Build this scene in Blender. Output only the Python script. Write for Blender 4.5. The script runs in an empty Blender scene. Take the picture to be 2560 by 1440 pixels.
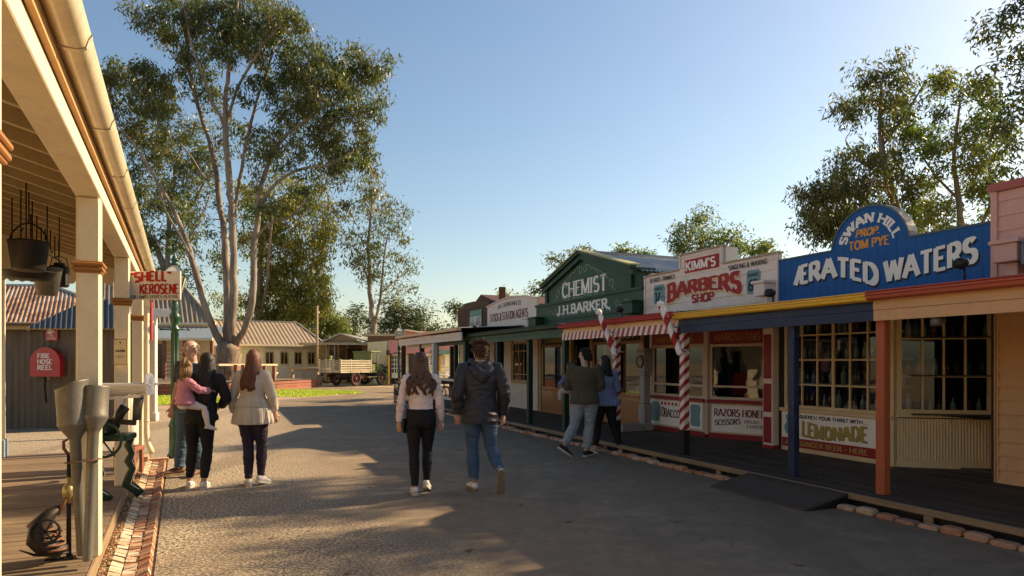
import bpy, bmesh, math, random
import numpy as np
from mathutils import Vector, Matrix, noise, Quaternion
R = math.radians
random.seed(7)
sc = bpy.context.scene
COL = sc.collection
# ---------------------------------------------------------------- camera
CAMZ = 1.55; FPX = 1707.0; HY = 905.0
cam_d = bpy.data.cameras.new('camera'); cam = bpy.data.objects.new('camera', cam_d); COL.objects.link(cam)
cam.location = (0, 0, CAMZ); cam.rotation_euler = (R(90), 0, 0)
cam_d.sensor_width = 36; cam_d.lens = FPX / 2560 * 36
cam_d.shift_y = (HY - 720) / 2560
cam_d.clip_start = 0.05; cam_d.clip_end = 2000
sc.camera = cam
# ---------------------------------------------------------------- light
SUN_EL = 30.0
SUNV = Vector((0.885, 0.465, 0)).normalized()
sun_az = math.atan2(SUNV.x, SUNV.y)          # clockwise from +Y
w = bpy.data.worlds.new('World'); sc.world = w; w.use_nodes = True
nt = w.node_tree; nt.nodes.clear()
sky = nt.nodes.new('ShaderNodeTexSky'); sky.sky_type = 'NISHITA'; sky.sun_disc = False
sky.sun_elevation = R(SUN_EL); sky.sun_rotation = sun_az
sky.air_density = 1.15; sky.dust_density = 1.0; sky.ozone_density = 1.6; sky.altitude = 50
bg = nt.nodes.new('ShaderNodeBackground'); bg.inputs[1].default_value = 0.077
wo = nt.nodes.new('ShaderNodeOutputWorld')
hs = nt.nodes.new('ShaderNodeHueSaturation'); hs.inputs['Saturation'].default_value = 1.10; nt.links.new(sky.outputs[0], hs.inputs['Color']); nt.links.new(hs.outputs[0], bg.inputs[0]); nt.links.new(bg.outputs[0], wo.inputs[0])
sun_d = bpy.data.lights.new('sun', 'SUN'); sun_d.energy = 5.0; sun_d.angle = R(0.5); sun_d.color = (1.0, 0.80, 0.54)
sun = bpy.data.objects.new('sun', sun_d); COL.objects.link(sun)
sdir = Vector((SUNV.x * math.cos(R(SUN_EL)), SUNV.y * math.cos(R(SUN_EL)), math.sin(R(SUN_EL))))
sun.rotation_euler = sdir.to_track_quat('Z', 'Y').to_euler()
sun.location = (20, 10, 20)
sc.view_settings.view_transform = 'Standard'; sc.view_settings.look = 'None'
sc.view_settings.exposure = 1.12; sc.view_settings.gamma = 1.0
sc.view_settings.use_white_balance = True; sc.view_settings.white_balance_temperature = 7100; sc.view_settings.white_balance_tint = 11
sc.cycles.max_bounces = 6; sc.cycles.diffuse_bounces = 3; sc.cycles.glossy_bounces = 3
sc.cycles.transparent_max_bounces = 8; sc.cycles.transmission_bounces = 4

# ---------------------------------------------------------------- frames of the street
def at(px, py, Y):                      # a point seen at a pixel of the photo, at depth Y
    return Vector(((px - 1280) / FPX * Y, Y, CAMZ - (py - HY) / FPX * Y))
DR = Vector((-0.387, 0.922, 0)).normalized(); NR = Vector((DR.y, -DR.x, 0))
DL = Vector((-0.437, 0.899, 0)).normalized(); NL = Vector((-DL.y, DL.x, 0))
def PR(s, n, z=0.0): return DR * s + NR * n + Vector((0, 0, z))
def PL(s, n, z=0.0): return DL * s + NL * n + Vector((0, 0, z))
ROT_R = math.atan2(-DR.y, -DR.x)        # local x runs along the shop fronts towards the viewer, y into the shops
ROT_L = math.atan2(DL.y, DL.x)          # local x runs away along the left verandah, y towards the store (left)

# ---------------------------------------------------------------- materials
MATS = {}
def newmat(name):
    m = bpy.data.materials.new(name); m.use_nodes = True
    return m, m.node_tree, m.node_tree.nodes['Principled BSDF']
def nd(t, kind, **kw):
    n = t.nodes.new(kind)
    for k, v in kw.items():
        if k.startswith('i_'):
            n.inputs[int(k[2:]) if k[2:].isdigit() else k[2:].replace('_', ' ')].default_value = v
        else: setattr(n, k, v)
    return n
def mixc(t, fac, a, b, mode='MIX'):
    m = t.nodes.new('ShaderNodeMix'); m.data_type = 'RGBA'; m.blend_type = mode
    for sock, v in ((0, fac), (6, a), (7, b)):
        if hasattr(v, 'links'): t.links.new(v, m.inputs[sock])
        elif sock == 0: m.inputs[0].default_value = v
        else: m.inputs[sock].default_value = (*v[:3], 1)
    return m.outputs[2]
def ramp(t, src, stops):
    r = t.nodes.new('ShaderNodeValToRGB'); t.links.new(src, r.inputs[0])
    el = r.color_ramp.elements
    while len(el) < len(stops): el.new(0.5)
    for e, (p, c) in zip(el, stops):
        e.position = p; e.color = (*c, 1) if len(c) == 3 else c
    return r.outputs[0]
def tex(t, scale, detail=4, rough=0.6, stretch=None, coord='Object', kind='ShaderNodeTexNoise', rot=(0, 0, 0)):
    tc = t.nodes.new('ShaderNodeTexCoord')
    src = tc.outputs[coord]
    if stretch:
        mp = t.nodes.new('ShaderNodeMapping'); mp.inputs['Scale'].default_value = stretch; mp.inputs['Rotation'].default_value = rot
        t.links.new(src, mp.inputs[0]); src = mp.outputs[0]
    n = t.nodes.new(kind); t.links.new(src, n.inputs['Vector']); n.inputs['Scale'].default_value = scale
    if kind == 'ShaderNodeTexNoise':
        n.inputs['Detail'].default_value = detail; n.inputs['Roughness'].default_value = rough
    return n.outputs[0] if kind == 'ShaderNodeTexNoise' else n.outputs['Distance']
def bump(t, b, h, strength=0.3, dist=0.01):
    bn = t.nodes.new('ShaderNodeBump'); bn.inputs['Strength'].default_value = strength; bn.inputs['Distance'].default_value = dist
    t.links.new(h, bn.inputs['Height']); t.links.new(bn.outputs[0], b.inputs['Normal'])
def paint(name, c, rough=0.5, wear=0.25, metal=0.0, scale=3.0, dirt=(0.16, 0.12, 0.08), bmp=0.15, stretch=(1, 1, 1), coat=0.0):
    if name in MATS: return MATS[name]
    m, t, b = newmat(name)
    n1 = tex(t, scale, 8, 0.65, stretch)
    f = ramp(t, n1, [(0.48, (0, 0, 0)), (0.78, (wear, wear, wear))])
    n2 = tex(t, scale * 9, 3, 0.6, stretch)
    c2 = tuple(min(1, x * 0.82) for x in c)
    base = mixc(t, n2, c, c2)
    col = mixc(t, f, base, dirt)
    st = tex(t, 5.0, 5, 0.7, (3.2, 3.2, 0.25)); col = mixc(t, ramp(t, st, [(0.50, (0, 0, 0)), (0.74, (min(.6, wear*1.5),)*3)]), col, tuple(0.55*x+0.03 for x in c))
    fl = tex(t, 34, 6, 0.75); col = mixc(t, ramp(t, fl, [(0.64, (0, 0, 0)), (0.68, (min(.8, wear*2.2),)*3)]), col, tuple(.5*x+.10 for x in c))
    t.links.new(col, b.inputs['Base Color'])
    b.inputs['Specular IOR Level'].default_value = 0.5 if coat or metal else 0.3
    b.inputs['Metallic'].default_value = metal; b.inputs['Coat Weight'].default_value = coat
    rr = nd(t, 'ShaderNodeMapRange'); t.links.new(n1, rr.inputs[0])
    rr.inputs[3].default_value = max(0.05, rough - 0.12); rr.inputs[4].default_value = min(1, rough + 0.2)
    t.links.new(rr.outputs[0], b.inputs['Roughness'])
    if bmp: bump(t, b, n2, bmp, 0.004)
    MATS[name] = m; return m
def cloth(name, c, c2=None, fold=7.0, strength=0.5, rough=0.9, stretch=(1, 1, 0.5)):
    if name in MATS: return MATS[name]
    m, t, b = newmat(name)
    n1 = tex(t, fold, 3, 0.5, stretch); n2 = tex(t, 260, 2)
    col = mixc(t, tex(t, 4, 3), c, c2 or tuple(x * 0.75 for x in c))
    t.links.new(col, b.inputs['Base Color']); b.inputs['Roughness'].default_value = rough
    b.inputs['Sheen Weight'].default_value = 0.1 if max(c) > .1 else 0.0; b.inputs['Specular IOR Level'].default_value = 0.5 if max(c) > .1 else 0.25
    ad = nd(t, 'ShaderNodeMath', operation='MULTIPLY_ADD'); t.links.new(n2, ad.inputs[0]); ad.inputs[1].default_value = 0.04; t.links.new(n1, ad.inputs[2])
    bump(t, b, ad.outputs[0], strength, 0.03)
    MATS[name] = m; return m
def wood(name, c1, c2, scale=2.0, stretch=(0.6, 12, 12), rough=0.8, knots=True):
    if name in MATS: return MATS[name]
    m, t, b = newmat(name)
    n1 = tex(t, scale, 8, 0.7, stretch); n2 = tex(t, 1.3, 3)
    isl = nd(t, 'ShaderNodeNewGeometry')
    col = ramp(t, n1, [(0.3, c2), (0.65, c1)])
    col = mixc(t, 0.35, col, mixc(t, isl.outputs['Random Per Island'], c2, c1))
    col = mixc(t, ramp(t, n2, [(0.5, (0, 0, 0)), (0.8, (0.5, 0.5, 0.5))]), col, tuple(x * 0.5 for x in c2))
    t.links.new(col, b.inputs['Base Color']); b.inputs['Roughness'].default_value = rough
    bump(t, b, n1, 0.5, 0.006); MATS[name] = m; return m

M = {}
def setup_mats():
    M['cream'] = paint('cream_paint', (0.78, 0.66, 0.46), 0.45, 0.22)
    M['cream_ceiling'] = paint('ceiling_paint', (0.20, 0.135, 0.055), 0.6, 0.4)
    M['bare_wood'] = paint('bare_timber', (0.62, 0.34, 0.13), 0.6, 0.4, stretch=(0.5, 6, 6))
    M['gutter_cream'] = paint('gutter_enamel', (0.72, 0.60, 0.38), 0.3, 0.35, coat=0.3)
    M['brown_trim'] = paint('brown_trim', (0.34, 0.145, 0.04), 0.5, 0.15)
    M['white'] = paint('white_paint', (0.72, 0.66, 0.57), 0.5, 0.25)
    M['pinkwhite'] = paint('rosy_white_paint', (0.82, 0.64, 0.54), 0.55, 0.22)
    M['pink'] = paint('pink_paint', (0.72, 0.36, 0.29), 0.5, 0.2)
    M['peach'] = paint('peach_paint', (0.68, 0.37, 0.17), 0.5, 0.18)
    M['blue_sign'] = paint('blue_sign_paint', (0.006, 0.095, 0.30), 0.6, 0.25, dirt=(0.02, 0.06, 0.12))
    M['navy'] = paint('navy_paint', (0.010, 0.024, 0.068), 0.4, 0.3)
    M['yellow'] = paint('yellow_paint', (0.78, 0.42, 0.02), 0.35, 0.2, coat=0.2)
    M['red_gutter'] = paint('brick_red_paint', (0.42, 0.055, 0.02), 0.35, 0.15, coat=0.2)
    M['orange_post'] = paint('rust_red_post_paint', (0.45, 0.10, 0.035), 0.4, 0.2)
    M['crimson'] = paint('crimson_paint', (0.30, 0.012, 0.018), 0.4, 0.2)
    M['cerise'] = paint('cherry_red_paint', (0.42, 0.02, 0.022), 0.4, 0.15)
    M['green'] = paint('dark_green_paint', (0.018, 0.068, 0.036), 0.45, 0.3, dirt=(0.05, 0.06, 0.04))
    M['green2'] = paint('deep_green_trim', (0.010, 0.040, 0.022), 0.4, 0.3, dirt=(0.04, 0.05, 0.03))
    M['lamp_green'] = paint('lamp_post_green', (0.008, 0.060, 0.026), 0.35, 0.15, coat=0.2)
    M['black'] = paint('black_paint', (0.012, 0.012, 0.012), 0.45, 0.2, dirt=(0.05, 0.04, 0.03))
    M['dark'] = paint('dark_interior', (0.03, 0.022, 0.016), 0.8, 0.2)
    M['letter_white'] = paint('letter_white', (0.90, 0.79, 0.70), 0.5, 0.1)
    M['letter_red'] = paint('letter_red', (0.40, 0.015, 0.012), 0.5, 0.1)
    M['letter_black'] = paint('letter_black', (0.012, 0.010, 0.014), 0.5, 0.05)
    M['letter_orange'] = paint('letter_orange', (0.80, 0.30, 0.03), 0.5, 0.1)
    M['letter_gold'] = paint('letter_gold', (0.42, 0.30, 0.07), 0.45, 0.15)
    M['letter_sage'] = paint('letter_sage', (0.16, 0.30, 0.24), 0.5, 0.1)
    M['apricot'] = paint('apricot_shade_paint', (0.80, 0.48, 0.24), 0.5, 0.1)
    M['grey_green'] = paint('grey_green_panel', (0.17, 0.30, 0.30), 0.5, 0.15)
    M['brown_red'] = paint('barn_red_paint', (0.095, 0.035, 0.022), 0.6, 0.35, dirt=(0.05, 0.03, 0.02))
    M['varnish'] = paint('varnished_timber', (0.33, 0.12, 0.03), 0.3, 0.4, dirt=(0.10, 0.03, 0.01), stretch=(6, 6, 0.7), coat=0.3)
    M['ochre'] = paint('ochre_trim', (0.50, 0.34, 0.15), 0.5, 0.25)
    M['galv'] = paint('galvanised_steel', (0.16, 0.15, 0.125), 0.5, 0.9, metal=0.45, dirt=(0.11, 0.075, 0.04), scale=9, bmp=.4)
    M['galvroof'] = paint('galvanised_roof', (0.40, 0.38, 0.35), 0.42, 0.5, metal=0.35, dirt=(0.22, 0.14, 0.09), scale=1.2, stretch=(1, 1, 1))
    M['oldroof'] = paint('weathered_roof', (0.30, 0.235, 0.17), 0.7, 0.8, metal=0.1, dirt=(0.16, 0.10, 0.06), scale=1.5)
    M['bluegrey_roof'] = paint('blue_grey_roof', (0.26, 0.32, 0.38), 0.4, 0.3, metal=0.3, scale=1.0)
    M['rust'] = paint('rusty_iron', (0.20, 0.085, 0.04), 0.75, 0.7, metal=0.2, scale=6)
    M['dark_iron'] = paint('dark_cast_iron', (0.022, 0.019, 0.017), 0.55, 0.4, metal=0.5, dirt=(0.09, 0.045, 0.025), scale=8)
    M['weatherboard_cream'] = paint('cream_boards', (0.80, 0.74, 0.50), 0.6, 0.3)
    M['grey_iron_wall'] = paint('old_iron_wall', (0.17, 0.118, 0.075), 0.7, 0.7, metal=0.1, dirt=(0.05, 0.035, 0.025), scale=2.0, stretch=(3, 3, 0.4))
    M['fire_red'] = paint('fire_red', (0.50, 0.012, 0.018), 0.35, 0.08, coat=0.4)
    M['truck_green'] = paint('lime_truck_green', (0.17, 0.20, 0.06), 0.5, 0.3)
    M['tyre'] = paint('old_tyre', (0.035, 0.03, 0.026), 0.85, 0.5)
    M['slat'] = wood('pale_slat_timber', (0.52, 0.44, 0.30), (0.30, 0.23, 0.15))
    M['log'] = wood('grey_log_timber', (0.42, 0.32, 0.20), (0.22, 0.15, 0.09), stretch=(1, 8, 8))
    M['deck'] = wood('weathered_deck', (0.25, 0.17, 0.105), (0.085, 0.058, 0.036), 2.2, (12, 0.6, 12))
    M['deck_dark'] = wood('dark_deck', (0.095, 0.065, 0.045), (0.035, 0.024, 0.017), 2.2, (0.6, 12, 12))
    M['edge'] = wood('deck_edge_timber', (0.30, 0.20, 0.11), (0.14, 0.09, 0.05))
    M['redwood'] = wood('red_stained_timber', (0.30, 0.10, 0.05), (0.16, 0.05, 0.03))
    M['skin'] = None
    # glass
    m, t, b = newmat('window_glass')
    t.nodes.remove(b)
    gl = nd(t, 'ShaderNodeBsdfGlossy'); gl.inputs['Roughness'].default_value = 0.02; gl.inputs[0].default_value = (0.9, 0.95, 1, 1)
    tr = nd(t, 'ShaderNodeBsdfTransparent'); tr.inputs[0].default_value = (0.75, 0.78, 0.76, 1)
    fr = nd(t, 'ShaderNodeFresnel'); fr.inputs[0].default_value = 1.6
    bn = nd(t, 'ShaderNodeBump'); bn.inputs['Strength'].default_value = 0.05; t.links.new(tex(t, 2.0, 2), bn.inputs['Height'])
    t.links.new(bn.outputs[0], gl.inputs['Normal'])
    mx = nd(t, 'ShaderNodeMixShader'); t.links.new(fr.outputs[0], mx.inputs[0]); t.links.new(tr.outputs[0], mx.inputs[1]); t.links.new(gl.outputs[0], mx.inputs[2])
    t.links.new(mx.outputs[0], t.nodes['Material Output'].inputs[0]); M['glass'] = m
    m, t, b = newmat('dark_pane'); b.inputs['Base Color'].default_value = (0.012, 0.012, 0.014, 1); b.inputs['Roughness'].default_value = 0.06
    bump(t, b, tex(t, 1.5, 2), 0.08, 0.02); M['pane_dark'] = m
    m, t, b = newmat('lantern_glass'); b.inputs['Base Color'].default_value = (0.75, 0.68, 0.55, 1); b.inputs['Roughness'].default_value = 0.15
    b.inputs['Transmission Weight'].default_value = 0.25; M['lantern_glass'] = m
    for nm, c in (('bottle_green', (0.03, 0.10, 0.05)), ('bottle_clear', (0.32, 0.36, 0.33)), ('bottle_amber', (0.12, 0.04, 0.01))):
        m, t, b = newmat(nm + '_glass'); b.inputs['Base Color'].default_value = (*c, 1); b.inputs['Roughness'].default_value = 0.08
        b.inputs['Specular IOR Level'].default_value = 0.8; M[nm] = m
    # corrugated rusty roof of the shed
    m, t, b = newmat('rusty_corrugated_iron')
    n = tex(t, 1.1, 6, 0.7); n2 = tex(t, 14, 3)
    col = ramp(t, n, [(0.36, (0.50, 0.43, 0.35)), (0.52, (0.40, 0.25, 0.15)), (0.62, (0.20, 0.075, 0.03)), (0.74, (0.42, 0.34, 0.27))])
    t.links.new(mixc(t, ramp(t, n2, [(0.4, (0, 0, 0)), (0.7, (0.4, 0.4, 0.4))]), col, (0.14, 0.07, 0.04)), b.inputs['Base Color'])
    b.inputs['Roughness'].default_value = 0.6; b.inputs['Metallic'].default_value = 0.15; M['rustroof'] = m
    # road: fine asphalt in the wheel way, coarse loose gravel towards the left edge
    m, t, b = newmat('road_surface')
    tc = nd(t, 'ShaderNodeTexCoord'); sp = nd(t, 'ShaderNodeSeparateXYZ'); t.links.new(tc.outputs['Object'], sp.inputs[0])
    v1 = tex(t, 42, kind='ShaderNodeTexVoronoi'); n3 = tex(t, 36, 5, 0.9); n3b = tex(t, 90, 3, 0.7); n4 = tex(t, 0.55, 5, 0.6); n5 = tex(t, 3.2, 5, 0.7)
    stone = ramp(t, n3, [(0.42, (0.022, 0.017, 0.013)), (0.50, (0.20, 0.155, 0.105)), (0.57, (0.80, 0.66, 0.48))])
    fine = ramp(t, tex(t, 110, 3, 0.7), [(0.3, (0.15, 0.108, 0.072)), (0.7, (0.36, 0.27, 0.18))])
    fine = mixc(t, ramp(t, n5, [(0.3, (0.55, 0.55, 0.55)), (0.75, (0, 0, 0))]), fine, (0.13, 0.096, 0.065))
    # distance across the street in the right hand frame
    dt = nd(t, 'ShaderNodeVectorMath', operation='DOT_PRODUCT'); t.links.new(tc.outputs['Object'], dt.inputs[0]); dt.inputs[1].default_value = tuple(NR)
    ad = nd(t, 'ShaderNodeMath', operation='MULTIPLY_ADD'); t.links.new(n4, ad.inputs[0]); ad.inputs[1].default_value = 2.2; t.links.new(dt.outputs['Value'], ad.inputs[2])
    mr = nd(t, 'ShaderNodeMapRange'); t.links.new(ad.outputs[0], mr.inputs[0]); mr.inputs[1].default_value = 0.9; mr.inputs[2].default_value = 3.2
    col = mixc(t, mr.outputs[0], stone, fine)
    crack = tex(t, 0.9, kind='ShaderNodeTexVoronoi')
    col = mixc(t, ramp(t, tex(t, 0.8, 6, 0.75), [(0.5, (0, 0, 0)), (0.7, (0.55, 0.55, 0.55))]), col, (0.34, 0.25, 0.16))
    wheelm = tex(t, 1.2, 5, 0.6, (1, .12, 1), rot=(0,0,-R(23)))
    col = mixc(t, ramp(t, wheelm, [(0.52, (0, 0, 0)), (0.62, (0.45, 0.45, 0.45))]), col, (0.14, 0.106, 0.074))
    cv = nd(t, 'ShaderNodeTexVoronoi'); cv.feature = 'DISTANCE_TO_EDGE'; cv.inputs['Scale'].default_value = 0.7
    wv = nd(t, 'ShaderNodeVectorMath', operation='MULTIPLY_ADD'); nz = nd(t, 'ShaderNodeTexNoise'); nz.inputs['Scale'].default_value = 1.6; nz.inputs['Detail'].default_value = 5
    t.links.new(tc.outputs['Object'], nz.inputs[0]); t.links.new(nz.outputs['Color'], wv.inputs[0]); wv.inputs[1].default_value = (1.6, 1.6, 0); t.links.new(tc.outputs['Object'], wv.inputs[2]); t.links.new(wv.outputs[0], cv.inputs['Vector'])
    col = mixc(t, ramp(t, cv.outputs['Distance'], [(0.0, (0.35, 0.35, 0.35)), (0.008, (0, 0, 0))]), col, (0.05, 0.04, 0.03))
    t.links.new(col, b.inputs['Base Color']); b.inputs['Roughness'].default_value = 0.9; b.inputs['Specular IOR Level'].default_value = 0.25
    bump(t, b, n3b, 0.8, 0.010); M['road'] = m
    m, t, b = newmat('sandy_ground')
    n = tex(t, 0.35, 6, 0.7); n2 = tex(t, 45, 4, 0.7)
    col = ramp(t, n, [(0.35, (0.46, 0.33, 0.17)), (0.65, (0.34, 0.25, 0.14))])
    t.links.new(mixc(t, ramp(t, n2, [(0.35, (0.5, 0.5, 0.5)), (0.6, (0, 0, 0))]), col, (0.12, 0.09, 0.06)), b.inputs['Base Color'])
    b.inputs['Roughness'].default_value = 0.95; bump(t, b, n2, 0.5, 0.02); M['sand'] = m
    m, t, b = newmat('lawn_ground')
    t.links.new(ramp(t, tex(t, 3, 6, 0.8), [(0.3, (0.20, 0.27, 0.010)), (0.7, (0.38, 0.44, 0.02))]), b.inputs['Base Color'])
    b.inputs['Roughness'].default_value = 0.9; M['lawn'] = m
    m, t, b = newmat('grass_blades')
    gi = nd(t, 'ShaderNodeNewGeometry')
    t.links.new(mixc(t, gi.outputs['Random Per Island'], (0.26, 0.36, 0.015), (0.55, 0.56, 0.04)), b.inputs['Base Color'])
    b.inputs['Roughness'].default_value = 0.6; b.inputs['Transmission Weight'].default_value = 0.0; M['grass'] = m
    m, t, b = newmat('gutter_brick')
    gi = nd(t, 'ShaderNodeNewGeometry')
    col = ramp(t, gi.outputs['Random Per Island'], [(0.0, (0.42, 0.15, 0.07)), (0.35, (0.50, 0.24, 0.13)), (0.7, (0.55, 0.38, 0.24)), (1.0, (0.30, 0.10, 0.05))])
    t.links.new(mixc(t, ramp(t, tex(t, 25, 5, 0.7), [(0.45, (0, 0, 0)), (0.75, (0.6, 0.6, 0.6))]), col, (0.13, 0.09, 0.06)), b.inputs['Base Color'])
    b.inputs['Roughness'].default_value = 0.85; bump(t, b, tex(t, 40, 5, .7), 0.9, 0.015); M['brick'] = m
    m, t, b = newmat('pale_worn_brick')
    gi = nd(t, 'ShaderNodeNewGeometry')
    col = ramp(t, gi.outputs['Random Per Island'], [(0.0, (0.50, 0.36, 0.22)), (0.5, (0.62, 0.52, 0.38)), (1.0, (0.44, 0.25, 0.15))])
    t.links.new(mixc(t, ramp(t, tex(t, 22, 5, 0.7), [(0.45, (0, 0, 0)), (0.75, (0.7, 0.7, 0.7))]), col, (0.20, 0.14, 0.08)), b.inputs['Base Color'])
    b.inputs['Roughness'].default_value = 0.9; bump(t, b, tex(t, 40, 5, .7), 0.9, 0.015); M['brick_pale'] = m
    # red and cream diagonal barber stripes as real paint bands
    for nm, ax in (('stripe_valance', 'x'), ('stripe_post', 'z')):
        m, t, b = newmat(nm)
        tc = nd(t, 'ShaderNodeTexCoord'); sp = nd(t, 'ShaderNodeSeparateXYZ'); t.links.new(tc.outputs['Object'], sp.inputs[0])
        a = nd(t, 'ShaderNodeMath', operation='MULTIPLY_ADD')
        if ax == 'x':
            t.links.new(sp.outputs[2], a.inputs[0]); a.inputs[1].default_value = -0.45; t.links.new(sp.outputs[0], a.inputs[2]); per = 0.155
        else:
            s2 = nd(t, 'ShaderNodeMath', operation='ADD'); t.links.new(sp.outputs[0], s2.inputs[0]); t.links.new(sp.outputs[1], s2.inputs[1])
            t.links.new(s2.outputs[0], a.inputs[0]); a.inputs[1].default_value = -0.75; t.links.new(sp.outputs[2], a.inputs[2]); per = 0.17
        dv = nd(t, 'ShaderNodeMath', operation='DIVIDE'); t.links.new(a.outputs[0], dv.inputs[0]); dv.inputs[1].default_value = per
        fr = nd(t, 'ShaderNodeMath', operation='FRACT'); t.links.new(dv.outputs[0], fr.inputs[0])
        gt = nd(t, 'ShaderNodeMath', operation='GREATER_THAN'); t.links.new(fr.outputs[0], gt.inputs[0]); gt.inputs[1].default_value = 0.52
        n = tex(t, 30, 3)
        t.links.new(mixc(t, gt.outputs[0], mixc(t, n, (0.80, 0.66, 0.55), (0.68, 0.54, 0.44)), mixc(t, n, (0.38, 0.02, 0.025), (0.28, 0.014, 0.018))), b.inputs['Base Color'])
        b.inputs['Roughness'].default_value = 0.45; M[nm] = m
    # skin, hair
    m, t, b = newmat('skin'); b.inputs['Base Color'].default_value = (0.55, 0.27, 0.17, 1)
    t.links.new(mixc(t, tex(t, 18, 4), (0.50, 0.29, 0.21), (0.38, 0.20, 0.14)), b.inputs['Base Color'])
    b.inputs['Roughness'].default_value = 0.5; b.inputs['Subsurface Weight'].default_value = 0.08; M['skin'] = m
    def hair(nm, c1, c2):
        m, t, b = newmat(nm); gi = nd(t, 'ShaderNodeNewGeometry')
        t.links.new(mixc(t, gi.outputs['Random Per Island'], c1, c2), b.inputs['Base Color'])
        b.inputs['Roughness'].default_value = 0.55; b.inputs['Specular IOR Level'].default_value = 0.35
        bump(t, b, tex(t, 60, 3, 0.6, (1, 1, 0.12)), 0.5, 0.01); M[nm] = m
    hair('hair_brown', (0.055, 0.026, 0.014), (0.12, 0.055, 0.028)); hair('hair_black', (0.012, 0.009, 0.008), (0.03, 0.02, 0.016))
    hair('hair_auburn', (0.075, 0.024, 0.012), (0.15, 0.055, 0.025)); hair('hair_grey', (0.22, 0.17, 0.13), (0.32, 0.26, 0.2))
    hair('hair_fair', (0.16, 0.09, 0.04), (0.26, 0.15, 0.07))
    # bark
    m, t, b = newmat('gum_bark')
    n = tex(t, 1.8, 6, 0.7, (1, 1, 0.22)); n2 = tex(t, 9, 5, 0.7, (1, 1, 0.2))
    col = ramp(t, n, [(0.32, (0.09, 0.062, 0.042)), (0.45, (0.16, 0.125, 0.10)), (0.60, (0.27, 0.23, 0.19)), (0.70, (0.15, 0.095, 0.06))])
    sp = nd(t, 'ShaderNodeSeparateXYZ'); tc = nd(t, 'ShaderNodeTexCoord'); t.links.new(tc.outputs['Object'], sp.inputs[0])
    mr = nd(t, 'ShaderNodeMapRange'); t.links.new(sp.outputs[2], mr.inputs[0]); mr.inputs[1].default_value = 4.0; mr.inputs[2].default_value = 1.5
    rough = ramp(t, n2, [(0.35, (0.05, 0.032, 0.02)), (0.6, (0.24, 0.15, 0.09))])
    t.links.new(mixc(t, mr.outputs[0], col, rough), b.inputs['Base Color'])
    b.inputs['Roughness'].default_value = 0.8; bump(t, b, n2, 0.6, 0.05); M['bark'] = m
    def leaf(nm, c1, c2, c3, trans=0.35):
        m, t, b = newmat(nm); gi = nd(t, 'ShaderNodeNewGeometry')
        col = ramp(t, gi.outputs['Random Per Island'], [(0.0, c1), (0.55, c2), (0.93, c2), (1.0, c3)])
        col = mixc(t, ramp(t, tex(t, 0.5, 4), [(0.45, (0, 0, 0)), (0.7, (0.7, 0.7, 0.7))]), col, tuple(c3))
        t.links.new(col, b.inputs['Base Color']); b.inputs['Roughness'].default_value = 0.42
        tr = nd(t, 'ShaderNodeBsdfTranslucent'); t.links.new(mixc(t, 1.0, col, (1.6, 1.7, 0.6), 'MULTIPLY'), tr.inputs[0])
        mx = nd(t, 'ShaderNodeMixShader'); mx.inputs[0].default_value = trans
        t.links.new(b.outputs[0], mx.inputs[1]); t.links.new(tr.outputs[0], mx.inputs[2])
        t.links.new(mx.outputs[0], t.nodes['Material Output'].inputs[0]); M[nm] = m
    leaf('leaf_gum', (0.036, 0.060, 0.026), (0.078, 0.105, 0.044), (0.17, 0.130, 0.05), 0.4)
    leaf('leaf_gold', (0.075, 0.095, 0.022), (0.165, 0.17, 0.038), (0.28, 0.22, 0.05), 0.45)
    leaf('leaf_dark', (0.022, 0.044, 0.019), (0.044, 0.074, 0.030), (0.11, 0.10, 0.035), 0.3)
    leaf('leaf_green', (0.042, 0.078, 0.024), (0.088, 0.130, 0.038), (0.19, 0.16, 0.04), 0.45)
setup_mats()

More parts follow.
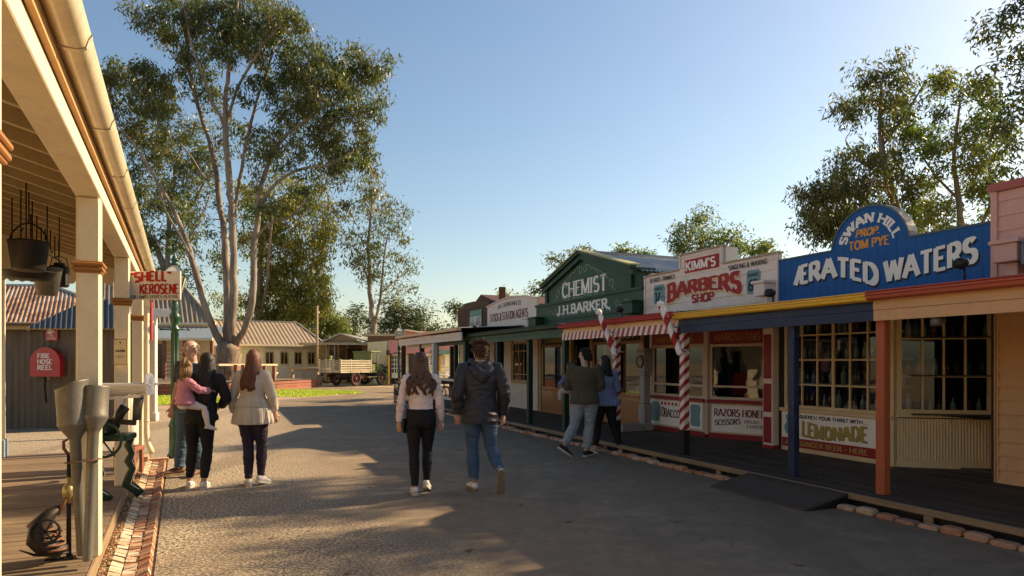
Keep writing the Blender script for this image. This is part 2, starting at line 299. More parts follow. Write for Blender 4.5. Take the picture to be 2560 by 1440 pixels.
# ---------------------------------------------------------------- mesh builder
class MB:
    def __init__(s): s.v = []; s.f = []; s.m = []; s.sm = []; s.mats = []
    def mi(s, mat):
        if mat not in s.mats: s.mats.append(mat)
        return s.mats.index(mat)
    def add(s, vs, fs, mat, smooth=False):
        o = len(s.v); s.v += [tuple(v) for v in vs]; k = s.mi(mat)
        for f in fs: s.f.append(tuple(i + o for i in f)); s.m.append(k); s.sm.append(smooth)
    def box(s, a, b, mat, rot=None, about=None):
        (x0, y0, z0), (x1, y1, z1) = a, b
        vs = [Vector(p) for p in ((x0,y0,z0),(x1,y0,z0),(x1,y1,z0),(x0,y1,z0),(x0,y0,z1),(x1,y0,z1),(x1,y1,z1),(x0,y1,z1))]
        if rot is not None:
            c = Vector(about) if about is not None else Vector(((x0+x1)/2,(y0+y1)/2,(z0+z1)/2))
            vs = [rot @ (v - c) + c for v in vs]
        s.add(vs, [(0,3,2,1),(4,5,6,7),(0,1,5,4),(1,2,6,5),(2,3,7,6),(3,0,4,7)], mat)
    def bbox(s, a, b, mat, e=0.006):     # box with small chamfered vertical and long edges
        (x0, y0, z0), (x1, y1, z1) = a, b
        e = min(e, (x1-x0)*0.3, (y1-y0)*0.3, (z1-z0)*0.3)
        vs = []
        for z, k in ((z0, e), (z0+e, 0), (z1-e, 0), (z1, e)):
            for x, y in ((x0+e+k, y0+k), (x1-e-k, y0+k), (x1-k, y0+e+k), (x1-k, y1-e-k), (x1-e-k, y1-k), (x0+e+k, y1-k), (x0+k, y1-e-k), (x0+k, y0+e+k)):
                vs.append((x, y, z))
        fs = [tuple(range(7, -1, -1)), tuple(range(24, 32))]
        for r in range(3):
            for i in range(8):
                j = (i+1) % 8; fs.append((r*8+i, r*8+j, r*8+8+j, r*8+8+i))
        s.add(vs, fs, mat)
    def beam(s, p, q, w, h, mat, up=(0,0,1)):
        p, q = Vector(p), Vector(q); t = (q-p).normalized(); up = Vector(up)
        side = t.cross(up)
        if side.length < 1e-4: side = t.cross(Vector((1,0,0)))
        side.normalize(); u = side.cross(t)
        vs = []
        for c in (p, q):
            for a, b in ((-1,-1),(1,-1),(1,1),(-1,1)): vs.append(c + side*a*w/2 + u*b*h/2)
        s.add(vs, [(0,1,2,3),(7,6,5,4),(0,4,5,1),(1,5,6,2),(2,6,7,3),(3,7,4,0)], mat)
    def tube(s, pts, rad, mat, n=8, cap=True, smooth=True):
        pts = [Vector(p) for p in pts]
        if not hasattr(rad, '__len__'): rad = [rad]*len(pts)
        rad = [(r, r) if not hasattr(r, '__len__') else r for r in rad]
        s.loft(pts, rad, mat, n, cap=cap, smooth=smooth)
    def loft(s, pts, rad, mat, n=12, side=(1,0,0), cap=True, smooth=True):
        pts = [Vector(p) for p in pts]; side = Vector(side); vs = []; fs = []
        N = len(pts)
        for i, p in enumerate(pts):
            t = (pts[min(i+1, N-1)] - pts[max(i-1, 0)])
            if t.length < 1e-9: t = Vector((0,0,1))
            t.normalize(); sd = side - t*side.dot(t)
            if sd.length < 0.05:
                sd = t.cross(Vector((0,1,0))) if abs(t.y) < 0.9 else t.cross(Vector((0,0,1)))
            sd.normalize(); u = t.cross(sd); side = sd
            a, b = rad[i]
            for k in range(n):
                an = 2*math.pi*k/n
                vs.append(p + sd*math.cos(an)*a + u*math.sin(an)*b)
        for i in range(N-1):
            for k in range(n):
                j = (k+1) % n; fs.append((i*n+k, i*n+j, i*n+n+j, i*n+n+k))
        if cap: fs.append(tuple(range(n-1, -1, -1))); fs.append(tuple(range((N-1)*n, N*n)))
        s.add(vs, fs, mat, smooth)
    def lathe(s, prof, mat, n=16, c=(0,0,0), smooth=True, ang=0.0):
        c = Vector(c); vs = []; fs = []
        for r, z in prof:
            for k in range(n):
                a = 2*math.pi*k/n + ang; vs.append(c + Vector((math.cos(a)*r, math.sin(a)*r, z)))
        for i in range(len(prof)-1):
            for k in range(n):
                j = (k+1) % n; fs.append((i*n+k, i*n+j, i*n+n+j, i*n+n+k))
        if prof[0][0] > 1e-4: fs.append(tuple(range(n-1, -1, -1)))
        if prof[-1][0] > 1e-4: fs.append(tuple(range((len(prof)-1)*n, len(prof)*n)))
        s.add(vs, fs, mat, smooth)
    def prism(s, poly, y0, y1, mat, axes='xz'):   # polygon in the x,z plane extruded along y (or other axes)
        n = len(poly); vs = []
        for y in (y0, y1):
            for a, b in poly:
                vs.append({'xz': (a, y, b), 'xy': (a, b, y), 'yz': (y, a, b)}[axes])
        fs = [tuple(range(n)), tuple(range(2*n-1, n-1, -1))] + [(i, i+n, (i+1) % n+n, (i+1) % n) for i in range(n)]
        s.add(vs, fs, mat)
    def quad(s, a, b, c, d, mat): s.add([a, b, c, d], [(0,1,2,3)], mat)
    def sphere(s, c, r, mat, n=12, m=8, sc_=(1,1,1)):
        prof = [(max(1e-5, math.sin(math.pi*i/m))*r, -math.cos(math.pi*i/m)*r) for i in range(m+1)]
        c = Vector(c); vs = []; fs = []
        for rr, z in prof:
            for k in range(n):
                a = 2*math.pi*k/n; vs.append(c + Vector((math.cos(a)*rr*sc_[0], math.sin(a)*rr*sc_[1], z*sc_[2])))
        for i in range(m):
            for k in range(n):
                j = (k+1) % n; fs.append((i*n+k, i*n+j, i*n+n+j, i*n+n+k))
        s.add(vs, fs, mat, True)
    def torus(s, c, R_, r, mat, axis='y', n=28, m=8):
        c = Vector(c); vs = []; fs = []
        for i in range(n):
            a = 2*math.pi*i/n
            for k in range(m):
                b = 2*math.pi*k/m; q = R_ + math.cos(b)*r; h = math.sin(b)*r
                x, y = math.cos(a)*q, math.sin(a)*q
                vs.append(c + {'y': Vector((x, h, y)), 'x': Vector((h, x, y)), 'z': Vector((x, y, h))}[axis])
        for i in range(n):
            for k in range(m):
                fs.append((i*m+k, ((i+1) % n)*m+k, ((i+1) % n)*m+(k+1) % m, i*m+(k+1) % m))
        s.add(vs, fs, mat, True)
    def boards(s, x0, x1, z0, z1, y, mat, h=0.15, lip=0.018, base=None):   # weatherboards on the x,z plane facing -y
        base = z0 if base is None else base
        k = math.floor((z0-base)/h + 1e-6)
        while base + k*h < z1 - 1e-5:
            a = max(z0, base+k*h); b = min(z1, base+(k+1)*h)
            fa = (a-(base+k*h))/h; fb = (b-(base+k*h))/h
            ya, yb = y - lip*(1-fa) - 0.004, y - lip*(1-fb) - 0.004
            s.add([(x0,ya,a),(x1,ya,a),(x1,yb,b),(x0,yb,b),(x0,y,a),(x1,y,a)], [(0,1,2,3),(0,4,5,1)], mat)
            k += 1
    def corr(s, o, u, v, mat, wl=0.12, amp=0.014, v0=None, v1=None, seg=6, nv=1):   # corrugated sheet: waves across u, runs along v
        o, u, v = Vector(o), Vector(u), Vector(v); U = u.length; V = v.length; ud, vd = u.normalized(), v.normalized(); nn = ud.cross(vd)
        N = max(2, int(U/wl*seg)); vs = []; fs = []
        for i in range(N+1):
            x = U*i/N; h = math.cos(2*math.pi*x/wl)*amp
            a = v0(x/U) if v0 else 0.0; b = v1(x/U) if v1 else 1.0
            for j in range(nv+1): vs.append(o + ud*x + vd*V*(a+(b-a)*j/nv) + nn*h)
        for i in range(N):
            for j in range(nv): k = i*(nv+1)+j; fs.append((k, k+nv+1, k+nv+2, k+1))
        s.add(vs, fs, mat, True)
    def build(s, name, parent=None, loc=None, rotz=None, props=None):
        me = bpy.data.meshes.new(name); me.from_pydata(s.v, [], s.f)
        for m in s.mats: me.materials.append(m)
        me.polygons.foreach_set('material_index', s.m); me.polygons.foreach_set('use_smooth', s.sm); me.update()
        o = bpy.data.objects.new(name, me); COL.objects.link(o)
        if parent is not None: o.parent = parent
        if loc is not None: o.location = loc
        if rotz is not None: o.rotation_euler = (0, 0, rotz)
        if props: tag(o, *props)
        return o
def tag(o, label, cat, group=None):
    o['label'] = label; o['category'] = cat
    if group: o['group'] = group
    return o
def struct(o, kind='structure'): o['kind'] = kind; return o
def thing(name, label, cat, loc=(0,0,0), rotz=0.0, group=None):
    o = bpy.data.objects.new(name, None); COL.objects.link(o); o.empty_display_size = 0.2
    o.location = loc; o.rotation_euler = (0, 0, rotz); return tag(o, label, cat, group)
def dup(root, loc, rotz, label, group=None, scale=None):
    r = root.copy(); COL.objects.link(r); r.location = loc; r.rotation_euler = (0, 0, rotz); r['label'] = label
    if group: r['group'] = group
    if scale: r.scale = (scale,)*3
    for ch in [c for c in root.children]:
        c = ch.copy(); COL.objects.link(c); c.parent = r
        for g in [g for g in ch.children]:
            d = g.copy(); COL.objects.link(d); d.parent = c
    return r

# ---------------------------------------------------------------- sign writer's alphabet
def arc(cx, cy, rx, ry, a0, a1, n=10):
    return [(cx+rx*math.cos(R(a0+(a1-a0)*i/n)), cy+ry*math.sin(R(a0+(a1-a0)*i/n))) for i in range(n+1)]
G = {
 'A': (.84, [[(0,0),(.42,1)], [(.42,1),(.84,0)], [(.17,.34),(.67,.34)]]),
 'B': (.66, [[(.08,0),(.08,1)], [(.08,.97),(.34,.97)]+arc(.34,.75,.22,.22,90,-90)+[(.08,.53)], [(.34,.53)]+arc(.36,.28,.25,.25,90,-90)+[(.08,.03)]]),
 'C': (.74, [arc(.42,.5,.35,.48,42,318,18)]),
 'D': (.76, [[(.08,0),(.08,1)], [(.08,.97),(.32,.97)]+arc(.32,.5,.37,.47,90,-90,14)+[(.08,.03)]]),
 'E': (.62, [[(.08,0),(.08,1)], [(.08,.97),(.58,.97)], [(.08,.52),(.48,.52)], [(.08,.03),(.60,.03)]]),
 'F': (.58, [[(.08,0),(.08,1)], [(.08,.97),(.58,.97)], [(.08,.52),(.46,.52)]]),
 'G': (.78, [arc(.42,.5,.35,.48,45,325,18)+[(.72,.45)], [(.48,.44),(.74,.44)]]),
 'H': (.76, [[(.08,0),(.08,1)], [(.68,0),(.68,1)], [(.08,.52),(.68,.52)]]),
 'I': (.24, [[(.12,0),(.12,1)]]),
 'J': (.52, [[(.40,1),(.40,.25)]+arc(.22,.25,.18,.22,0,-170,8)]),
 'K': (.72, [[(.08,0),(.08,1)], [(.66,1),(.10,.42)], [(.26,.58),(.70,0)]]),
 'L': (.56, [[(.08,1),(.08,0)], [(.08,.03),(.54,.03)]]),
 'M': (.92, [[(.08,0),(.08,1)], [(.08,1),(.46,.08)], [(.46,.08),(.84,1)], [(.84,1),(.84,0)]]),
 'N': (.78, [[(.08,0),(.08,1)], [(.08,1),(.70,0)], [(.70,0),(.70,1)]]),
 'O': (.82, [arc(.41,.5,.35,.48,90,450,24)]),
 'P': (.64, [[(.08,0),(.08,1)], [(.08,.97),(.34,.97)]+arc(.34,.73,.24,.24,90,-90)+[(.08,.49)]]),
 'Q': (.82, [arc(.41,.5,.35,.48,90,450,24), [(.46,.25),(.78,-.08)]]),
 'R': (.70, [[(.08,0),(.08,1)], [(.08,.97),(.34,.97)]+arc(.34,.74,.23,.23,90,-90)+[(.08,.51)], [(.32,.51),(.68,0)]]),
 'S': (.64, [arc(.32,.74,.25,.23,35,270,12)+arc(.32,.27,.27,.24,90,-145,12)]),
 'T': (.68, [[(.34,0),(.34,1)], [(.02,.97),(.66,.97)]]),
 'U': (.74, [[(.08,1),(.08,.3)]+arc(.37,.3,.29,.28,180,360,12)+[(.66,1)]]),
 'V': (.78, [[(.02,1),(.39,0)], [(.39,0),(.76,1)]]),
 'W': (1.08, [[(.02,1),(.28,0)], [(.28,0),(.54,.95)], [(.54,.95),(.80,0)], [(.80,0),(1.06,1)]]),
 'X': (.74, [[(.02,1),(.72,0)], [(.70,1),(.02,0)]]),
 'Y': (.74, [[(.02,1),(.37,.5)], [(.72,1),(.37,.5)], [(.37,.5),(.37,0)]]),
 'Z': (.66, [[(.04,.97),(.62,.97)], [(.62,.97),(.04,.03)], [(.04,.03),(.64,.03)]]),
 '&': (.80, [[(.74,0),(.22,.72)]+arc(.34,.80,.15,.17,200,-20,8)+[(.46,.62),(.16,.38)]+arc(.28,.22,.21,.22,150,330,8)+[(.68,.46)]]),
 "'": (.22, [[(.14,1),(.08,.74)]]), ',': (.22, [[(.14,.08),(.06,-.16)]]), '.': (.22, [[(.11,0),(.11,.13)]]),
 '/': (.40, [[(.02,0),(.38,1)]]), '-': (.44, [[(.05,.45),(.40,.45)]]), '"': (.34, [[(.10,1),(.08,.78)], [(.26,1),(.24,.78)]]),
 '1': (.40, [[(.22,0),(.22,1)], [(.22,1),(.04,.82)]]), '6': (.66, [arc(.34,.30,.26,.28,90,450,16), [(.54,1)]+arc(.60,.32,.53,.66,110,175,8)]),
 '4': (.66, [[(.5,0),(.5,1)], [(.5,1),(.04,.3)], [(.04,.3),(.64,.3)]]),
 '=': (.86, [[(.0,0),(.40,1)], [(.14,.34),(.44,.34)], [(.44,0),(.44,1)], [(.40,.97),(.84,.97)], [(.44,.52),(.76,.52)], [(.44,.03),(.86,.03)]]),
}
for lo, up in zip('abcdefghijklmnopqrstuvwxyz', 'ABCDEFGHIJKLMNOPQRSTUVWXYZ'): G[lo] = G[up]
def write(mb, txt, O, X, U, width, height, mat, thick=0.17, thin=0.10, serif=0.0, warp=None, gap=0.10, lift=0.003, slant=0.0):
    """sign writing: painted strokes on the plane O + x*X + y*U, standing lift off it; width None keeps the natural width"""
    O, X, U = Vector(O), Vector(X).normalized(), Vector(U).normalized(); Nn = X.cross(U)
    tot = sum((G[c][0]+gap) if c != ' ' else 0.38 for c in txt) - gap
    kx = (width/tot) if width else height
    pen = 0.0; layer = 0
    def put(poly_pairs, depth):
        vs = []; fs = []
        for (l, r) in poly_pairs:
            for q in (l, r):
                x, y = q[0]*kx, q[1]*height
                x += slant*y
                if warp: x, y = warp(x, y)
                vs.append(O + X*x + U*y + Nn*(lift + depth*0.00025))
        for i in range(len(poly_pairs)-1): fs.append((2*i, 2*i+1, 2*i+3, 2*i+2))
        mb.add(vs, fs, mat)
    ax = height/kx
    for c in txt:
        if c == ' ': pen += 0.38; continue
        wd, strokes = G[c]; depth = 0
        for st in strokes:
            pts = [(p[0]+pen, p[1]) for p in st]
            # subdivide long straight parts so that warps bend them
            q = [pts[0]]
            for a, b in zip(pts, pts[1:]):
                d = math.hypot(b[0]-a[0], b[1]-a[1]); k = max(1, int(d/0.2)) if warp else 1
                q += [(a[0]+(b[0]-a[0])*i/k, a[1]+(b[1]-a[1])*i/k) for i in range(1, k+1)]
            pts = q; pairs = []
            for i, p in enumerate(pts):
                a = pts[max(0, i-1)]; b = pts[min(len(pts)-1, i+1)]
                dx, dy = (b[0]-a[0]), (b[1]-a[1])*ax; L = math.hypot(dx, dy) or 1; dx /= L; dy /= L
                wv = (thick*abs(dy) + thin*abs(dx))/2
                nx, ny = -dy*wv, dx*wv/ax
                pairs.append(((p[0]+nx, p[1]+ny), (p[0]-nx, p[1]-ny)))
            put(pairs, depth); depth += 1
            if serif:
                for e in (pts[0], pts[-1]):
                    straight = len(st) == 2 or (c in 'JU')
                    if straight and (e[1] in (0, 1)) and c not in "',./-\"&1":
                        yy = e[1]; s0 = thin*0.35/ax; y0, y1 = (0, s0*2) if yy == 0 else (1-s0*2, 1)
                        hw = thick/2+serif
                        put([((e[0]-hw, y0), (e[0]-hw, y1)), ((e[0], y0), (e[0], y1)), ((e[0]+hw, y0), (e[0]+hw, y1))][::-1], depth); depth += 1
        pen += wd + gap
    return kx*tot
# ================================================================ ground
def sheet(name, pts, z, mat, kind='structure'):
    mb = MB(); mb.add([(p[0], p[1], z) for p in pts], [tuple(range(len(pts)))], mat)
    return struct(mb.build(name), kind)
sheet('ground', [(-700,-300),(700,-300),(700,1200),(-700,1200)], -0.012, M['sand'])
# road: from behind the viewer up the street, bending off to the right and left at the far yard
rd = [PR(-30, 6.35), PR(19, 6.35), PR(26, 8.0), PR(32, 30), (60, 40), (60, 46), at(1150, 968, 42), at(700, 968, 42), at(560, 972, 41), (-40, 40), (-40, 31), at(380, 1016, 24), at(0, 1082, 15.2), (-30, 15.6), (-30, 12.0), PL(12.45, 3.0), PL(12.45, .17), PL(-30, .17)]
rd = [(p[0], p[1]) for p in rd]
mbr = bmesh.new(); vs_ = [mbr.verts.new((x, y, 0)) for x, y in rd]; fc = mbr.faces.new(vs_)
bmesh.ops.triangulate(mbr, faces=[fc]); me = bpy.data.meshes.new('road'); mbr.to_mesh(me); mbr.free()
me.materials.append(M['road'])
o = bpy.data.objects.new('road', me); COL.objects.link(o); struct(o)
if me.polygons[0].normal.z < 0: me.flip_normals()
# lawns, with blades
lawn1 = [at(680, 994, 30.5), at(760, 995, 29.9), at(915, 983, 34), at(885, 976, 37), at(800, 975, 37.8), at(660, 973, 39)]
lawn2 = [at(370, 1013, 24.6), at(455, 1014, 24.4), at(560, 1008, 26), at(560, 996, 29), at(450, 991, 31), at(370, 991, 31)]
rg = random.Random(3)
def inpoly(x, y, P):
    c = False; j = len(P)-1
    for i in range(len(P)):
        if (P[i][1] > y) != (P[j][1] > y) and x < (P[j][0]-P[i][0])*(y-P[i][1])/(P[j][1]-P[i][1]) + P[i][0]: c = not c
        j = i
    return c
for ln in (lawn1, lawn2):
    sheet('lawn', ln, 0.012, M['lawn'])
    mb = MB(); xs = [p[0] for p in ln]; ys = [p[1] for p in ln]; k = 0
    while k < 7000:
        x, y = rg.uniform(min(xs), max(xs)), rg.uniform(min(ys), max(ys))
        if not inpoly(x, y, ln): continue
        k += 1; a = rg.uniform(0, 6.28); h = rg.uniform(.03, .075); wd = .012
        mb.add([(x-wd*math.cos(a), y-wd*math.sin(a), .012), (x+wd*math.cos(a), y+wd*math.sin(a), .012), (x+rg.uniform(-.02,.02), y+rg.uniform(-.02,.02), .012+h)], [(0,1,2)], M['grass'])
    struct(mb.build('lawn_grass'), 'stuff')
# pale kerb path in front of the left lawn and the gravel strip by the shed
sheet('footpath', [(p[0], p[1]) for p in (at(366, 1024, 22.3), at(470, 1026, 22), at(690, 1001, 27.6), at(905, 985, 33), at(690, 993, 30), at(470, 1015, 24.1), at(366, 1014, 24.3))], 0.006, paint('pinkish_path', (0.42, 0.27, 0.19), 0.9, 0.3))
# fallen leaves on the road
mb = MB(); lf = paint('dry_leaf', (0.20, 0.10, 0.04), 0.8, 0.3)
for i in range(150):
    if i < 12: x, y = [(-2.1,6.0),(-.35,5.6),(.55,6.6),(-.9,10.6),(.1,7.4),(2.2,5.2),(1.6,6.6),(-2.6,11.5),(-.7,13.8),(.9,9.0),(-1.2,5.0),(-3.4,13)][i]; s_ = .07
    else: x, y, s_ = rg.uniform(-5, 5), rg.uniform(3.5, 20), rg.uniform(.015, .035)
    a = rg.uniform(0, 6.28); d = Vector((math.cos(a), math.sin(a), 0)); e = Vector((-d.y, d.x, 0))*.3; p = Vector((x, y, .006))
    mb.add([p-d*s_, p-e*s_+Vector((0,0,.008)), p+d*s_+Vector((0,0,.012)), p+e*s_], [(0,1,2,3)], lf)
struct(mb.build('leaf_litter'), 'stuff')

# ================================================================ left store with verandah (frame L)
RT = ROT_L
def left(mb, name, parent=None, **k): return mb.build(name, parent, **k)
store = thing('store_building', 'cream weatherboard store with timber verandah beside the deck, nearest on the left', 'building', PL(0, 0, 0), RT)
# local x = s, local y = n
PN = 0.59
caps = []
for i, s in enumerate((2.62, 5.77, 8.91, 12.03)):
    mb = MB(); mb.bbox((s-.075, PN-.075, .15), (s+.075, PN+.075, 2.73), M['cream'], .012)
    po = mb.build('post', store)
    mb = MB()
    for z0, z1, e in ((2.185,2.20,.012),(2.20,2.225,.022),(2.225,2.235,.014),(2.235,2.26,.026),(2.26,2.27,.016)):
        mb.bbox((s-.075-e, PN-.075-e, z0), (s+.075+e, PN+.075+e, z1), M['brown_trim'], .006)
    mb.build('post_moulding', po)
mb = MB(); mb.bbox((12.20, 2.32, .15), (12.36, 2.48, 2.95), M['cream'], .012); po = mb.build('post', store)
mb = MB(); mb.bbox((12.175, 2.295, .15), (12.385, 2.505, .42), paint('pale_blue_block', (0.25,0.33,0.42), .5, .3), .012); mb.build('post_base', po)
mb = MB(); mb.bbox((.5, PN-.08, 2.73), (12.25, PN+.08, 2.85), M['cream'], .006); mb.build('verandah_beam', store)
mb = MB(); mb.box((.4, PN-.11, 2.853), (12.28, PN-.083, 2.96), M['bare_wood']); mb.build('fascia', store)
pitch = .30
x = .75; 
while x < 12.2:
    mb = MB(); a = Vector((x, PN-.08, 2.90)); b = Vector((x, 3.0, 2.90+pitch*2.49))
    mb.beam(a, b, .055, .13, paint('rafter_paint', (.42,.31,.16), .6, .35)); mb.build('rafter', store); x += .46
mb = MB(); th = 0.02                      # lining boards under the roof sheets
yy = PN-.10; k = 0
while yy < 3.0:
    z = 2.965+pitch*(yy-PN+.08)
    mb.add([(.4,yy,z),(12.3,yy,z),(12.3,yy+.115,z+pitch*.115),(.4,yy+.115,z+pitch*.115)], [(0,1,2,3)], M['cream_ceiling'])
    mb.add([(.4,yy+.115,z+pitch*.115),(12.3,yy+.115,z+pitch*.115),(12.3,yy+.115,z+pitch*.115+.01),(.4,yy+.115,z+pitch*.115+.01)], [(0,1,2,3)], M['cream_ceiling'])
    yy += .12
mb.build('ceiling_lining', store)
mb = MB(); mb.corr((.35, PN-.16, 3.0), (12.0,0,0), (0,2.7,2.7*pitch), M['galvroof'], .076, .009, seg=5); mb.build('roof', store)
# gutter: quad profile run along s with joints and brackets
gp = [(.478,2.965),(.478,2.925),(.455,2.915),(.40,2.915),(.372,2.93),(.362,2.965),(.35,2.985),(.362,3.0),(.372,2.992),(.375,2.965),(.385,2.94)]
mb = MB(); n = len(gp); xs = [.3, 12.32]
vs = [(xx, y, z) for xx in xs for y, z in gp]; mb.add(vs, [(i, i+1, i+1+n, i+n) for i in range(n-1)], M['gutter_cream'], True)
mb.box((12.318,.355,2.915),(12.323,.478,2.995), M['gutter_cream'])
gut = mb.build('gutter', store)
for xx in np.arange(1.2, 12.2, 1.15):
    mb = MB(); g2 = [(y-.004 if y < .42 else y, z-.004) for y, z in gp[1:8]]; m_ = len(g2)
    vs = [(xx+d, y, z) for d in (0, .03) for y, z in g2]; mb.add(vs, [(i, i+1, i+1+m_, i+m_) for i in range(m_-1)], M['gutter_cream'])
    mb.build('gutter_strap', gut)
mb = MB(); mb.tube([(12.2,.42,2.92),(12.22,.44,2.84),(12.27,.47,2.70),(12.29,.475,2.5),(12.29,.475,.42),(12.27,.45,.24),(12.2,.40,.12)], .04, M['cream'], 12); 
for z in (2.4, 1.3, .6): mb.lathe([(.046,0),(.046,.03)], M['cream'], 12, (12.29,.475,z))
mb.build('downpipe', store)
# scalloped valance across the far end
mb = MB(); yy = .68
while yy < 2.9:
    pts = [(yy, 2.95+pitch*(yy-.6)), (yy, 2.80)] + [(yy+.06-.06*math.cos(math.pi*i/6), 2.80-.075*math.sin(math.pi*i/6)) for i in range(1, 6)] + [(yy+.12, 2.80), (yy+.12, 2.95+pitch*(yy-.48))]
    mb.prism(pts, 12.13, 12.15, M['cream'], 'yz'); yy += .122
mb.build('valance', store)
# wall of the store behind the verandah
mb = MB(); 
mb.add([(-1,3.02,.15),(12.2,3.02,.15),(12.2,3.02,3.7),(-1,3.02,3.7)], [(0,1,2,3)], M['cream'])
mb.add([(12.2,3.02,.15),(12.2,9,.15),(12.2,9,3.7),(12.2,3.02,3.7)], [(0,1,2,3)], M['cream']); mb.build('wall', store)
# deck
mb = MB(); s = -1.0
rg = random.Random(11)
while s < 12.42:
    wd = .135; dz = rg.uniform(-.003,.003)
    mb.bbox((s, .56, .115+dz), (s+wd, 2.98, .15+dz), M['deck'], .004)
    for y in (.62, 1.6, 2.6):
        mb.box((s+.04, y, .15+dz), (s+.05, y+.01, .1515+dz), M['black'])
    s += wd+.009
dk = mb.build('left_deck', None, PL(0,0,0), RT); tag(dk, 'weathered timber deck of cross boards under the cream verandah', 'deck')
mb = MB(); mb.bbox((-1.0, .535, .03), (12.42, .557, .152), M['edge'], .004); mb.box((12.425,.56,0),(12.45,2.98,.148), M['edge']); mb.build('edge_board', dk)
# sand strip and brick spoon drain
mb = MB(); N = 120
for i in range(N):
    s0, s1 = -1+13.4*i/N, -1+13.4*(i+1)/N
    mb.add([(s0,.532,.03),(s1,.532,.03),(s1,.455,.036),(s0,.455,.036)], [(0,1,2,3)], M['sand'])
for i in range(900):
    s_, n_ = rg.uniform(2.5,12.2), rg.uniform(.475,.53); d = rg.uniform(.005,.013)
    mb.sphere((s_, n_, .045), d, lf if i % 3 else M['brick'], 5, 3, (1,1,.6))
struct(mb.build('sand_strip', None, PL(0,0,0), RT), 'structure')
mb = MB(); s = 0.5
while s < 11.9:
    for (n0, z0, n1, z1, up) in ((.462,.045,.385,.015,0),(.378,.014,.292,.013,0),(.284,.016,.21,.045,0)):
        L = .074; j = [rg.uniform(-.009,.009) for _ in range(5)]
        a, b = Vector((0,n0,z0+j[0])), Vector((0,n1,z1+j[1])); d = Vector((0, -(z1-z0), (n1-n0))).normalized()*-.05
        if d.z > 0: d = -d
        s0, s1 = s+j[2]+.002, s+L+j[3]
        P = [(s0,a.y,a.z),(s1,a.y,a.z),(s1,b.y,b.z),(s0,b.y,b.z)]
        P2 = [(x_, y_+d.y, z_+d.z) for x_, y_, z_ in P]
        mb.add(P2+P, [(4,5,6,7),(0,1,5,4),(1,2,6,5),(2,3,7,6),(3,0,4,7)], M['brick_pale'] if (n0 > .4 or (n0 > .3 and rg.random() < .5)) else M['brick'])
    s += .082
dr = mb.build('brick_drain', None, PL(0,0,0), RT); tag(dr, 'shallow spoon drain of three rows of old bricks running along the deck', 'drain')
mb = MB(); mb.box((11.86,.16,-.01),(11.98,.47,.06), M['brick']); mb.box((11.75,.44,.04),(12.1,.50,.11), M['brick']); mb.build('end_brick', dr)

# ---- hanging kerosene sign on the third bay
sg = thing('hanging_sign', 'white enamel kerosene sign with red lettering hanging from the verandah end', 'sign', at(388, 714, 7.85), R(-4))
W_, H_ = .612, .33
mb = MB(); mb.bbox((-W_/2,-.012,-H_/2),(W_/2,.012,H_/2), M['white'], .004)
write(mb, '"SHELL"', (-W_/2+.02,-.012,.035), (1,0,0), (0,0,1), .48, .11, M['letter_red'], .30, .20, .0, lambda x,y:(x, y+.018*math.sin(x*5)))
write(mb, 'KEROSENE', (-.175,-.012,-.095), (1,0,0), (0,0,1), .465, .11, M['letter_red'], .28, .19)
write(mb, 'FOR LAMPS, STOVES, HEATERS.', (-W_/2+.02,-.012,-.148), (1,0,0), (0,0,1), .57, .036, M['letter_black'], .16, .12)
bd = mb.build('sign_board', sg)
mb = MB(); mb.tube([(-.34,.01,.14),(.30,.01,.14)], .006, M['dark_iron'], 6); mb.tube([(-.34,.01,-.14),(-.28,.01,-.14)], .006, M['dark_iron'], 6); mb.build('bracket', sg)
# ---- red banner blade beyond the last post
bl = thing('blade_sign', 'tall red and cream blade sign seen edge on beyond the last verandah post', 'sign', at(379, 803, 12.0), R(-64))
mb = MB(); mb.bbox((-.33,-.012,-.34),(.33,.012,.34), M['cerise'], .004)
mb.prism([(-.25,-.20),(.25,-.05),(.25,.22),(-.25,.10)], -.0165, -.0125, M['apricot']); mb.prism([(-.2,-.1),(.2,0),(.2,.12),(-.2,.02)], -.019, -.0167, M['letter_white']); mb.build('sign_board', bl)
mb = MB(); mb.tube([(-.3,0,.34),(-.3,0,.5)], .008, M['dark_iron'], 6); mb.tube([(.3,0,.34),(.3,0,.5)], .008, M['dark_iron'], 6); mb.build('bracket', bl)
# white post standing further on (px 380)
mb = MB(); mb.bbox((-.09,-.09,0),(.09,.09,2.75), M['white'], .012); mb.bbox((-.12,-.12,0),(.12,.12,.22), M['white'], .012)
o = mb.build('white_post', None, at(382, 1022, 22.6)*Vector((1,1,0)) if False else Vector((at(382,1022,18.0).x, 18.0, 0)), R(10)); tag(o, 'square white timber post with a thicker foot standing beyond the deck end', 'post')
mb = MB(); mb.bbox((-.5,-.08,2.75),(.5,.08,2.95), M['white'], .01); mb.build('cap_beam', o)
# ---- little framed notice on the second post
nt_ = thing('framed_notice', 'small cream framed notice fixed to the second verandah post', 'sign', at(303, 880, 7.6), R(-8))
mb = MB(); mb.bbox((-.085,-.012,-.145),(.085,.004,.145), M['ochre'], .004); mb.build('frame', nt_)
mb = MB(); mb.box((-.075,-.0155,-.135),(.075,-.0125,.135), M['cream'])
mb.lathe([(.0,0),(.014,0)], M['letter_black'], 10, (0,0,0)) if False else None
write(mb, 'WELCOME', (-.055,-.0155,.03), (1,0,0),(0,0,1), .11, .022, M['letter_black'], .2,.14) if False else None
write(mb, 'COOLGARDIE', (-.06,-.0155,.035), (1,0,0),(0,0,1), .12, .028, M['letter_black'], .24,.16) if False else None
write(mb, 'STATION', (-.055,-.0155,.0), (1,0,0),(0,0,1), .11, .024, M['letter_black'], .24,.16)
mb.beam((-.045,-.017,-.045),(.045,-.017,-.045),.002,.004, M['letter_black'])
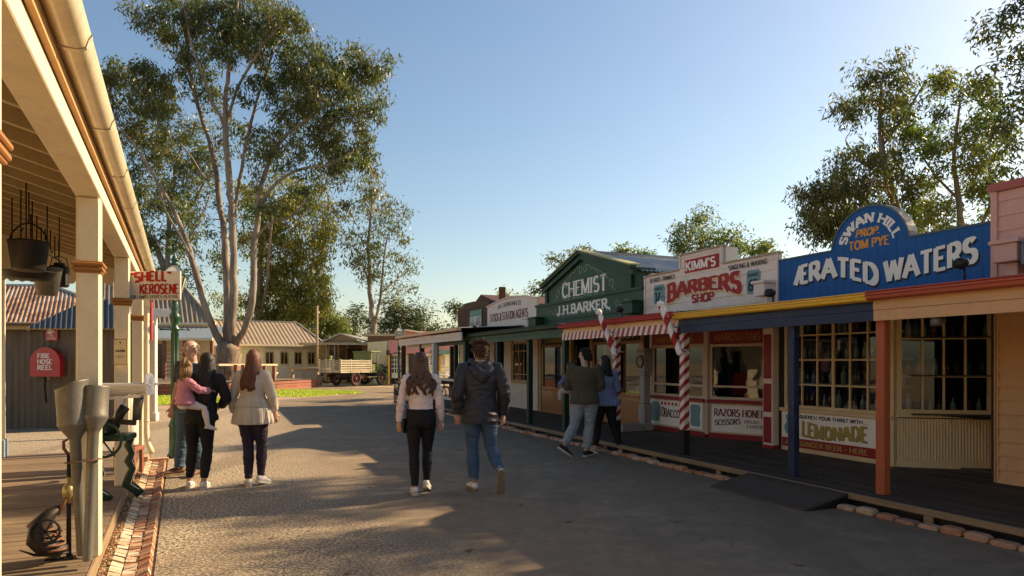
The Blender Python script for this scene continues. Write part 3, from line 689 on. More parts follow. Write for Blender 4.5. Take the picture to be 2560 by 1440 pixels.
mb.beam((-.035,-.017,-.065),(.035,-.017,-.065),.002,.004, M['letter_black'])
mb.prism([(.012*math.cos(a),.105+.008*math.sin(a)) for a in np.linspace(0,6.28,10)[:-1]], -.018,-.016, M['letter_black'])
mb.build('paper', nt_)
# ---- hanging tub, buckets and hooks
def chain(mb, p, q): mb.tube([p, q], .006, M['dark_iron'], 5)
tb = thing('hanging_tub', 'dark oval iron tub hanging by its handle under the verandah rafters', 'tub', at(72, 640, 6.0), RT)
mb = MB(); mb.loft([(0,0,-.13),(0,0,-.12),(0,0,.10),(0,0,.12),(0,0,.115),(0,0,-.10)], [(.15,.11),(.17,.125),(.21,.15),(.22,.16),(.20,.14),(.155,.11)], M['dark_iron'], 20); mb.build('tub_body', tb)
mb = MB(); mb.tube([(-.0,.15,.1),(0,.12,.2),(0,.06,.27),(0,0,.29),(0,-.06,.27),(0,-.12,.2),(0,-.15,.1)], .008, M['dark_iron'], 6); mb.build('handle', tb)
mb = MB(); chain(mb, (0,0,.28), (0,0,.62)); chain(mb, (-.12,.0,.1), (-.12,.0,.62)); mb.build('hook', tb)
pn = thing('hanging_pan', 'shallow black pan hanging tilted below the oval tub', 'pan', at(70, 690, 6.3), RT)
mb = MB(); rt_ = Matrix.Rotation(.25, 3, 'X'); mb.lathe([(.02,-.03),(.17,-.03),(.22,.03),(.23,.035),(.21,.03),(.16,-.02),(.02,-.02)], M['dark_iron'], 22, (0,0,0)); mb.build('pan_bowl', pn)
mb = MB(); chain(mb, (.2,0,.02), (.2,0,.85)); chain(mb, (-.2,.02,.02), (-.2,.02,.85)); mb.build('hook', pn)
bk = thing('hanging_bucket', 'galvanised bucket with a dark side hanging under the verandah', 'bucket', at(118, 705, 6.6), RT)
mb = MB(); mb.lathe([(.085,-.13),(.125,.12),(.132,.125),(.132,.135),(.12,.13),(.08,-.12)], M['galv'], 22); mb.build('bucket_body', bk)
mb = MB(); mb.tube([(0,.125,.12),(0,.09,.22),(0,0,.27),(0,-.09,.22),(0,-.125,.12)], .005, M['dark_iron'], 6); chain(mb, (0,0,.27),(0,0,.85)); mb.build('handle', bk)
bk2 = thing('hanging_billy', 'small black square can hanging right of the galvanised bucket', 'can', at(148, 690, 6.9), RT)
mb = MB(); mb.bbox((-.08,-.08,-.11),(.08,.08,.10), M['dark_iron'], .015); mb.lathe([(.05,0),(.05,.03),(.0,.035)], M['dark_iron'], 14, (0,0,.10)); mb.build('can_body', bk2)
mb = MB(); mb.tube([(0,.08,.08),(0,.06,.18),(0,0,.2),(0,-.06,.18),(0,-.08,.08)], .005, M['dark_iron'], 6); chain(mb, (0,0,.2),(0,0,.8)); mb.build('handle', bk2)
mb = MB()
for k, (px, y0, y1, Y) in enumerate(((30,495,600,6.1),(52,497,570,6.2),(77,535,600,6.4),(92,540,605,6.5),(103,568,610,6.7),(113,572,612,6.8),(126,575,625,7.0),(137,590,640,7.1),(147,600,650,7.2))):
    o = MB(); o.tube([at(px, y0, Y), at(px, y1, Y), at(px+3, y1+8, Y), at(px+6, y1, Y)], .006, M['dark_iron'], 5)
    ob = o.build('meat_hook'); tag(ob, 'thin dark iron hook hanging from the verandah rafters above the tubs', 'hook', 'iron hooks hanging from the rafters')
# ---- funnels leaning against the second post
def funnel(name, label, top, bot, r, cl, lean, mat=M['galv'], cut=.0):
    t = thing(name, label, 'funnel', bot, 0, 'galvanised funnels leaning on the post')
    d = Vector(top) - Vector(bot); L = d.length; dz = d.normalized()
    def ring(z, rr, slope=0.0, n=28):
        sx = Vector((1,0,0)); sx = (sx - dz*sx.dot(dz)).normalized(); sy = dz.cross(sx)
        return [dz*(z + slope*math.cos(2*math.pi*k/n)) + sx*math.cos(2*math.pi*k/n)*rr + sy*math.sin(2*math.pi*k/n)*rr for k in range(n)]
    n = 28
    prof = [(0,.030,0),(cl,.036,0),(cl+.02,.045,0),(cl+.10,r*.97,0),(cl+.115,r*1.02,0),(cl+.13,r*.98,0),(L-.01,r,cut),(L,r*1.03,cut),(L-.005,r*.97,cut),(cl+.12,r*.92,0)]
    vs = []; fs = []
    for z, rr, sl in prof: vs += ring(z, rr, sl)
    for i in range(len(prof)-1):
        for k in range(n): j = (k+1) % n; fs.append((i*n+k, i*n+j, i*n+n+j, i*n+n+k))
    mb = MB(); mb.add(vs, fs, mat, True); mb.build('funnel_body', t)
    return t
funnel('tall_funnel', 'tall galvanised funnel with a slanted mouth, left one leaning on the post', at(179, 962, 4.70), at(206, 1388, 4.72), .100, .80, 0, cut=.035)
funnel('straight_funnel', 'tall galvanised funnel with a level mouth, behind the slanted one', at(238, 966, 4.78), at(220, 1402, 4.62), .088, .86, 0)
mb = MB(); c = at(208, 1152, 4.70); 
mb.loft([c+Vector((math.cos(a)*.115, math.sin(a)*.07, .012*math.cos(a))) for a in np.linspace(0, 6.283, 25)], [(.004,.013)]*25, M['rust'], 6, side=(0,0,1), cap=False)
tag(mb.build('iron_strap'), 'rusty iron hoop tying the two funnels to the post', 'hoop')
# ---- old hand pump in front of the post
hp = thing('hand_pump', 'old iron hand pump with a brass bulb and black bellows body on the deck', 'pump', at(172, 1400, 4.83)*Vector((1,1,0))+Vector((0,0,.15)), RT)
mb = MB(); mb.tube([(0,0,0),(0,0,.3),(0,0,.75)], [.017,.015,.012], M['dark_iron'], 10)
mb.lathe([(.025,0),(.025,.02),(.018,.03)], M['dark_iron'], 10); mb.build('pump_rod', hp)
mb = MB(); mb.lathe([(.012,-.06),(.02,-.05),(.024,-.03),(.038,-.0),(.042,.03),(.034,.06),(.018,.08),(.015,.11),(.02,.12),(.012,.13)], paint('old_brass',(.30,.26,.10),.4,.5,metal=.5), 16, (0,0,.46)); mb.build('brass_bulb', hp)
mb = MB(); mb.loft([(-.03,.0,.10),(-.04,.06,.09),(-.05,.13,.12),(-.05,.17,.17),(-.05,.16,.27),(-.03,.10,.35),(0,.04,.38)], [(.03,.02),(.06,.05),(.085,.07),(.09,.075),(.08,.07),(.05,.04),(.02,.02)], M['dark_iron'], 14)
for k in range(6): mb.torus((-.045,.08+.018*k,.10+.035*k), .072+.01*math.sin(k), .009, M['rust'], 'z', 18, 6)
[mb.sphere((-.045+.085*math.cos(a),.12+.085*math.sin(a),.22), .009, M['rust'], 6, 5) for a in np.linspace(0,5.6,8)]
mb.torus((-.13,.12,.24), .085, .009, M['dark_iron'], 'x', 22, 6)
[mb.tube([(-.13,.12,.24),(-.13,.12+.085*math.cos(a),.24+.085*math.sin(a))], .006, M['dark_iron'], 5) for a in np.linspace(0,5.2,6)]
mb.tube([(-.04,.06,.33),(-.02,.01,.45),(0,.0,.58)], .011, M['rust'], 8); mb.build('bellows', hp)
mb = MB(); mb.loft([(0,.0,.06),(-.02,.10,.05),(-.04,.2,.07),(-.05,.28,.115)], [(.03,.012),(.035,.01),(.03,.008),(.006,.004)], M['dark_iron'], 8); mb.tube([(0,-.02,.03),(.03,.06,.0),(.0,.14,.02),(-.03,.05,.04)], .012, M['dark_iron'], 6); mb.build('foot_spike', hp)
mb = MB(); mb.tube([(0,0,.74),(.0,.03,.79),(-.01,.03,.84),(0,-.01,.86),(.0,-.03,.8),(0,.0,.73)], .011, M['rust'], 8); mb.build('handle', hp)
# ---- green cast iron machine with white tray
ms = thing('hand_mill', 'green cast iron hand mill with a white feed tray and scrolled legs on the deck', 'machine', Vector((at(275,1240,7.0).x, 7.0, .15)), R(12))
mg = M['green2']; gold = M['letter_white']
for yy, ox in ((-.12,-.03), (.16,.17)):
    mb = MB(); pts = [(-.02,.62),(-.05,.52),(-.02,.44),(-.045,.36),(-.01,.28),(-.04,.20),(-.06,.12),(.02,.06),(.07,.0)]
    pts = [(x_+ox, z_) for x_, z_ in pts]; mb.loft([(x_, yy, z_) for x_, z_ in pts], [(.03,.02),(.045,.018),(.03,.018),(.05,.018),(.035,.018),(.045,.018),(.06,.018),(.05,.018),(.05,.016)], mg, 8)
    mb.loft([(x_+.042, yy-.018, z_) for x_, z_ in pts[:-1]], [(.004,.004)]*8, gold, 5); mb.build('leg', ms)
mb = MB(); mb.bbox((-.09,-.14,.60),(.20,.18,.66), mg, .01); mb.bbox((-.1,-.1,.66),(.02,.14,.82), mg, .02); mb.build('bed', ms)
mb = MB(); mb.torus((.0,-.20,.62), .17, .014, mg, 'y', 28, 8); [mb.tube([(0,-.20,.62),(.20*math.cos(a),-.20,.62+.20*math.sin(a))], .009, mg, 6) for a in (0.3,1.55,2.8,4.05,5.3)]; mb.tube([(0,-.22,.62),(0,.1,.62)], .018, mg, 8); mb.build('flywheel', ms)
mb = MB(); mb.tube([(.05,-.05,.68),(.12,-.06,.88),(.16,-.06,.94)], [.03,.045,.05], M['dark_iron'], 12); mb.beam((.0,-.04,.80),(.27,-.1,.78), .04,.05, M['black']); mb.build('crank_arm', ms)
mb = MB(); mb.tube([(-.04,-.12,.84),(-.03,-.18,1.02),(-.01,-.20,1.09)], [.035,.055,.06], M['rust'], 14); mb.build('spout', ms)
mb = MB(); # half cylinder tray lying across, open at the top, with a round back and end plate
n = 14; L0, L1 = -.16, .36
for k in range(n):
    a0, a1 = math.pi*(1.0+k/n), math.pi*(1.0+(k+1)/n)
    p = lambda a, rr: (math.cos(a)*rr, math.sin(a)*rr)
    (y0,z0),(y1,z1) = p(a0,.13),p(a1,.13); (y2,z2),(y3,z3) = p(a0,.118),p(a1,.118)
    mb.add([(L0,y0,1.16+z0*.9),(L1,y0,1.19+z0*.9),(L1,y1,1.19+z1*.9),(L0,y1,1.16+z1*.9),(L0,y2,1.16+z2*.9),(L1,y2,1.19+z2*.9),(L1,y3,1.19+z3*.9),(L0,y3,1.16+z3*.9)], [(0,1,2,3),(7,6,5,4),(0,4,5,1),(2,6,7,3)], paint('bright_enamel',(.86,.82,.76),.35,.1), True)
mb.prism([(.15*math.cos(a), 1.172+.11*math.sin(a)) for a in np.linspace(0,math.pi,14)], .36, .385, paint('bright_enamel',(.86,.82,.76),.35,.1), 'yz')
mb.prism([(-.15,1.17),(.15,1.17),(.10,1.06),(-.10,1.06)], .362, .383, paint('bright_enamel',(.86,.82,.76),.35,.1), 'yz')
mb.bbox((-.16,-.155,1.155),(.42,-.125,1.18), paint('bright_enamel',(.86,.82,.76),.35,.1), .004); mb.bbox((-.16,.125,1.155),(.42,.155,1.18), paint('bright_enamel',(.86,.82,.76),.35,.1), .004)
mb.build('tray', ms)
mb = MB(); mb.beam((.05,.02,.82),(.12,.02,1.06), .06,.05, paint('bright_enamel',(.86,.82,.76),.35,.1)); mb.beam((.0,0,1.03),(.3,0,1.05), .1,.03, paint('bright_enamel',(.86,.82,.76),.35,.1)); mb.tube([(.26,.03,1.04),(.24,.03,.80)], [.05,.04], M['galv'], 14); mb.build('tray_support', ms)
# timber props and a churn lid further along the deck
mb = MB(); mb.lathe([(.10,0),(.11,.02),(.11,.5),(.07,.58),(.07,.64),(.10,.66),(.10,.70),(.03,.73),(.0,.73)], M['white'], 20)
o = mb.build('milk_churn', None, Vector((at(322,1000,8.6).x, 8.6, .5)), 0); tag(o, 'white enamel churn on a stand behind the mill tray', 'churn')
mb = MB(); mb.bbox((-.14,-.12,-.06),(.14,.12,-.01), M['redwood'], .006); [mb.bbox((x_-.02,y_-.02,-.35),(x_+.02,y_+.02,-.06), M['redwood'], .004) for x_ in (-.11,.11) for y_ in (-.09,.09)]; mb.build('stand', o)

# ================================================================ corrugated shed behind the verandah
SH = 16.0
sx0, sx1 = -15.5, at(345, 900, SH).x
_b0 = MB.build
def _shear(s, name, parent=None, *a, **k):
    if parent is not None and parent.name.startswith(('corrugated_shed','skillion')): s.v = [(x-.60*y, y, z) for x, y, z in s.v]
    return _b0(s, name, parent, *a, **k)
MB.build = _shear
shed = thing('corrugated_shed', 'old corrugated iron shed with rusty hipped roof behind the verandah', 'building', (sx0, SH, 0), 0)
Ws = sx1 - sx0
mb = MB(); mb.corr((0,0,0), (Ws,0,0), (0,0,2.33), M['grey_iron_wall'], .15, .012, seg=6); mb.corr((Ws,0,0), (0,5,0), (0,0,2.33), M['grey_iron_wall'], .15, .012)
mb.add([(0,5,0),(Ws,5,0),(Ws,5,2.33),(0,5,2.33)], [(0,1,2,3)], M['grey_iron_wall']); mb.add([(0,0,0),(0,5,0),(0,5,2.33),(0,0,2.33)], [(0,1,2,3)], M['grey_iron_wall']); mb.build('wall', shed)
mb = MB(); mb.bbox((-.1,-.22,2.30),(Ws+.25,-.19,2.42), M['ochre'], .004); mb.build('fascia', shed)
x = .4
while x < Ws:
    mb = MB(); mb.box((x,-.18,2.27),(x+.07,.1,2.33), M['log']); mb.build('rafter_end', shed); x += 1.25
hr = 2.3; rise = 1.15
mb = MB(); mb.corr((-.2,-.26,2.43), (Ws+.5,0,0), (0,hr+.26,rise), M['rustroof'], .11, .017, v1=lambda u: min(1.0, (1-u)*(Ws+.5)/(hr+.1)))
mb.corr((Ws+.3,-.26,2.43), (0,5.5,0), (-(hr+.3),0,rise), M['bluegrey_roof'], .11, .017, v1=lambda u: min(1.0, u*5.5/(hr+.26), (1-u)*5.5/(hr+.26)))
mb.corr((Ws+.3,5.2,2.43), (-(Ws+.5),0,0), (0,-(hr+.26),rise), M['rustroof'], .11, .017, v1=lambda u: min(1.0, u*(Ws+.5)/(hr+.1)))
mb.build('roof', shed)
mb = MB(); mb.tube([(-.2,2.35,3.60),(Ws-hr+.1,2.35,3.60),(Ws+.32,-.28,2.45)], .05, M['galvroof'], 6); mb.tube([(-.2,-.29,2.43),(Ws+.3,-.29,2.43)], .04, M['grey_iron_wall'], 8); mb.build('ridge_cap', shed)
# added peaked sheet: shade on the shed roof put into its pitch and colour
lt = thing('skillion_shade', 'steep dull blue iron sheet imitating the shaded slope of the shed roof', 'awning', (at(205, 850, 14.5).x, 14.5, 0), 0)
mb = MB(); mb.corr((-1.1,-.3,2.25), (2.3,0,0), (0,.75,.72), paint('shaded_roof_blue', (.085,.10,.115), .6, .5), .11, .017, v1=lambda u: min(1, u*1.7+.05, (1-u)*3.0+.05)); mb.build('roof', lt)
mb = MB(); mb.bbox((1.1,-.28,0),(1.19,-.19,2.24), M['log'], .006); mb.build('post', lt)
MB.build = _b0
# fire hose reel cover and sign on the shed wall
fh = thing('hose_reel', 'red domed fire hose reel cover with white stencilled words on the shed wall', 'hose reel', at(126, 940, SH-.04), 0)
w2 = .335; pr = [(-w2,0),(w2,0),(w2,.30)] + [(w2*math.cos(a), .30+.36*math.sin(a)) for a in np.linspace(.15, math.pi-.15, 16)] + [(-w2,.30)]
mb = MB(); mb.prism(pr, -.17, 0, M['fire_red']); 
pr2 = [(x_*1.04, z_*1.03-.01) for x_, z_ in pr]; mb.prism(pr2, -.19, -.16, M['fire_red'])
for i, wd in enumerate(('FIRE','HOSE','REEL')): write(mb, wd, (-.17,-.19,.42-i*.135), (1,0,0),(0,0,1), .34 if wd != 'FIRE' else .28, .10, M['letter_white'], .2,.17,.05)
mb.build('cover', fh)
mb = MB(); mb.tube([(-.02,-.15,0),(-.03,-.14,-.3),(0,-.13,-.62)], .02, M['black'], 8); mb.build('hose', fh)
mb = MB(); mb.tube([(.06,-.16,0),(.06,-.16,-.08)], .02, M['letter_gold'], 8); mb.torus((.09,-.17,-.07), .035, .008, M['letter_gold'], 'z', 12, 5); mb.build('tap', fh)
fs = thing('fire_sign', 'small square red fire sign fixed above the hose reel cover', 'sign', at(130, 835, SH-.04), 0)
mb = MB(); mb.bbox((-.14,-.02,-.16),(.14,0,.16), M['fire_red'], .004); mb.box((-.09,-.0235,.0),(.02,-.0205,.11), M['letter_white']); mb.box((.03,-.0235,.04),(.07,-.0205,.07), M['letter_white'])
write(mb, 'FIRE', (-.045,-.02,-.06), (1,0,0),(0,0,1), .09,.035, M['letter_white'], .2,.16); write(mb, 'HOSE REEL', (-.11,-.02,-.12), (1,0,0),(0,0,1), .22,.035, M['letter_white'], .2,.16); mb.build('sign_board', fs)

# ================================================================ street lamps
def lamp(name, label, loc, scale=1.0):
    t = thing(name, label, 'street lamp', loc, R(20), 'old style street lamps'); t.scale = (scale,)*3
    g = M['lamp_green']
    mb = MB(); mb.lathe([(.12,0),(.12,.05),(.09,.09),(.085,.5),(.10,.53),(.08,.58),(.055,.66),(.056,1.5),(.052,2.10),(.075,2.12),(.075,2.15),(.05,2.18),(.06,2.25),(.085,2.32),(.085,2.36),(.05,2.42),(.07,2.47),(.05,2.52),(.06,2.56),(.04,2.60)], g, 20)
    for k in range(8):
        a = k*math.pi/4; mb.tube([(.058*math.cos(a),.058*math.sin(a),.7),(.053*math.cos(a),.053*math.sin(a),2.08)], .006, g, 5)
    mb.build('lamp_post', t)
    mb = MB(); mb.tube([(-.2,0,2.13),(.2,0,2.13)], .013, g, 8); mb.sphere((-.21,0,2.13), .022, g); mb.sphere((.21,0,2.13), .022, g); mb.build('ladder_bar', t)
    ln = MB(); a, b = .10, .235; z0, z1 = 2.66, 3.02
    for k in range(4):
        an = math.pi/4+k*math.pi/2; d = Vector((math.cos(an), math.sin(an), 0)); d2 = Vector((math.cos(an+math.pi/2), math.sin(an+math.pi/2), 0))
        ln.beam(d*a+Vector((0,0,z0)), d*b+Vector((0,0,z1)), .016,.016, g); ln.beam(d*b+Vector((0,0,z1)), d2*b+Vector((0,0,z1)), .022,.022, g); ln.beam(d*a+Vector((0,0,z0)), d2*a+Vector((0,0,z0)), .018,.018, g)
        ln.beam(d*a+Vector((0,0,z0)), d*.03+Vector((0,0,2.58)), .012,.012, g); ln.beam(d*b+Vector((0,0,z1)), d*.075+Vector((0,0,3.20)), .016,.012, g)
        vs = [d*(b+.012)+Vector((0,0,z1+.012)), d2*(b+.012)+Vector((0,0,z1+.012)), d2*.075+Vector((0,0,3.205)), d*.075+Vector((0,0,3.205))]
    ln.lathe([(.08,3.20),(.085,3.215),(.05,3.23),(.05,3.27),(.075,3.28),(.06,3.30),(.03,3.32),(.035,3.34),(.014,3.36),(.018,3.38),(.0,3.41)], g, 14)
    lo = ln.build('lantern', t)
    gm = MB()
    for k in range(4):
        an = math.pi/4+k*math.pi/2; d = Vector((math.cos(an), math.sin(an), 0)); d2 = Vector((math.cos(an+math.pi/2), math.sin(an+math.pi/2), 0))
        gm.quad(d*a*.97+Vector((0,0,z0+.01)), d2*a*.97+Vector((0,0,z0+.01)), d2*b*.97+Vector((0,0,z1-.01)), d*b*.97+Vector((0,0,z1-.01)), M['lantern_glass'])
        gm.quad(d*b*.97+Vector((0,0,z1+.01)), d2*b*.97+Vector((0,0,z1+.01)), d2*.072+Vector((0,0,3.195)), d*.072+Vector((0,0,3.195)), M['lantern_glass'])
    gm.build('glass_pane', lo)
    gm = MB(); gm.lathe([(.02,0),(.035,.03),(.03,.10),(.012,.14),(.0,.15)], M['letter_white'], 12, (0,0,2.74)); gm.build('mantle', lo)
    return t
lamp('street_lamp', 'dark green street lamp with glass lantern behind the kerosene sign', Vector((at(437,1144,11.07).x, 11.07, 0)), .975)
lamp('street_lamp', 'slim green street lamp standing left of the pale pink verandah', Vector((at(998,1000,26.2).x, 26.2, 0)), .90)
# ================================================================ boardwalk on the right (frame R: x towards the viewer, y into the shops)
FN = 8.25
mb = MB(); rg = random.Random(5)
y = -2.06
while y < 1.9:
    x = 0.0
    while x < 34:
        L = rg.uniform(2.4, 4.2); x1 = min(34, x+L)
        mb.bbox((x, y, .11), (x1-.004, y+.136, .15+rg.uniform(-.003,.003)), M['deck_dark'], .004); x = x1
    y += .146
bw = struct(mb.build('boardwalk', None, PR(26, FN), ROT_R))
mb = MB(); mb.bbox((0,-2.10,.085),(34,-2.063,.152), M['edge'], .006); mb.box((0,-2.03,-.01),(34,-2.0,.105), M['black']); [mb.box((x_,-2.09,-.01),(x_+.09,-2.065,.084), M['edge']) for x_ in np.arange(.5,34,1.5)]; o = struct(mb.build('boardwalk_edge', None, PR(26, FN), ROT_R))  # black strip under the edge board stands for the shade in the gap
mb = MB()
x = 0
while x < 33:
    L = .22; j = [rg.uniform(-.012,.012) for _ in range(4)]
    mb.bbox((x+j[0]*.3, -2.28+j[1]*1.5, -.01), (x+L*.9+j[2], -2.15+j[1]*1.5, .05+j[3]*1.5), M['brick'], .02); x += .205+.03*rg.random()
o = mb.build('brick_edging', None, PR(26, FN), ROT_R); tag(o, 'single row of worn bricks edging the road below the dark boardwalk', 'edging')
# ramp
mb = MB()
a0, a1 = 26-6.85, 26-5.35
for i in range(5):
    y0, y1 = -2.72+i*.13, -2.72+i*.13+.126; z0, z1 = .02+(i)*.026, .02+(i+1)*.026
    vs = [(a0,y0,z0),(a1,y0,z0),(a1,y1,z1),(a0,y1,z1),(a0,y0,z0-.02),(a1,y0,z0-.02),(a1,y1,z1-.035),(a0,y1,z1-.035)]
    mb.add(vs, [(0,1,2,3),(4,0,3,7),(1,5,6,2),(4,5,1,0),(6,7,3,2)], M['deck_dark'])
mb.add([(a0,-2.72,0),(a1,-2.72,0),(a1,-2.10,.13),(a0,-2.10,.13),(a1,-2.10,0),(a0,-2.10,0)], [(1,4,2),(0,3,5)], M['black'])
o = mb.build('timber_ramp', None, PR(26, FN), ROT_R); tag(o, 'dark low timber ramp leading from the road up to the boardwalk between the posts', 'ramp')

def shop(s1, s2, name, label):
    return thing(name, label, 'shop', PR(s2, FN), ROT_R), s2-s1
def bottle(mb, x, y, z, h, kind):
    r = h*.16
    mb.lathe([(r,0),(r,h*.55),(r*.8,h*.66),(r*.35,h*.78),(r*.33,h*.95),(r*.42,h*.96),(r*.42,h)], M[kind], 10, (x,y,z))
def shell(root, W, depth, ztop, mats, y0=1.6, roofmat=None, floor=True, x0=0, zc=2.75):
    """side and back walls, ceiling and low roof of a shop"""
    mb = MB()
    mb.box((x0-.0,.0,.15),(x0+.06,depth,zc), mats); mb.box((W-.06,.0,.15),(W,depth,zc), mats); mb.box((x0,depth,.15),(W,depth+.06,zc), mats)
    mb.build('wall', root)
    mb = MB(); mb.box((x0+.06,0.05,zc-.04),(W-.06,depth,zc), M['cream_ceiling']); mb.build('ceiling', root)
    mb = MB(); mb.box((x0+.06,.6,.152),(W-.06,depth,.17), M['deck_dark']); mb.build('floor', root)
def verandah(root, W, fascia_mat, gutter_mat, zf0, zf1, zg, boards=2, roof=True, x0=0.0, x1=None, gz=None):
    x1 = W if x1 is None else x1
    mb = MB(); hh = (zf1-zf0)/boards
    for i in range(boards): mb.box((x0, -1.99-.006*i, zf0+i*hh+(0.004 if i else 0)), (x1, -1.95, zf0+(i+1)*hh), fascia_mat)
    mb.build('fascia', root)
    g = [(-1.99,zg),(-1.99,zg-.07),(-2.01,zg-.088),(-2.07,zg-.092),(-2.10,zg-.075),(-2.105,zg-.045),(-2.085,zg-.03),(-2.085,zg-.012),(-2.11,zg-.004),(-2.105,zg+.008),(-2.09,zg)]
    mb = MB(); n = len(g); vs = [(xx, y_, z_) for xx in (x0-.02, x1+.0) for y_, z_ in g]
    mb.add(vs, [(i+n, i+1+n, i+1, i) for i in range(n-1)], gutter_mat)
    for xx in (x0-.018, x1-.002): mb.add([(xx, y_, z_) for y_, z_ in g[:9]], [tuple(range(9))], gutter_mat)
    mb.build('gutter', root)
    mb = MB(); mb.corr((x0+.0,-2.04,zg), (x1-x0,0,0), (0,2.0,.14), M['galvroof'], .076, .009, seg=5); mb.build('verandah_roof', root)
    mb = MB(); k = x0+.3
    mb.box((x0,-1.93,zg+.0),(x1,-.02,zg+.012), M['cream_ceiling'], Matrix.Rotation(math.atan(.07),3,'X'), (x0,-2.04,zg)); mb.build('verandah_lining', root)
def post(root, x, mat, h, w_=.12, base=None, y=-1.85):
    mb = MB(); mb.bbox((x-w_/2,y-w_/2,.15),(x+w_/2,y+w_/2,h), mat, .01); p = mb.build('post', root)
    if base: mb = MB(); mb.bbox((x-w_/2-.006,y-w_/2-.006,.15),(x+w_/2+.006,y+w_/2+.006,base), M['black'], .01); mb.build('post_base', p)
    return p
def corbel(root, x, z, mat, w_=.34, h=.26, d=.34):
    mb = MB(); mb.bbox((x-w_/2,-d,z),(x+w_/2,-.02,z+h), mat, .006); mb.bbox((x-w_/2-.03,-d-.03,z+h),(x+w_/2+.03,-.02,z+h+.045), mat, .006)
    mb.bbox((x-w_*.25,-d*.6,z-.30),(x+w_*.25,-.02,z), mat, .006); mb.build('corner_bracket', root)
def window(root, x0, x1, z0, z1, y, nx, nz, fm, bar=.03, frame=.06, deep=.06, ang=None, pane='glass', zs=None, name='window', bars2=None):
    """a glazed frame on the plane y = const (or turned by ang about x0)"""
    def T(mb):
        if ang is not None:
            c, s_ = math.cos(ang), math.sin(ang)
            mb.v = [(x0+(vx-x0)*c-(vy-y)*s_, y+(vx-x0)*s_+(vy-y)*c, vz) for vx, vy, vz in mb.v]
    mb = MB()
    mb.box((x0,y-deep/2,z0),(x0+frame,y+deep/2,z1), fm); mb.box((x1-frame,y-deep/2,z0),(x1,y+deep/2,z1), fm)
    mb.box((x0+frame,y-deep/2,z0),(x1-frame,y+deep/2,z0+frame), fm); mb.box((x0+frame,y-deep/2,z1-frame),(x1-frame,y+deep/2,z1), fm)
    xs = [x0+frame+(x1-x0-2*frame)*i/nx for i in range(1, nx)]
    zz = zs if zs else [z0+frame+(z1-z0-2*frame)*i/nz for i in range(1, nz)]
    for i, xx in enumerate(xs): b2 = bar*(2 if bars2 and i in bars2 else 1); mb.box((xx-b2/2,y-.018,z0+frame),(xx+b2/2,y+.018,z1-frame), fm)
    for q in zz: mb.box((x0+frame,y-.014,q-bar/2),(x1-frame,y+.014,q+bar/2), fm)
    T(mb); f = mb.build('window_frame', root)
    mb = MB(); mb.quad((x0+frame,y+.003,z0+frame),(x1-frame,y+.003,z0+frame),(x1-frame,y+.003,z1-frame),(x0+frame,y+.003,z1-frame), M[pane]); T(mb); mb.build('pane', f)
    return f

# ---------------------------------------------------------------- drinks shop, blue arched sign  s 5.10..8.46
A, W = shop(5.13, 8.46, 'drinks_shop', 'shop with blue arched signboard, navy and peach verandah and small paned bottle windows')
H = 3.17; xa, xb = 1.02, 2.43; cx = (xa+xb)/2+.03
m_arch = [(0,2.30),(W,2.30),(W,H),(2.28,H)]
cxx, rr_ = 1.655, .625
m_arch += [(cxx+rr_*math.cos(a), H-.09+.62*math.sin(a)) for a in np.linspace(.15, math.pi-.15, 24)] + [(1.03,H),(0,H)]
mb = MB(); mb.prism(m_arch, -.04, .02, M['blue_sign'])
for x in np.arange(.12, W, .14):            # vertical board joints
    top = H if abs(x-cxx) > .60 else H-.09+math.sqrt(max(0, .62**2-(x-cxx)**2))
    mb.box((x-.002,-.0415,2.3),(x+.002,-.0405,top-.02), M['navy'])
def wave(x, y): return (x, y*(.92+.22*(x/2.9)) + .045*math.cos(x*2.2-.2)-.0*x)
def aer(x, y):                              # letters swing: first word rises then falls, second word climbs
    if x < 1.87: return (x, y + .235 - .03*math.cos(x*3) - .17*max(0, (x-1.0)/.85)**1.6)
    return (x, y*(1.0+.06*(x-1.9)) + .10 + .11*((x-1.87)/1.26)**1.2)
wl = [('=RATED', .34, 1.46), ('WATERS', 1.91, 1.22)]
for wd, xo, wdt in wl:
    for dx, dz, mt, lf_ in ((.022,-.032,M['letter_black'],.002),(0,0,M['letter_white'],.0045)):
        write(mb, wd, (dx,-.04,2.53+dz), (1,0,0),(0,0,1), wdt, .275, mt, .27, .18, 0, (lambda x,y,xo=xo,dx=dx: aer(x+xo,y)), gap=.12, lift=lf_)
def arcw(r0, a0, a1, wdt, cz):
    def f(x, y):
        a = R(a0+(a1-a0)*x/wdt); r = r0+y*1.0
        return (r*math.cos(a), r*math.sin(a)+cz)
    return f
write(mb, 'SWAN HILL', (cxx,-.04,H-.085), (1,0,0),(0,0,1), 1.12, .125, M['letter_white'], .22, .15, .04, arcw(.40, 160, 16, 1.12, 0), gap=.10)
write(mb, 'PROP.', (cxx-.21,-.04,H+.135), (1,0,0),(0,0,1), .38, .10, M['letter_orange'], .24, .15, 0, slant=.25)
write(mb, 'TOM PYE', (cxx-.32,-.04,H-.035), (1,0,0),(0,0,1), .64, .12, M['letter_orange'], .22, .15, .03)
mb.build('parapet_sign', A)
mb = MB(); sl = m_arch[2:]
for a, b in zip(sl, sl[1:]): mb.beam((a[0],.03,a[1]+.012),(b[0],.03,b[1]+.012), .17, .024, paint('grey_blue_capping',(.10,.12,.14),.5,.3), up=(0,0,1) if abs(a[0]-b[0]) > 1e-3 else (1,0,0))
mb.build('capping', A)
verandah(A, W, M['navy'], M['yellow'], 1.98, 2.19, 2.27)
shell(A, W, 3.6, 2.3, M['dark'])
post(A, 8.46-6.36, M['navy'], 2.10, .10)
post(A, W-.0, M['orange_post'], 2.10, .105)
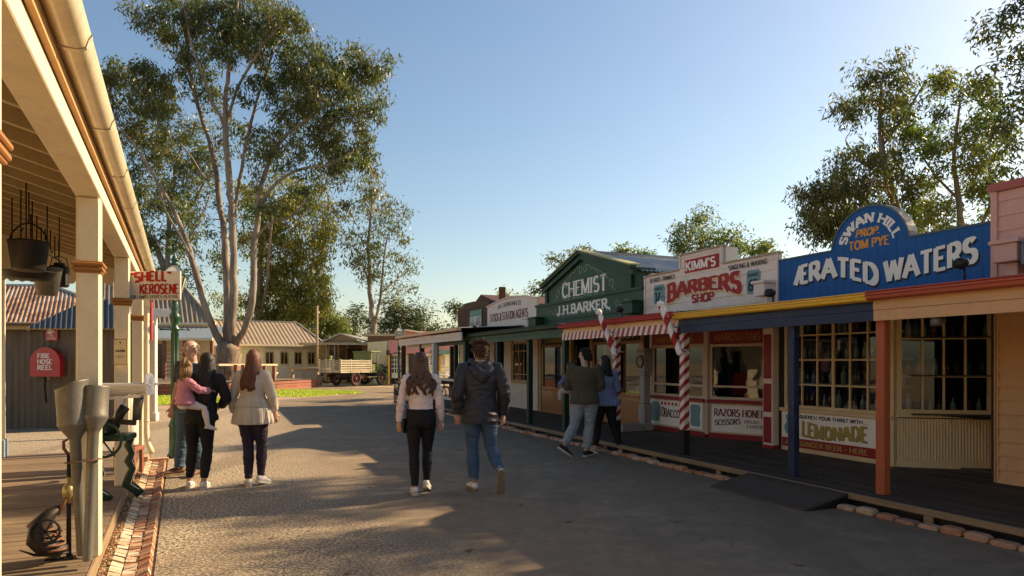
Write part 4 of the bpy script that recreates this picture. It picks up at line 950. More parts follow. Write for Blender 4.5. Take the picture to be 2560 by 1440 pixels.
# window bay flush with the front, sign panel below
WD = paint('cream_joinery', (0.70, 0.50, 0.28), .5, .25)
f1 = window(A, .10, 1.96, .83, 2.34, 0, 6, 4, WD, .022, .05, zs=[1.20+.0,1.58,1.96], bars2=(2,))
mb = MB(); mb.box((.02,-.06,.775),(2.02,.05,.828), WD); mb.box((.03,-.02,.15),(1.98,.03,.77), WD); mb.build('window_sill', A)
mb = MB(); mb.box((.06,-.035,.36),(1.95,-.022,.76), M['letter_white']); mb.box((.06,-.040,.22),(1.95,-.022,.36), M['crimson']); mb.box((.04,-.03,.16),(1.97,-.021,.215), WD)
write(mb, 'QUENCH YOUR THIRST WITH....', (.42,-.035,.68), (1,0,0),(0,0,1), 1.22, .05, M['letter_black'], .2, .15)
for dx, dz, mt, lf_ in ((.016,-.018,M['letter_gold'],.0015),(.008,-.009,paint('olive_letter',(.16,.17,.06),.5,.1),.003),(0,0,M['letter_gold'],.0045)):
    write(mb, 'LEMONADE', (.47+dx,-.035,.42+dz), (1,0,0),(0,0,1), 1.16, .20, mt, .26, .12, .05, lambda x,y:(x, y*(1+.12*math.cos(x*4.8))-.02*math.sin(x*4.8)), lift=lf_)
write(mb, 'AND GINGER BEER - HERE', (.14,-.040,.255), (1,0,0),(0,0,1), 1.50, .07, M['letter_gold'], .16, .10, .03)
pr = [(.10,.52),(.16,.62),(.13,.70),(.20,.74),(.27,.70),(.26,.60),(.22,.50),(.27,.42),(.14,.42)]
mb.prism(pr, -.038, -.0355, M['grey_green']); mb.build('sign_panel', A)
# recessed entry: splayed window and corrugated dado, door
an = R(67)
mb = MB(); mb.box((1.96,-.03,.15),(2.03,.05,2.34), WD); mb.build('window_post', A)
x0 = 2.03; Ls = 1.12
f2 = window(A, x0, x0+Ls, .86, 2.34, .02, 4, 4, WD, .024, .06, ang=R(52), zs=[1.36,1.86], bars2=(9,))
c_, s_ = math.cos(R(52)), math.sin(R(52))
mb = MB(); mb.corr((x0,.02,.24), (Ls*c_,Ls*s_,0), (0,0,.56), WD, .036, .006, seg=5)
mb.beam((x0-.01,.01,.84),(x0+Ls*c_,.01+Ls*s_,.84), .09,.05, WD); mb.beam((x0,.02,.195),(x0+Ls*c_,.02+Ls*s_,.195), .04,.09, WD); mb.build('window_dado', A)
ex, ey = x0+Ls*c_, .02+Ls*s_
mb = MB(); mb.box((ex-.0,ey-.03,.15),(ex+.09,ey+.03,2.34), WD); mb.build('window_post', A)
f3 = window(A, ex+.09, ex+.47, .86, 2.34, ey, 1, 3, WD, .024, .03, zs=[1.36,1.86])
mb = MB(); mb.corr((ex+.09,ey,.24), (.38,0,0), (0,0,.56), WD, .036, .006, seg=5); mb.box((ex+.08,ey-.05,.80),(ex+.47,ey+.03,.86), WD); mb.box((ex+.09,ey-.03,.15),(ex+.47,ey+.02,.24), WD); mb.build('window_dado', A)
mb = MB(); mb.box((ex+.47,ey-.03,.15),(W-.06,ey+.02,2.3), M['cream']); mb.box((ex+.50,ey-.045,.90),(W-.08,ey-.031,2.25), M['pane_dark'])
for z_ in (1.05,1.2,1.38,1.55): mb.box((ex+.50,ey-.052,z_),(W-.08,ey-.046,z_+.02), WD)
mb.build('door', A)
mb = MB(); mb.box((.06,-.02,2.34),(W-.06,.03,2.42), WD); mb.box((.06,-.02,2.42),(W-.06,.02,2.6), M['navy']); mb.build('lintel', A)
# shelves of bottles inside
for i, z_ in enumerate((.86,1.22,1.60,1.98)):
    mb = MB(); mb.box((.08,.12,z_-.02),(2.0,.40,z_), WD if i else M['deck_dark']); mb.box((.08,.40,z_-.02),(2.9,1.9,z_-.015) if i == 0 else (2.0,.42,z_), M['dark']); mb.build('shelf', A)
rg = random.Random(21); k = 0
ord_ = ['first','second','third','fourth']
for i, z_ in enumerate((.86,1.22,1.60,1.98)):
    x = .16
    while x < 1.95:
        h = rg.uniform(.17,.27); kd = rg.choice(['bottle_clear','bottle_clear','bottle_green','bottle_amber'])
        mb = MB(); bottle(mb, 0,0,0, h, kd); p = A.location + Matrix.Rotation(ROT_R,3,'Z') @ Vector((x, .2+rg.uniform(-.04,.1), z_))
        tag(mb.build('bottle', None, p), 'old glass bottle on a shelf behind the flush small paned shop window', 'bottle', 'bottles on the flush window shelves'); x += rg.uniform(.075,.17)
for z_ in (.87,1.38,1.88):
    mb = MB(); mb.beam((x0+.12,.14,z_-.01),(ex+.02,ey+.1-.08,z_-.01), .22,.018, M['deck_dark']); mb.build('shelf', A)
    t_ = .12
    while t_ < .95:
        h = rg.uniform(.17,.26); kd = rg.choice(['bottle_clear','bottle_clear','bottle_green','bottle_amber']); lx, ly = x0+.02+Ls*c_*t_-.10*s_+.02, .02+Ls*s_*t_+.10*c_
        mb = MB(); bottle(mb, 0,0,0, h, kd); p = A.location + Matrix.Rotation(ROT_R,3,'Z') @ Vector((lx, ly, z_))
        tag(mb.build('bottle', None, p), 'old glass bottle behind the splayed window beside the recessed entry', 'bottle', 'bottles in the splayed window'); t_ += rg.uniform(.08,.17)

# ---------------------------------------------------------------- barber shop s 8.46..12.26
B, W = shop(8.46, 12.26, 'barber_shop', 'white boarded barber shop with red striped valance, posts and red lettered parapet')
PW = M['pinkwhite']
def face(root, poly_rects, mat, name='parapet_sign', yb=-.04, writefn=None, hb=.17, trim=True, trims=()):
    mb = MB()
    for (xa_, xb_, za, zb) in poly_rects:
        mb.boards(xa_, xb_, za, zb, yb, mat, hb, .012, base=2.2); mb.box((xa_,yb+.001,za),(xb_,yb+.06,zb), mat)
    for t_ in trims: mb.box(*t_, mat)
    if writefn: writefn(mb)
    return mb.build(name, root)
Hb, Hc = 3.34, 3.62; r0, r1 = 12.26-11.03-0.0, 0
rx0, rx1 = .92, 2.02
# raised middle panel
s_at = lambda px, N: (lambda a: (lambda Y: -DR.x*0 + (DR.x*a*Y + DR.y*Y))(N/(NR.x*a+NR.y)))((px-1280)/FPX)
rx0, rx1 = 12.26-s_at(1705,FN), 12.26-s_at(1812,FN)
def wb(mb):
    y = -.0575
    mb.box((rx0+.17,-.064,3.26),(rx1-.09,-.058,3.51), M['letter_red']) 
    write(mb, "KIMM'S", (rx0+.205,-.064,3.30), (1,0,0),(0,0,1), rx1-rx0-.38, .165, M['letter_white'], .20, .11, .05)
    write(mb, 'BEARDS TRIMMED', (12.26-s_at(1631,FN),y,3.20), (1,0,0),(0,0,1), s_at(1631,FN)-s_at(1693,FN), .085, M['letter_black'], .17, .10)
    write(mb, 'SINGEING & WAXING', (12.26-s_at(1828,FN),y,3.165), (1,0,0),(0,0,1), s_at(1828,FN)-s_at(1925,FN), .082, M['letter_black'], .17, .10, 0, slant=.0)
    bx0 = 12.26-s_at(1676,FN); bw_ = s_at(1676,FN)-s_at(1858,FN)
    def ba(x, y_): u = x/bw_; b_ = .15*(1-(2*u-1)**2); return (x, b_ + y_/.31*(.375-b_))
    for dx, dz, mt, lf_ in ((.018,-.034,M['apricot'],.001),(.0,0,M['letter_red'],.004)):
        write(mb, 'BARBERS', (bx0+dx,y,2.735+dz), (1,0,0),(0,0,1), bw_, .31, mt, .28, .14, .05, ba, lift=lf_)
    write(mb, 'SHOP', (12.26-s_at(1736,FN),y,2.675), (1,0,0),(0,0,1), s_at(1736,FN)-s_at(1791,FN), .15, M['letter_red'], .24, .13, .06)
    for (pa, pb, za, zb, t1, t2) in ((1641,1667,2.74,3.13,'HAIRCUT','1/-'),(1874,1907,2.70,3.10,'SHAVE','6D')):
        xa_, xb_ = 12.26-s_at(pa,FN), 12.26-s_at(pb,FN); c = .03
        mb.prism([(xa_+c,za),(xb_-c,za),(xb_,za+c*1.5),(xb_,zb-c*1.5),(xb_-c,zb),(xa_+c,zb),(xa_,zb-c*1.5),(xa_,za+c*1.5)], -.064,-.058, M['grey_green'])
        write(mb, t1, (xa_+.03,-.064,zb-.11), (1,0,0),(0,0,1), xb_-xa_-.06, .06, M['letter_black'], .2,.13)
        write(mb, t2, (xa_+.05,-.064,za+.05), (1,0,0),(0,0,1), xb_-xa_-.09, .19, M['letter_black'], .26,.13,.02)
face(B, [(0,rx0,2.2,Hb),(rx0,rx1,2.2,Hc),(rx1,W,2.2,3.30)], PW, writefn=wb)
mb = MB(); cp = paint('weathered_capping',(.42,.33,.26),.6,.4)
for (xa_,xb_,z_) in ((-.02,rx0-.02,Hb),(rx0-.03,rx1+.03,Hc),(rx1+.02,W+.03,3.30)): mb.box((xa_,-.085,z_),(xb_,.03,z_+.028), cp)
for x_, z_, zq in ((.0,Hb,2.2),(rx0,Hc,Hb+.03),(rx1-.04,Hc,3.335),(W-.04,3.30,2.2)): mb.box((x_,-.075,zq),(x_+.04,-.055,z_-.002), PW)
mb.box((rx1-.01,-.05,3.30),(rx1+.0,.30,Hc), M['white'])
mb.build('capping', B)
corbel(B, W-.18, 2.62, PW, .24,.20,.30); 
mb = MB(); mb.bbox((W-.02,-.32,2.60),(W+.32,-.02,2.83), paint('slate_bracket',(.13,.15,.19),.5,.2), .006); mb.bbox((W-.0,-.35,2.83),(W+.35,-.02,2.87), MATS['slate_bracket'], .006); mb.bbox((W+.06,-.2,2.3),(W+.22,-.03,2.6), MATS['slate_bracket'], .006); mb.build('corner_bracket', A)
verandah(B, W, M['apricot'], M['cerise'], 2.13, 2.235, 2.30, boards=1)
mb = MB(); mb.box((0,-2.015,1.985),(W,-1.985,2.128), M['stripe_valance']); mb.build('valance', B)
shell(B, W, 3.6, 2.4, M['dark'])
def barber_post(x, label=None):
    mb = MB(); mb.bbox((x-.055,-1.905,.52),(x+.055,-1.795,2.1), M['stripe_post'], .008); p = mb.build('post', B)
    mb = MB(); mb.bbox((x-.058,-1.908,.15),(x+.058,-1.792,.519), M['black'], .008); mb.build('post_base', p)
barber_post(W-.05); barber_post(12.26-10.45)
for i, (x, lab) in enumerate(((s_at(1674,FN-2.19),'nearer'), (s_at(1516,FN-2.19),'farther'))):
    t = thing('barber_pole', 'tilted red and white striped barber pole with white ball, the %s of two' % lab, 'barber pole', PR(x, FN-2.19, 2.07), ROT_R, 'tilted barber poles')
    mb = MB(); d = Vector((.13,.10,-.40)); 
    n = 16; N = 26; vs = []; fs = []; a, b = -d*.85, d*.95
    L = (b-a).length; q = (b-a).normalized(); sx = q.cross(Vector((0,1,0))).normalized(); sy = q.cross(sx)
    cen = [a+(b-a)*i_/N for i_ in range(N+1)]
    def ring(c, r, tw): return [c+sx*math.cos(2*math.pi*k/n+tw)*r+sy*math.sin(2*math.pi*k/n+tw)*r for k in range(n)]
    for i_ in range(N):
        r1 = .046+.006*i_/N; tw0, tw1 = i_*.62, (i_+1)*.62
        A_, B_ = ring(cen[i_], r1, tw0), ring(cen[i_+1], r1, tw1)
        for k in range(n):
            mb.add([A_[k], A_[(k+1)%n], B_[(k+1)%n], B_[k]], [(3,2,1,0)], M['letter_red'] if k < n//2 else M['letter_white'], True)
    mb.build('pole_shaft', t)
    mb = MB(); mb.sphere(a, .056, M['letter_white'], 14, 10); mb.lathe([(.045,-.02),(.05,0),(.045,.02)], M['letter_white'], 14, a); mb.build('pole_ball', t)
    mb = MB(); mb.sphere(b, .052, M['letter_white'], 14, 10); mb.build('pole_tip', t)
    mb = MB(); mb.tube([(0,.0,0),(0,.15,.0)], .015, M['white'], 8); mb.tube([b*.9,b*.9+Vector((0,.2,0))], .012, M['white'], 8); mb.build('bracket', t)
# shop front: long window, corner post, splayed window, dado signs
JW = paint('barber_joinery', (0.66, 0.47, 0.33), .5, .2)
z0, z1, zt = .86, 1.86, 2.13
cxp = 12.26-s_at(1780,8.45)
L1 = cxp-.18
f = window(B, .18, cxp, .86, 1.88, .05, 1, 2, JW, .045, .05, zs=[1.10])
L2 = 1.12; ang2 = R(24)
f = window(B, cxp+.10, cxp+.10+L2, .86, 1.88, .08, 1, 2, JW, .04, .05, ang=ang2, zs=[1.10])
mb = MB(); mb.bbox((cxp,.0,.2),(cxp+.11,.12,2.3), JW, .01); mb.build('window_post', B); mb = MB(); mb.bbox((.08,.0,.2),(.18,.1,2.3), JW, .01); mb.build('window_post', B)
c2, s2 = math.cos(ang2), math.sin(ang2)
e2 = (cxp+.10+L2*c2, .08+L2*s2)
mb = MB(); mb.box((.18,.03,1.89),(cxp,.08,2.12), M['crimson']); mb.box((.18,.02,1.875),(cxp,.1,1.892), JW)
write(mb, 'SHAMPOO', (.26,.03,1.95), (1,0,0),(0,0,1), .55,.11, M['letter_gold'], .12,.08); write(mb, 'SHAVING', (1.0,.03,1.95), (1,0,0),(0,0,1), .55,.13, M['letter_gold'], .12,.08)
o_ = (cxp+.10,.055,1.89)
P = lambda t_, z_, d_=0: (cxp+.10+L2*c2*t_+d_*s_2, .06+L2*s2*t_-d_*c2, z_)
s_2 = s2
mb.quad(P(0,1.89), P(1,1.89), P(1,2.12), P(0,2.12), M['crimson'])
write(mb, 'HAIRCUTTING', P(.1,1.94,.001), (c2,s2,0),(0,0,1), .86,.13, M['letter_gold'], .12,.08)
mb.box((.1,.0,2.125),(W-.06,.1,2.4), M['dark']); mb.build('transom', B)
mb = MB(); mb.box((.10,-.05,.80),(cxp+.05,.1,.855), M['crimson']); mb.beam(P(0,.828,.04),P(1,.828,.04), .16,.055, M['crimson']); mb.box((.10,-.01,.15),(cxp+.05,.1,.235), M['crimson']); mb.beam(P(0,.195),P(1,.195), .08,.09, M['crimson']); mb.build('window_sill', B)
mb = MB(); mb.box((.10,0.0,.24),(cxp+.05,.06,.80), JW)
mb.box((.16,-.012,.28),(cxp-.02,-.001,.77), M['letter_white'])
write(mb, 'TOBACCONIST', (.46,-.012,.42), (1,0,0),(0,0,1), cxp-.85,.18, paint('tobacco_brown',(.10,.04,.03),.5,.1), .24,.14,.03, lambda x,y:(x, y*(.8+.35*abs(2*x/(cxp-.85)-1))+.02))
for k in range(6): mb.prism([(.52+k*.12,.68),(.58+k*.12,.68),(.60+k*.12,.74),(.54+k*.12,.74)], -.0165,-.0125, M['letter_red'])
for xx in (.20, cxp-.36):
    mb.prism([(xx+.02,.33),(xx+.26,.33),(xx+.29,.38),(xx+.27,.53),(xx+.29,.68),(xx+.26,.74),(xx+.02,.74),(xx-.01,.68),(xx+.01,.53),(xx-.01,.38)], -.0175,-.0125, M['grey_green'])
    write(mb, 'CIGARS', (xx+.04,-.0175,.62), (1,0,0),(0,0,1), .19,.05, M['letter_black'], .16,.1) if False else None
mb.build('sign_panel', B)
mb = MB(); mb.quad(P(0,.24),P(1,.24),P(1,.80),P(0,.80), JW); mb.quad(P(.04,.27,.004),P(.99,.27,.004),P(.99,.77,.004),P(.04,.77,.004), M['letter_white'])
write(mb, 'RAZORS HONED', P(.09,.56,.004), (c2,s2,0),(0,0,1), L2*.86,.13, paint('razor_maroon',(.16,.015,.015),.5,.1), .22,.12,.05)
write(mb, 'SCISSORS', P(.10,.38,.004), (c2,s2,0),(0,0,1), L2*.44,.10, M['letter_black'], .2,.11,.04, lambda x,y:(x,y+x*.10))
write(mb, 'GROUND', P(.60,.45,.004), (c2,s2,0),(0,0,1), L2*.24,.055, M['letter_black'], .14,.08, 0, slant=.2); write(mb, '& SHARPENED', P(.64,.37,.004), (c2,s2,0),(0,0,1), L2*.30,.055, M['letter_black'], .14,.08, 0, slant=.2)
mb.build('sign_panel', B)
# doorway recess return and red panelled pilaster
mb = MB(); mb.box((e2[0],e2[1],.15),(e2[0]+.05,2.2,2.4), JW); mb.box((e2[0]+.05,1.4,.15),(W-.14,1.45,2.4), M['varnish']); mb.build('door', B)
mb = MB(); xp = W-.16; mb.bbox((xp-.11,-.13,.15),(xp+.11,.06,2.35), PW, .006)
for za, zb in ((.24,.66),(.74,1.20),(1.28,2.0)):
    mb.box((xp-.085,-.138,za),(xp+.085,-.131,zb), M['crimson']); mb.box((xp-.118,-.11,za),(xp-.111,.04,zb), M['crimson'])
mb.box((xp-.12,-.14,.15),(xp+.12,-.01,.205), M['crimson']); mb.build('pilaster', B)
# inside the barber: wall shelves, chair, curtains
mb = MB(); bi = paint('barber_inside_wall',(.40,.32,.22),.7,.3); mb.box((.1,2.4,.17),(W-.1,2.45,2.6), bi); mb.build('partition', B)
for z_ in (1.15,1.4,1.6,1.8):
    mb = MB(); mb.box((1.4,2.15,z_),(3.4,2.39,z_+.02), JW)
    for x in np.arange(1.5,3.3,.16): mb.lathe([(.04,0),(.04,.10),(.02,.13)], M['black'] if int(x*10)%2 else M['bottle_amber'], 8, (x,2.26,z_+.02))
    mb.build('shelf', B)
mb = MB(); mb.bbox((1.9,.9,.17),(3.1,1.4,.95), M['crimson'], .02); mb.build('counter', B)
bc = thing('barber_chair', 'high backed red barber chair seen through the shop window', 'chair', PR(12.26-1.1, FN+1.3, .17), ROT_R)
mb = MB(); mb.lathe([(.22,0),(.22,.04),(.05,.07),(.05,.4)], M['galv'], 16); mb.build('pedestal', bc)
mb = MB(); mb.bbox((-.25,-.25,.40),(.25,.25,.52), M['crimson'], .03); mb.build('seat', bc)
mb = MB(); mb.bbox((-.22,.2,.52),(.22,.30,1.15), M['crimson'], .03); mb.build('backrest', bc)
for s_ in (-1,1):
    mb = MB(); mb.bbox((s_*.27-.03,-.22,.66),(s_*.27+.03,.22,.71), M['black'], .01); mb.tube([(s_*.27,-.18,.5),(s_*.27,-.18,.66)], .015, M['galv'], 6); mb.build('armrest', bc)
mb = MB(); cu = cloth('net_curtain', (.55,.48,.36), None, 20, .3)
for k in range(8): mb.loft([(cxp-.06-.018*k, .16, 1.85),(cxp-.05-.012*k, .16, 1.4),(cxp-.04-.006*k, .16, 1.12)], [(.014,.012),(.010,.012),(.006,.01)], cu, 6)
mb.build('curtain', B)

# weighing machine on the boardwalk
wm = thing('weighing_machine', 'tall grey iron penny weighing machine with round dial beside the barber window', 'scale', PR(s_at(1613,7.95), 7.93, .15), ROT_R)
GI = paint('grey_cast_iron',(.34,.31,.29),.5,.4)
mb = MB(); mb.bbox((-.13,-.10,.0),(.13,.14,.13), GI, .01); mb.bbox((-.09,-.07,.13),(.09,.11,.20), GI, .01); mb.bbox((-.105,-.08,.20),(.105,.12,.55), GI, .012)
mb.bbox((-.075,-.06,.55),(.075,.10,1.14), GI, .012); mb.bbox((-.10,-.08,1.12),(.10,.12,1.19), GI, .01); mb.bbox((-.06,-.09,.24),(.06,-.081,.50), GI, .004); mb.sphere((0,-.085,.37), .035, GI, 10, 8, (1,.4,1.6)); mb.build('column', wm)
mb = MB(); mb.bbox((-.125,-.09,1.19),(.125,.13,1.62), GI, .015); mb.bbox((-.14,-.10,1.62),(.14,.14,1.65), GI, .006); mb.bbox((-.10,-.08,1.65),(.10,.1,1.69), GI, .006); mb.torus((0,-.11,1.41), .115, .014, M['black'], 'y', 24, 6); h_ = mb.build('head', wm)
mb = MB(); mb.prism([(.108*math.cos(a), 1.41+.108*math.sin(a)) for a in np.linspace(0,6.283,25)[:-1]], -.108,-.10, paint('old_dial',(.30,.27,.18),.5,.4)); mb.beam((0,-.111,1.41),(.03,-.111,1.49), .006,.004, M['black']); mb.build('dial', h_)
mb = MB(); mb.bbox((-.15,-.62,.0),(.15,-.12,.13), GI, .01); mb.bbox((-.13,-.60,.13),(.13,-.14,.145), GI, .004); mb.build('platform', wm)

# ---------------------------------------------------------------- chemist s 12.26..17.69
C, W = shop(12.26, 17.69, 'chemist_shop', 'dark green gabled chemist shop with pink white lettering and varnished timber front')
GX0, GX1, AX = 17.69-17.05, 17.69-12.75, 2.72
def wc(mb):
    for dx, dz, mt, lf_ in ((-.028,-.060,M['letter_sage'],.001),(-.014,-.026,M['letter_black'],.0025),(0,0,M['letter_white'],.004)):
        write(mb, 'CHEMIST', (AX-1.14+dx,-.05,3.23+dz), (1,0,0),(0,0,1), 2.28, .38, mt, .19, .08, .055, lambda x,y:(x,y*(1+.0*x)), lift=lf_)
    for dx, dz, mt, lf_ in ((.02,-.04,paint('grey_letter_shade',(.22,.24,.22),.5,.1),.001),(0,0,M['letter_white'],.004)):
        write(mb, 'J.H.BARKER,', (AX-1.40+dx,-.075,2.80+dz), (1,0,0),(0,0,1), 2.75, .23, mt, .19, .09, .05, lift=lf_)
    # scrolled border
    ln = paint('scroll_line',(.45,.48,.38),.5,.1)
    def line(pts, r=.009, y=-.056): mb.tube([(a, y, b) for a, b in pts], r, ln, 4)
    for s_ in (-1,1):
        f_ = lambda pts: [(AX+s_*a, b) for a, b in pts]
        line(f_([(1.52,2.93),(1.52,3.18),(1.45,3.27),(1.38,3.28)])); line(f_(arc(1.36,3.37,.08,.09,-90,230,12))); line(f_([(1.30,3.43),(1.1,3.60),(.55,3.82),(.42,3.84),(.3,3.93),(.15,3.95)])); line(f_(arc(.12,3.86,.07,.085,100,420,12))); line(f_([(1.05,3.56),(.85,3.62),(.6,3.76)]), .006)
    for s_, ox in ((-1,AX-1.62),(1,AX+1.85)):
        line([(ox+s_*a, b) for a, b in arc(-.18,2.88,.07,.07,-30,330,12)+[(-.02,2.83),(.12,2.94)]+arc(.22,2.88,.06,.06,130,-60,8)], .008, -.08)
mb = MB()
mb.prism([(GX0,2.9),(GX1,2.9),(GX1,3.70),(AX,4.30),(GX0,3.70)], -.05, .03, M['green'])
mb.prism([(0,2.2),(W,2.2),(W,3.14),(0,3.10)], -.075, -.048, M['green'])
mb.box((0,-.10,2.66),(W,-.074,2.69), M['green2']); mb.box((0,-.12,3.10),(W,.0,3.16), M['green2'])
wc(mb); mb.build('parapet_sign', C)
mb = MB()
for a, b in (((GX0-.15,3.66),(AX,4.32)),((AX,4.32),(GX1+.15,3.66))):
    mb.beam((a[0],-.12,a[1]-.05),(b[0],-.12,b[1]-.05), .16,.07, M['green2']); mb.beam((a[0],-.09,a[1]-.16),(b[0],-.09,b[1]-.16), .10,.12, M['green2'])
    mb.beam((a[0],-.06,a[1]+.005),(b[0],-.06,b[1]+.005), .34,.03, paint('mossy_capping',(.40,.38,.18),.6,.4))
mb.box((GX0-.02,-.10,3.16),(GX0+.10,-.04,3.62), M['green2']); mb.box((GX1-.10,-.10,3.16),(GX1+.02,-.04,3.62), M['green2']); mb.box((GX1+.02,-.03,3.15),(GX1+.10,.5,3.62), M['green2']); mb.build('gable_trim', C)
corbel(C, W-.24, 2.58, M['green2'], .40,.24); corbel(C, .30, 2.52, M['green2'], .44,.24)
mb = MB(); sl_ = (4.22-3.56)/(GX1-AX)
for s_ in (-1,1):
    ex_ = AX+s_*(GX1-AX+.22); 
    mb.corr((ex_ if s_ > 0 else ex_, .03 if s_ > 0 else 9.0, 3.53), (0,8.97 if s_ > 0 else -8.97,0), (AX-ex_,0,.74), M['galvroof'], .11,.014, seg=5)
mb.build('roof', C)
mb = MB(); mb.tube([(AX,.0,4.29),(AX,9,4.29)], .05, M['galvroof'], 6); mb.build('ridge_cap', C)
mb = MB(); mb.add([(GX1,.05,2.2),(GX1,9,2.2),(GX1,9,3.56),(GX1,.05,3.56)], [(0,1,2,3)], M['weatherboard_cream']); mb.add([(GX0,.05,2.2),(GX0,9,2.2),(GX0,9,3.56),(GX0,.05,3.56)], [(3,2,1,0)], M['weatherboard_cream']); mb.prism([(GX0,2.2),(GX1,2.2),(GX1,3.56),(AX,4.25),(GX0,3.56)], 8.9, 9.0, M['weatherboard_cream'])
mb.box((GX1,.3,3.40),(GX1+.2,9,3.49), M['galvroof']); mb.build('side_wall', C)
mb = MB(); mb.lathe([(.05,0),(.05,.35),(.10,.36),(.09,.42),(.02,.5)], M['galvroof'], 12, (.15,.6,3.1)); mb.build('flue', C)
verandah(C, W, M['green'], M['green2'], 2.05, 2.24, 2.32)
for s_ in (12.42,14.2,16.15,17.75): post(C, 17.69-s_, M['green2'], 2.15, .115)
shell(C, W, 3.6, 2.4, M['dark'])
VW = M['varnish']
def chem_bay(x0_, x1_, y0_):
    window(C, x0_, x1_, .80, 2.02, y0_, 1, 1, VW, .03, .06)
    mb = MB(); mb.box((x0_,y0_-.04,.15),(x1_,y0_+.04,.79), VW); mb.box((x0_,y0_-.07,.77),(x1_,y0_+.05,.80), M['brown_trim']); mb.box((x0_,y0_-.05,.15),(x1_,y0_-.041,.24), M['brown_trim']); mb.build('window_dado', C)
    mb = MB(); mb.box((x0_,y0_-.02,2.03),(x1_,y0_+.04,2.26), M['letter_black']); mb.build('transom', C)
chem_bay(.28, 1.92, 0); chem_bay(3.15, 5.25, 0)
for xx in (.1,1.92,3.05,5.25):
    mb = MB(); mb.bbox((xx,-.05,.15),(xx+.12,.06,2.3), M['ochre'] if xx < 2 else VW, .008); mb.build('window_post', C)
mb = MB(); write(mb, 'J.H.BARKER', (.45,-.022,2.08), (1,0,0),(0,0,1), 1.3,.13, M['letter_gold'], .2,.1,.05); write(mb, 'CHEMIST.', (3.6,-.022,2.08), (1,0,0),(0,0,1), 1.5,.14, M['letter_gold'], .2,.1,.05); mb.build('lettering', C)
mb = MB(); mb.box((2.04,1.0,.15),(3.05,1.05,2.3), VW); mb.box((2.2,.985,.9),(2.9,.998,1.9), M['pane_dark']); mb.build('door', C)
mb = MB(); mb.box((0.1,-.02,2.27),(W-.05,.04,2.4), VW); mb.build('lintel', C)
# chemist display: jars, curtains, cut glass
rg = random.Random(4)
mb = MB(); mb.box((.3,.08,.78),(1.9,.8,.80), M['deck_dark']); mb.box((3.2,.08,.78),(5.2,.8,.80), M['deck_dark']); mb.box((.3,1.6,.2),(W-.2,1.65,2.2), paint('chemist_inside',(.22,.13,.06),.6,.4)); mb.build('display_shelf', C)
for i in range(46):
    x = rg.uniform(.4,1.8) if i % 2 else rg.uniform(3.3,5.1); h = rg.uniform(.08,.30); mb = MB()
    if i % 3: bottle(mb, 0,0,0, h, rg.choice(['bottle_clear','bottle_amber','bottle_green']))
    else: mb.lathe([(h*.3,0),(h*.34,h*.1),(h*.34,h*.6),(h*.2,h*.65),(h*.24,h*.7),(h*.05,h*.85)], rg.choice([M['letter_white'], M['bottle_clear'], M['letter_gold']]), 12)
    p = C.location + Matrix.Rotation(ROT_R,3,'Z') @ Vector((x, rg.uniform(.15,.6), .80))
    tag(mb.build('apothecary_jar', None, p), 'small glass or china jar in the varnished chemist window', 'jar', 'jars in the chemist windows')
for xx, k in ((1.75,1),(2.0,-1),(3.4,1)):
    mb = MB()
    for q in range(7): mb.loft([(xx+q*.03*k,.14,2.0),(xx+q*.022*k,.14,1.7),(xx+q*.014*k,.14,1.45)], [(.018,.012),(.014,.012),(.008,.01)], cu, 6)
    mb.build('curtain', C)

# ---------------------------------------------------------------- agents office s 17.69..21.7
D, W = shop(17.69, 21.70, 'agents_office', 'pinkish white office with a shallow curved parapet, left of the green gabled shop')
top = [(W*(1-t_), 3.34+.22*math.sin(math.pi*(.08+.84*t_))) for t_ in np.linspace(0,1,18)]
mb = MB(); mb.prism([(0,2.2),(W,2.2)]+top, -.05, .02, M['pinkwhite'])
mb.box((0,-.07,2.68),(W,-.049,2.70), M['pinkwhite'])
st = paint('faded_maroon',(.22,.05,.045),.6,.3)
write(mb, 'RAE. EVERINGHAM & CO.', (1.0,-.05,3.27), (1,0,0),(0,0,1), 1.9,.13, M['letter_black'], .18,.11,0, lambda x,y:(x,y+.04*math.sin(x/1.9*math.pi)))
write(mb, 'STOCK & STATION AGENTS', (.28,-.05,2.89), (1,0,0),(0,0,1), 3.1,.25, st, .26,.14,0)
mb.build('parapet_sign', D)
mb = MB()
for a, b in zip(top, top[1:]): mb.beam((a[0],-.02,a[1]+.012),(b[0],-.02,b[1]+.012), .16,.03, M['white'])
mb.build('capping', D)
corbel(D, W-.2, 2.55, M['pinkwhite'], .34,.22)
verandah(D, W, M['green'], M['green2'], 2.05, 2.24, 2.32)
mb = MB()
for (a_, b_, c_2, d_) in ((0,.45,.15,2.4),(.45,1.2,2.2,2.4),(1.2,1.75,.15,2.4),(1.75,W-.95,2.2,2.4)): mb.boards(a_, b_, c_2, d_, .02, M['pinkwhite'], .15, .014, .15)
xw0, xw1 = W-1.28-.62, W-.62+.05
mb = MB(); 
for (a_, b_, c_2, d_) in ((0,.5,.15,2.4),(1.35,xw0,.15,2.4),(xw0,xw1,.15,.95),(xw0,xw1,2.15,2.4),(xw1,W,.15,2.4),(.5,1.35,2.2,2.4)): mb.boards(a_, b_, c_2, d_, .02, M['pinkwhite'], .15, .014, .15)
mb.build('wall', D)
window(D, xw0+.02, xw1-.02, .96, 2.14, .0, 3, 3, paint('gold_joinery',(.55,.36,.16),.5,.2), .028, .05, zs=[1.18,1.88])
mb = MB(); write(mb, 'INSURANCE', (xw0+.15,-.012,1.04), (1,0,0),(0,0,1), .9,.09, M['letter_gold'], .16,.1,.03); mb.build('lettering', D) if False else None
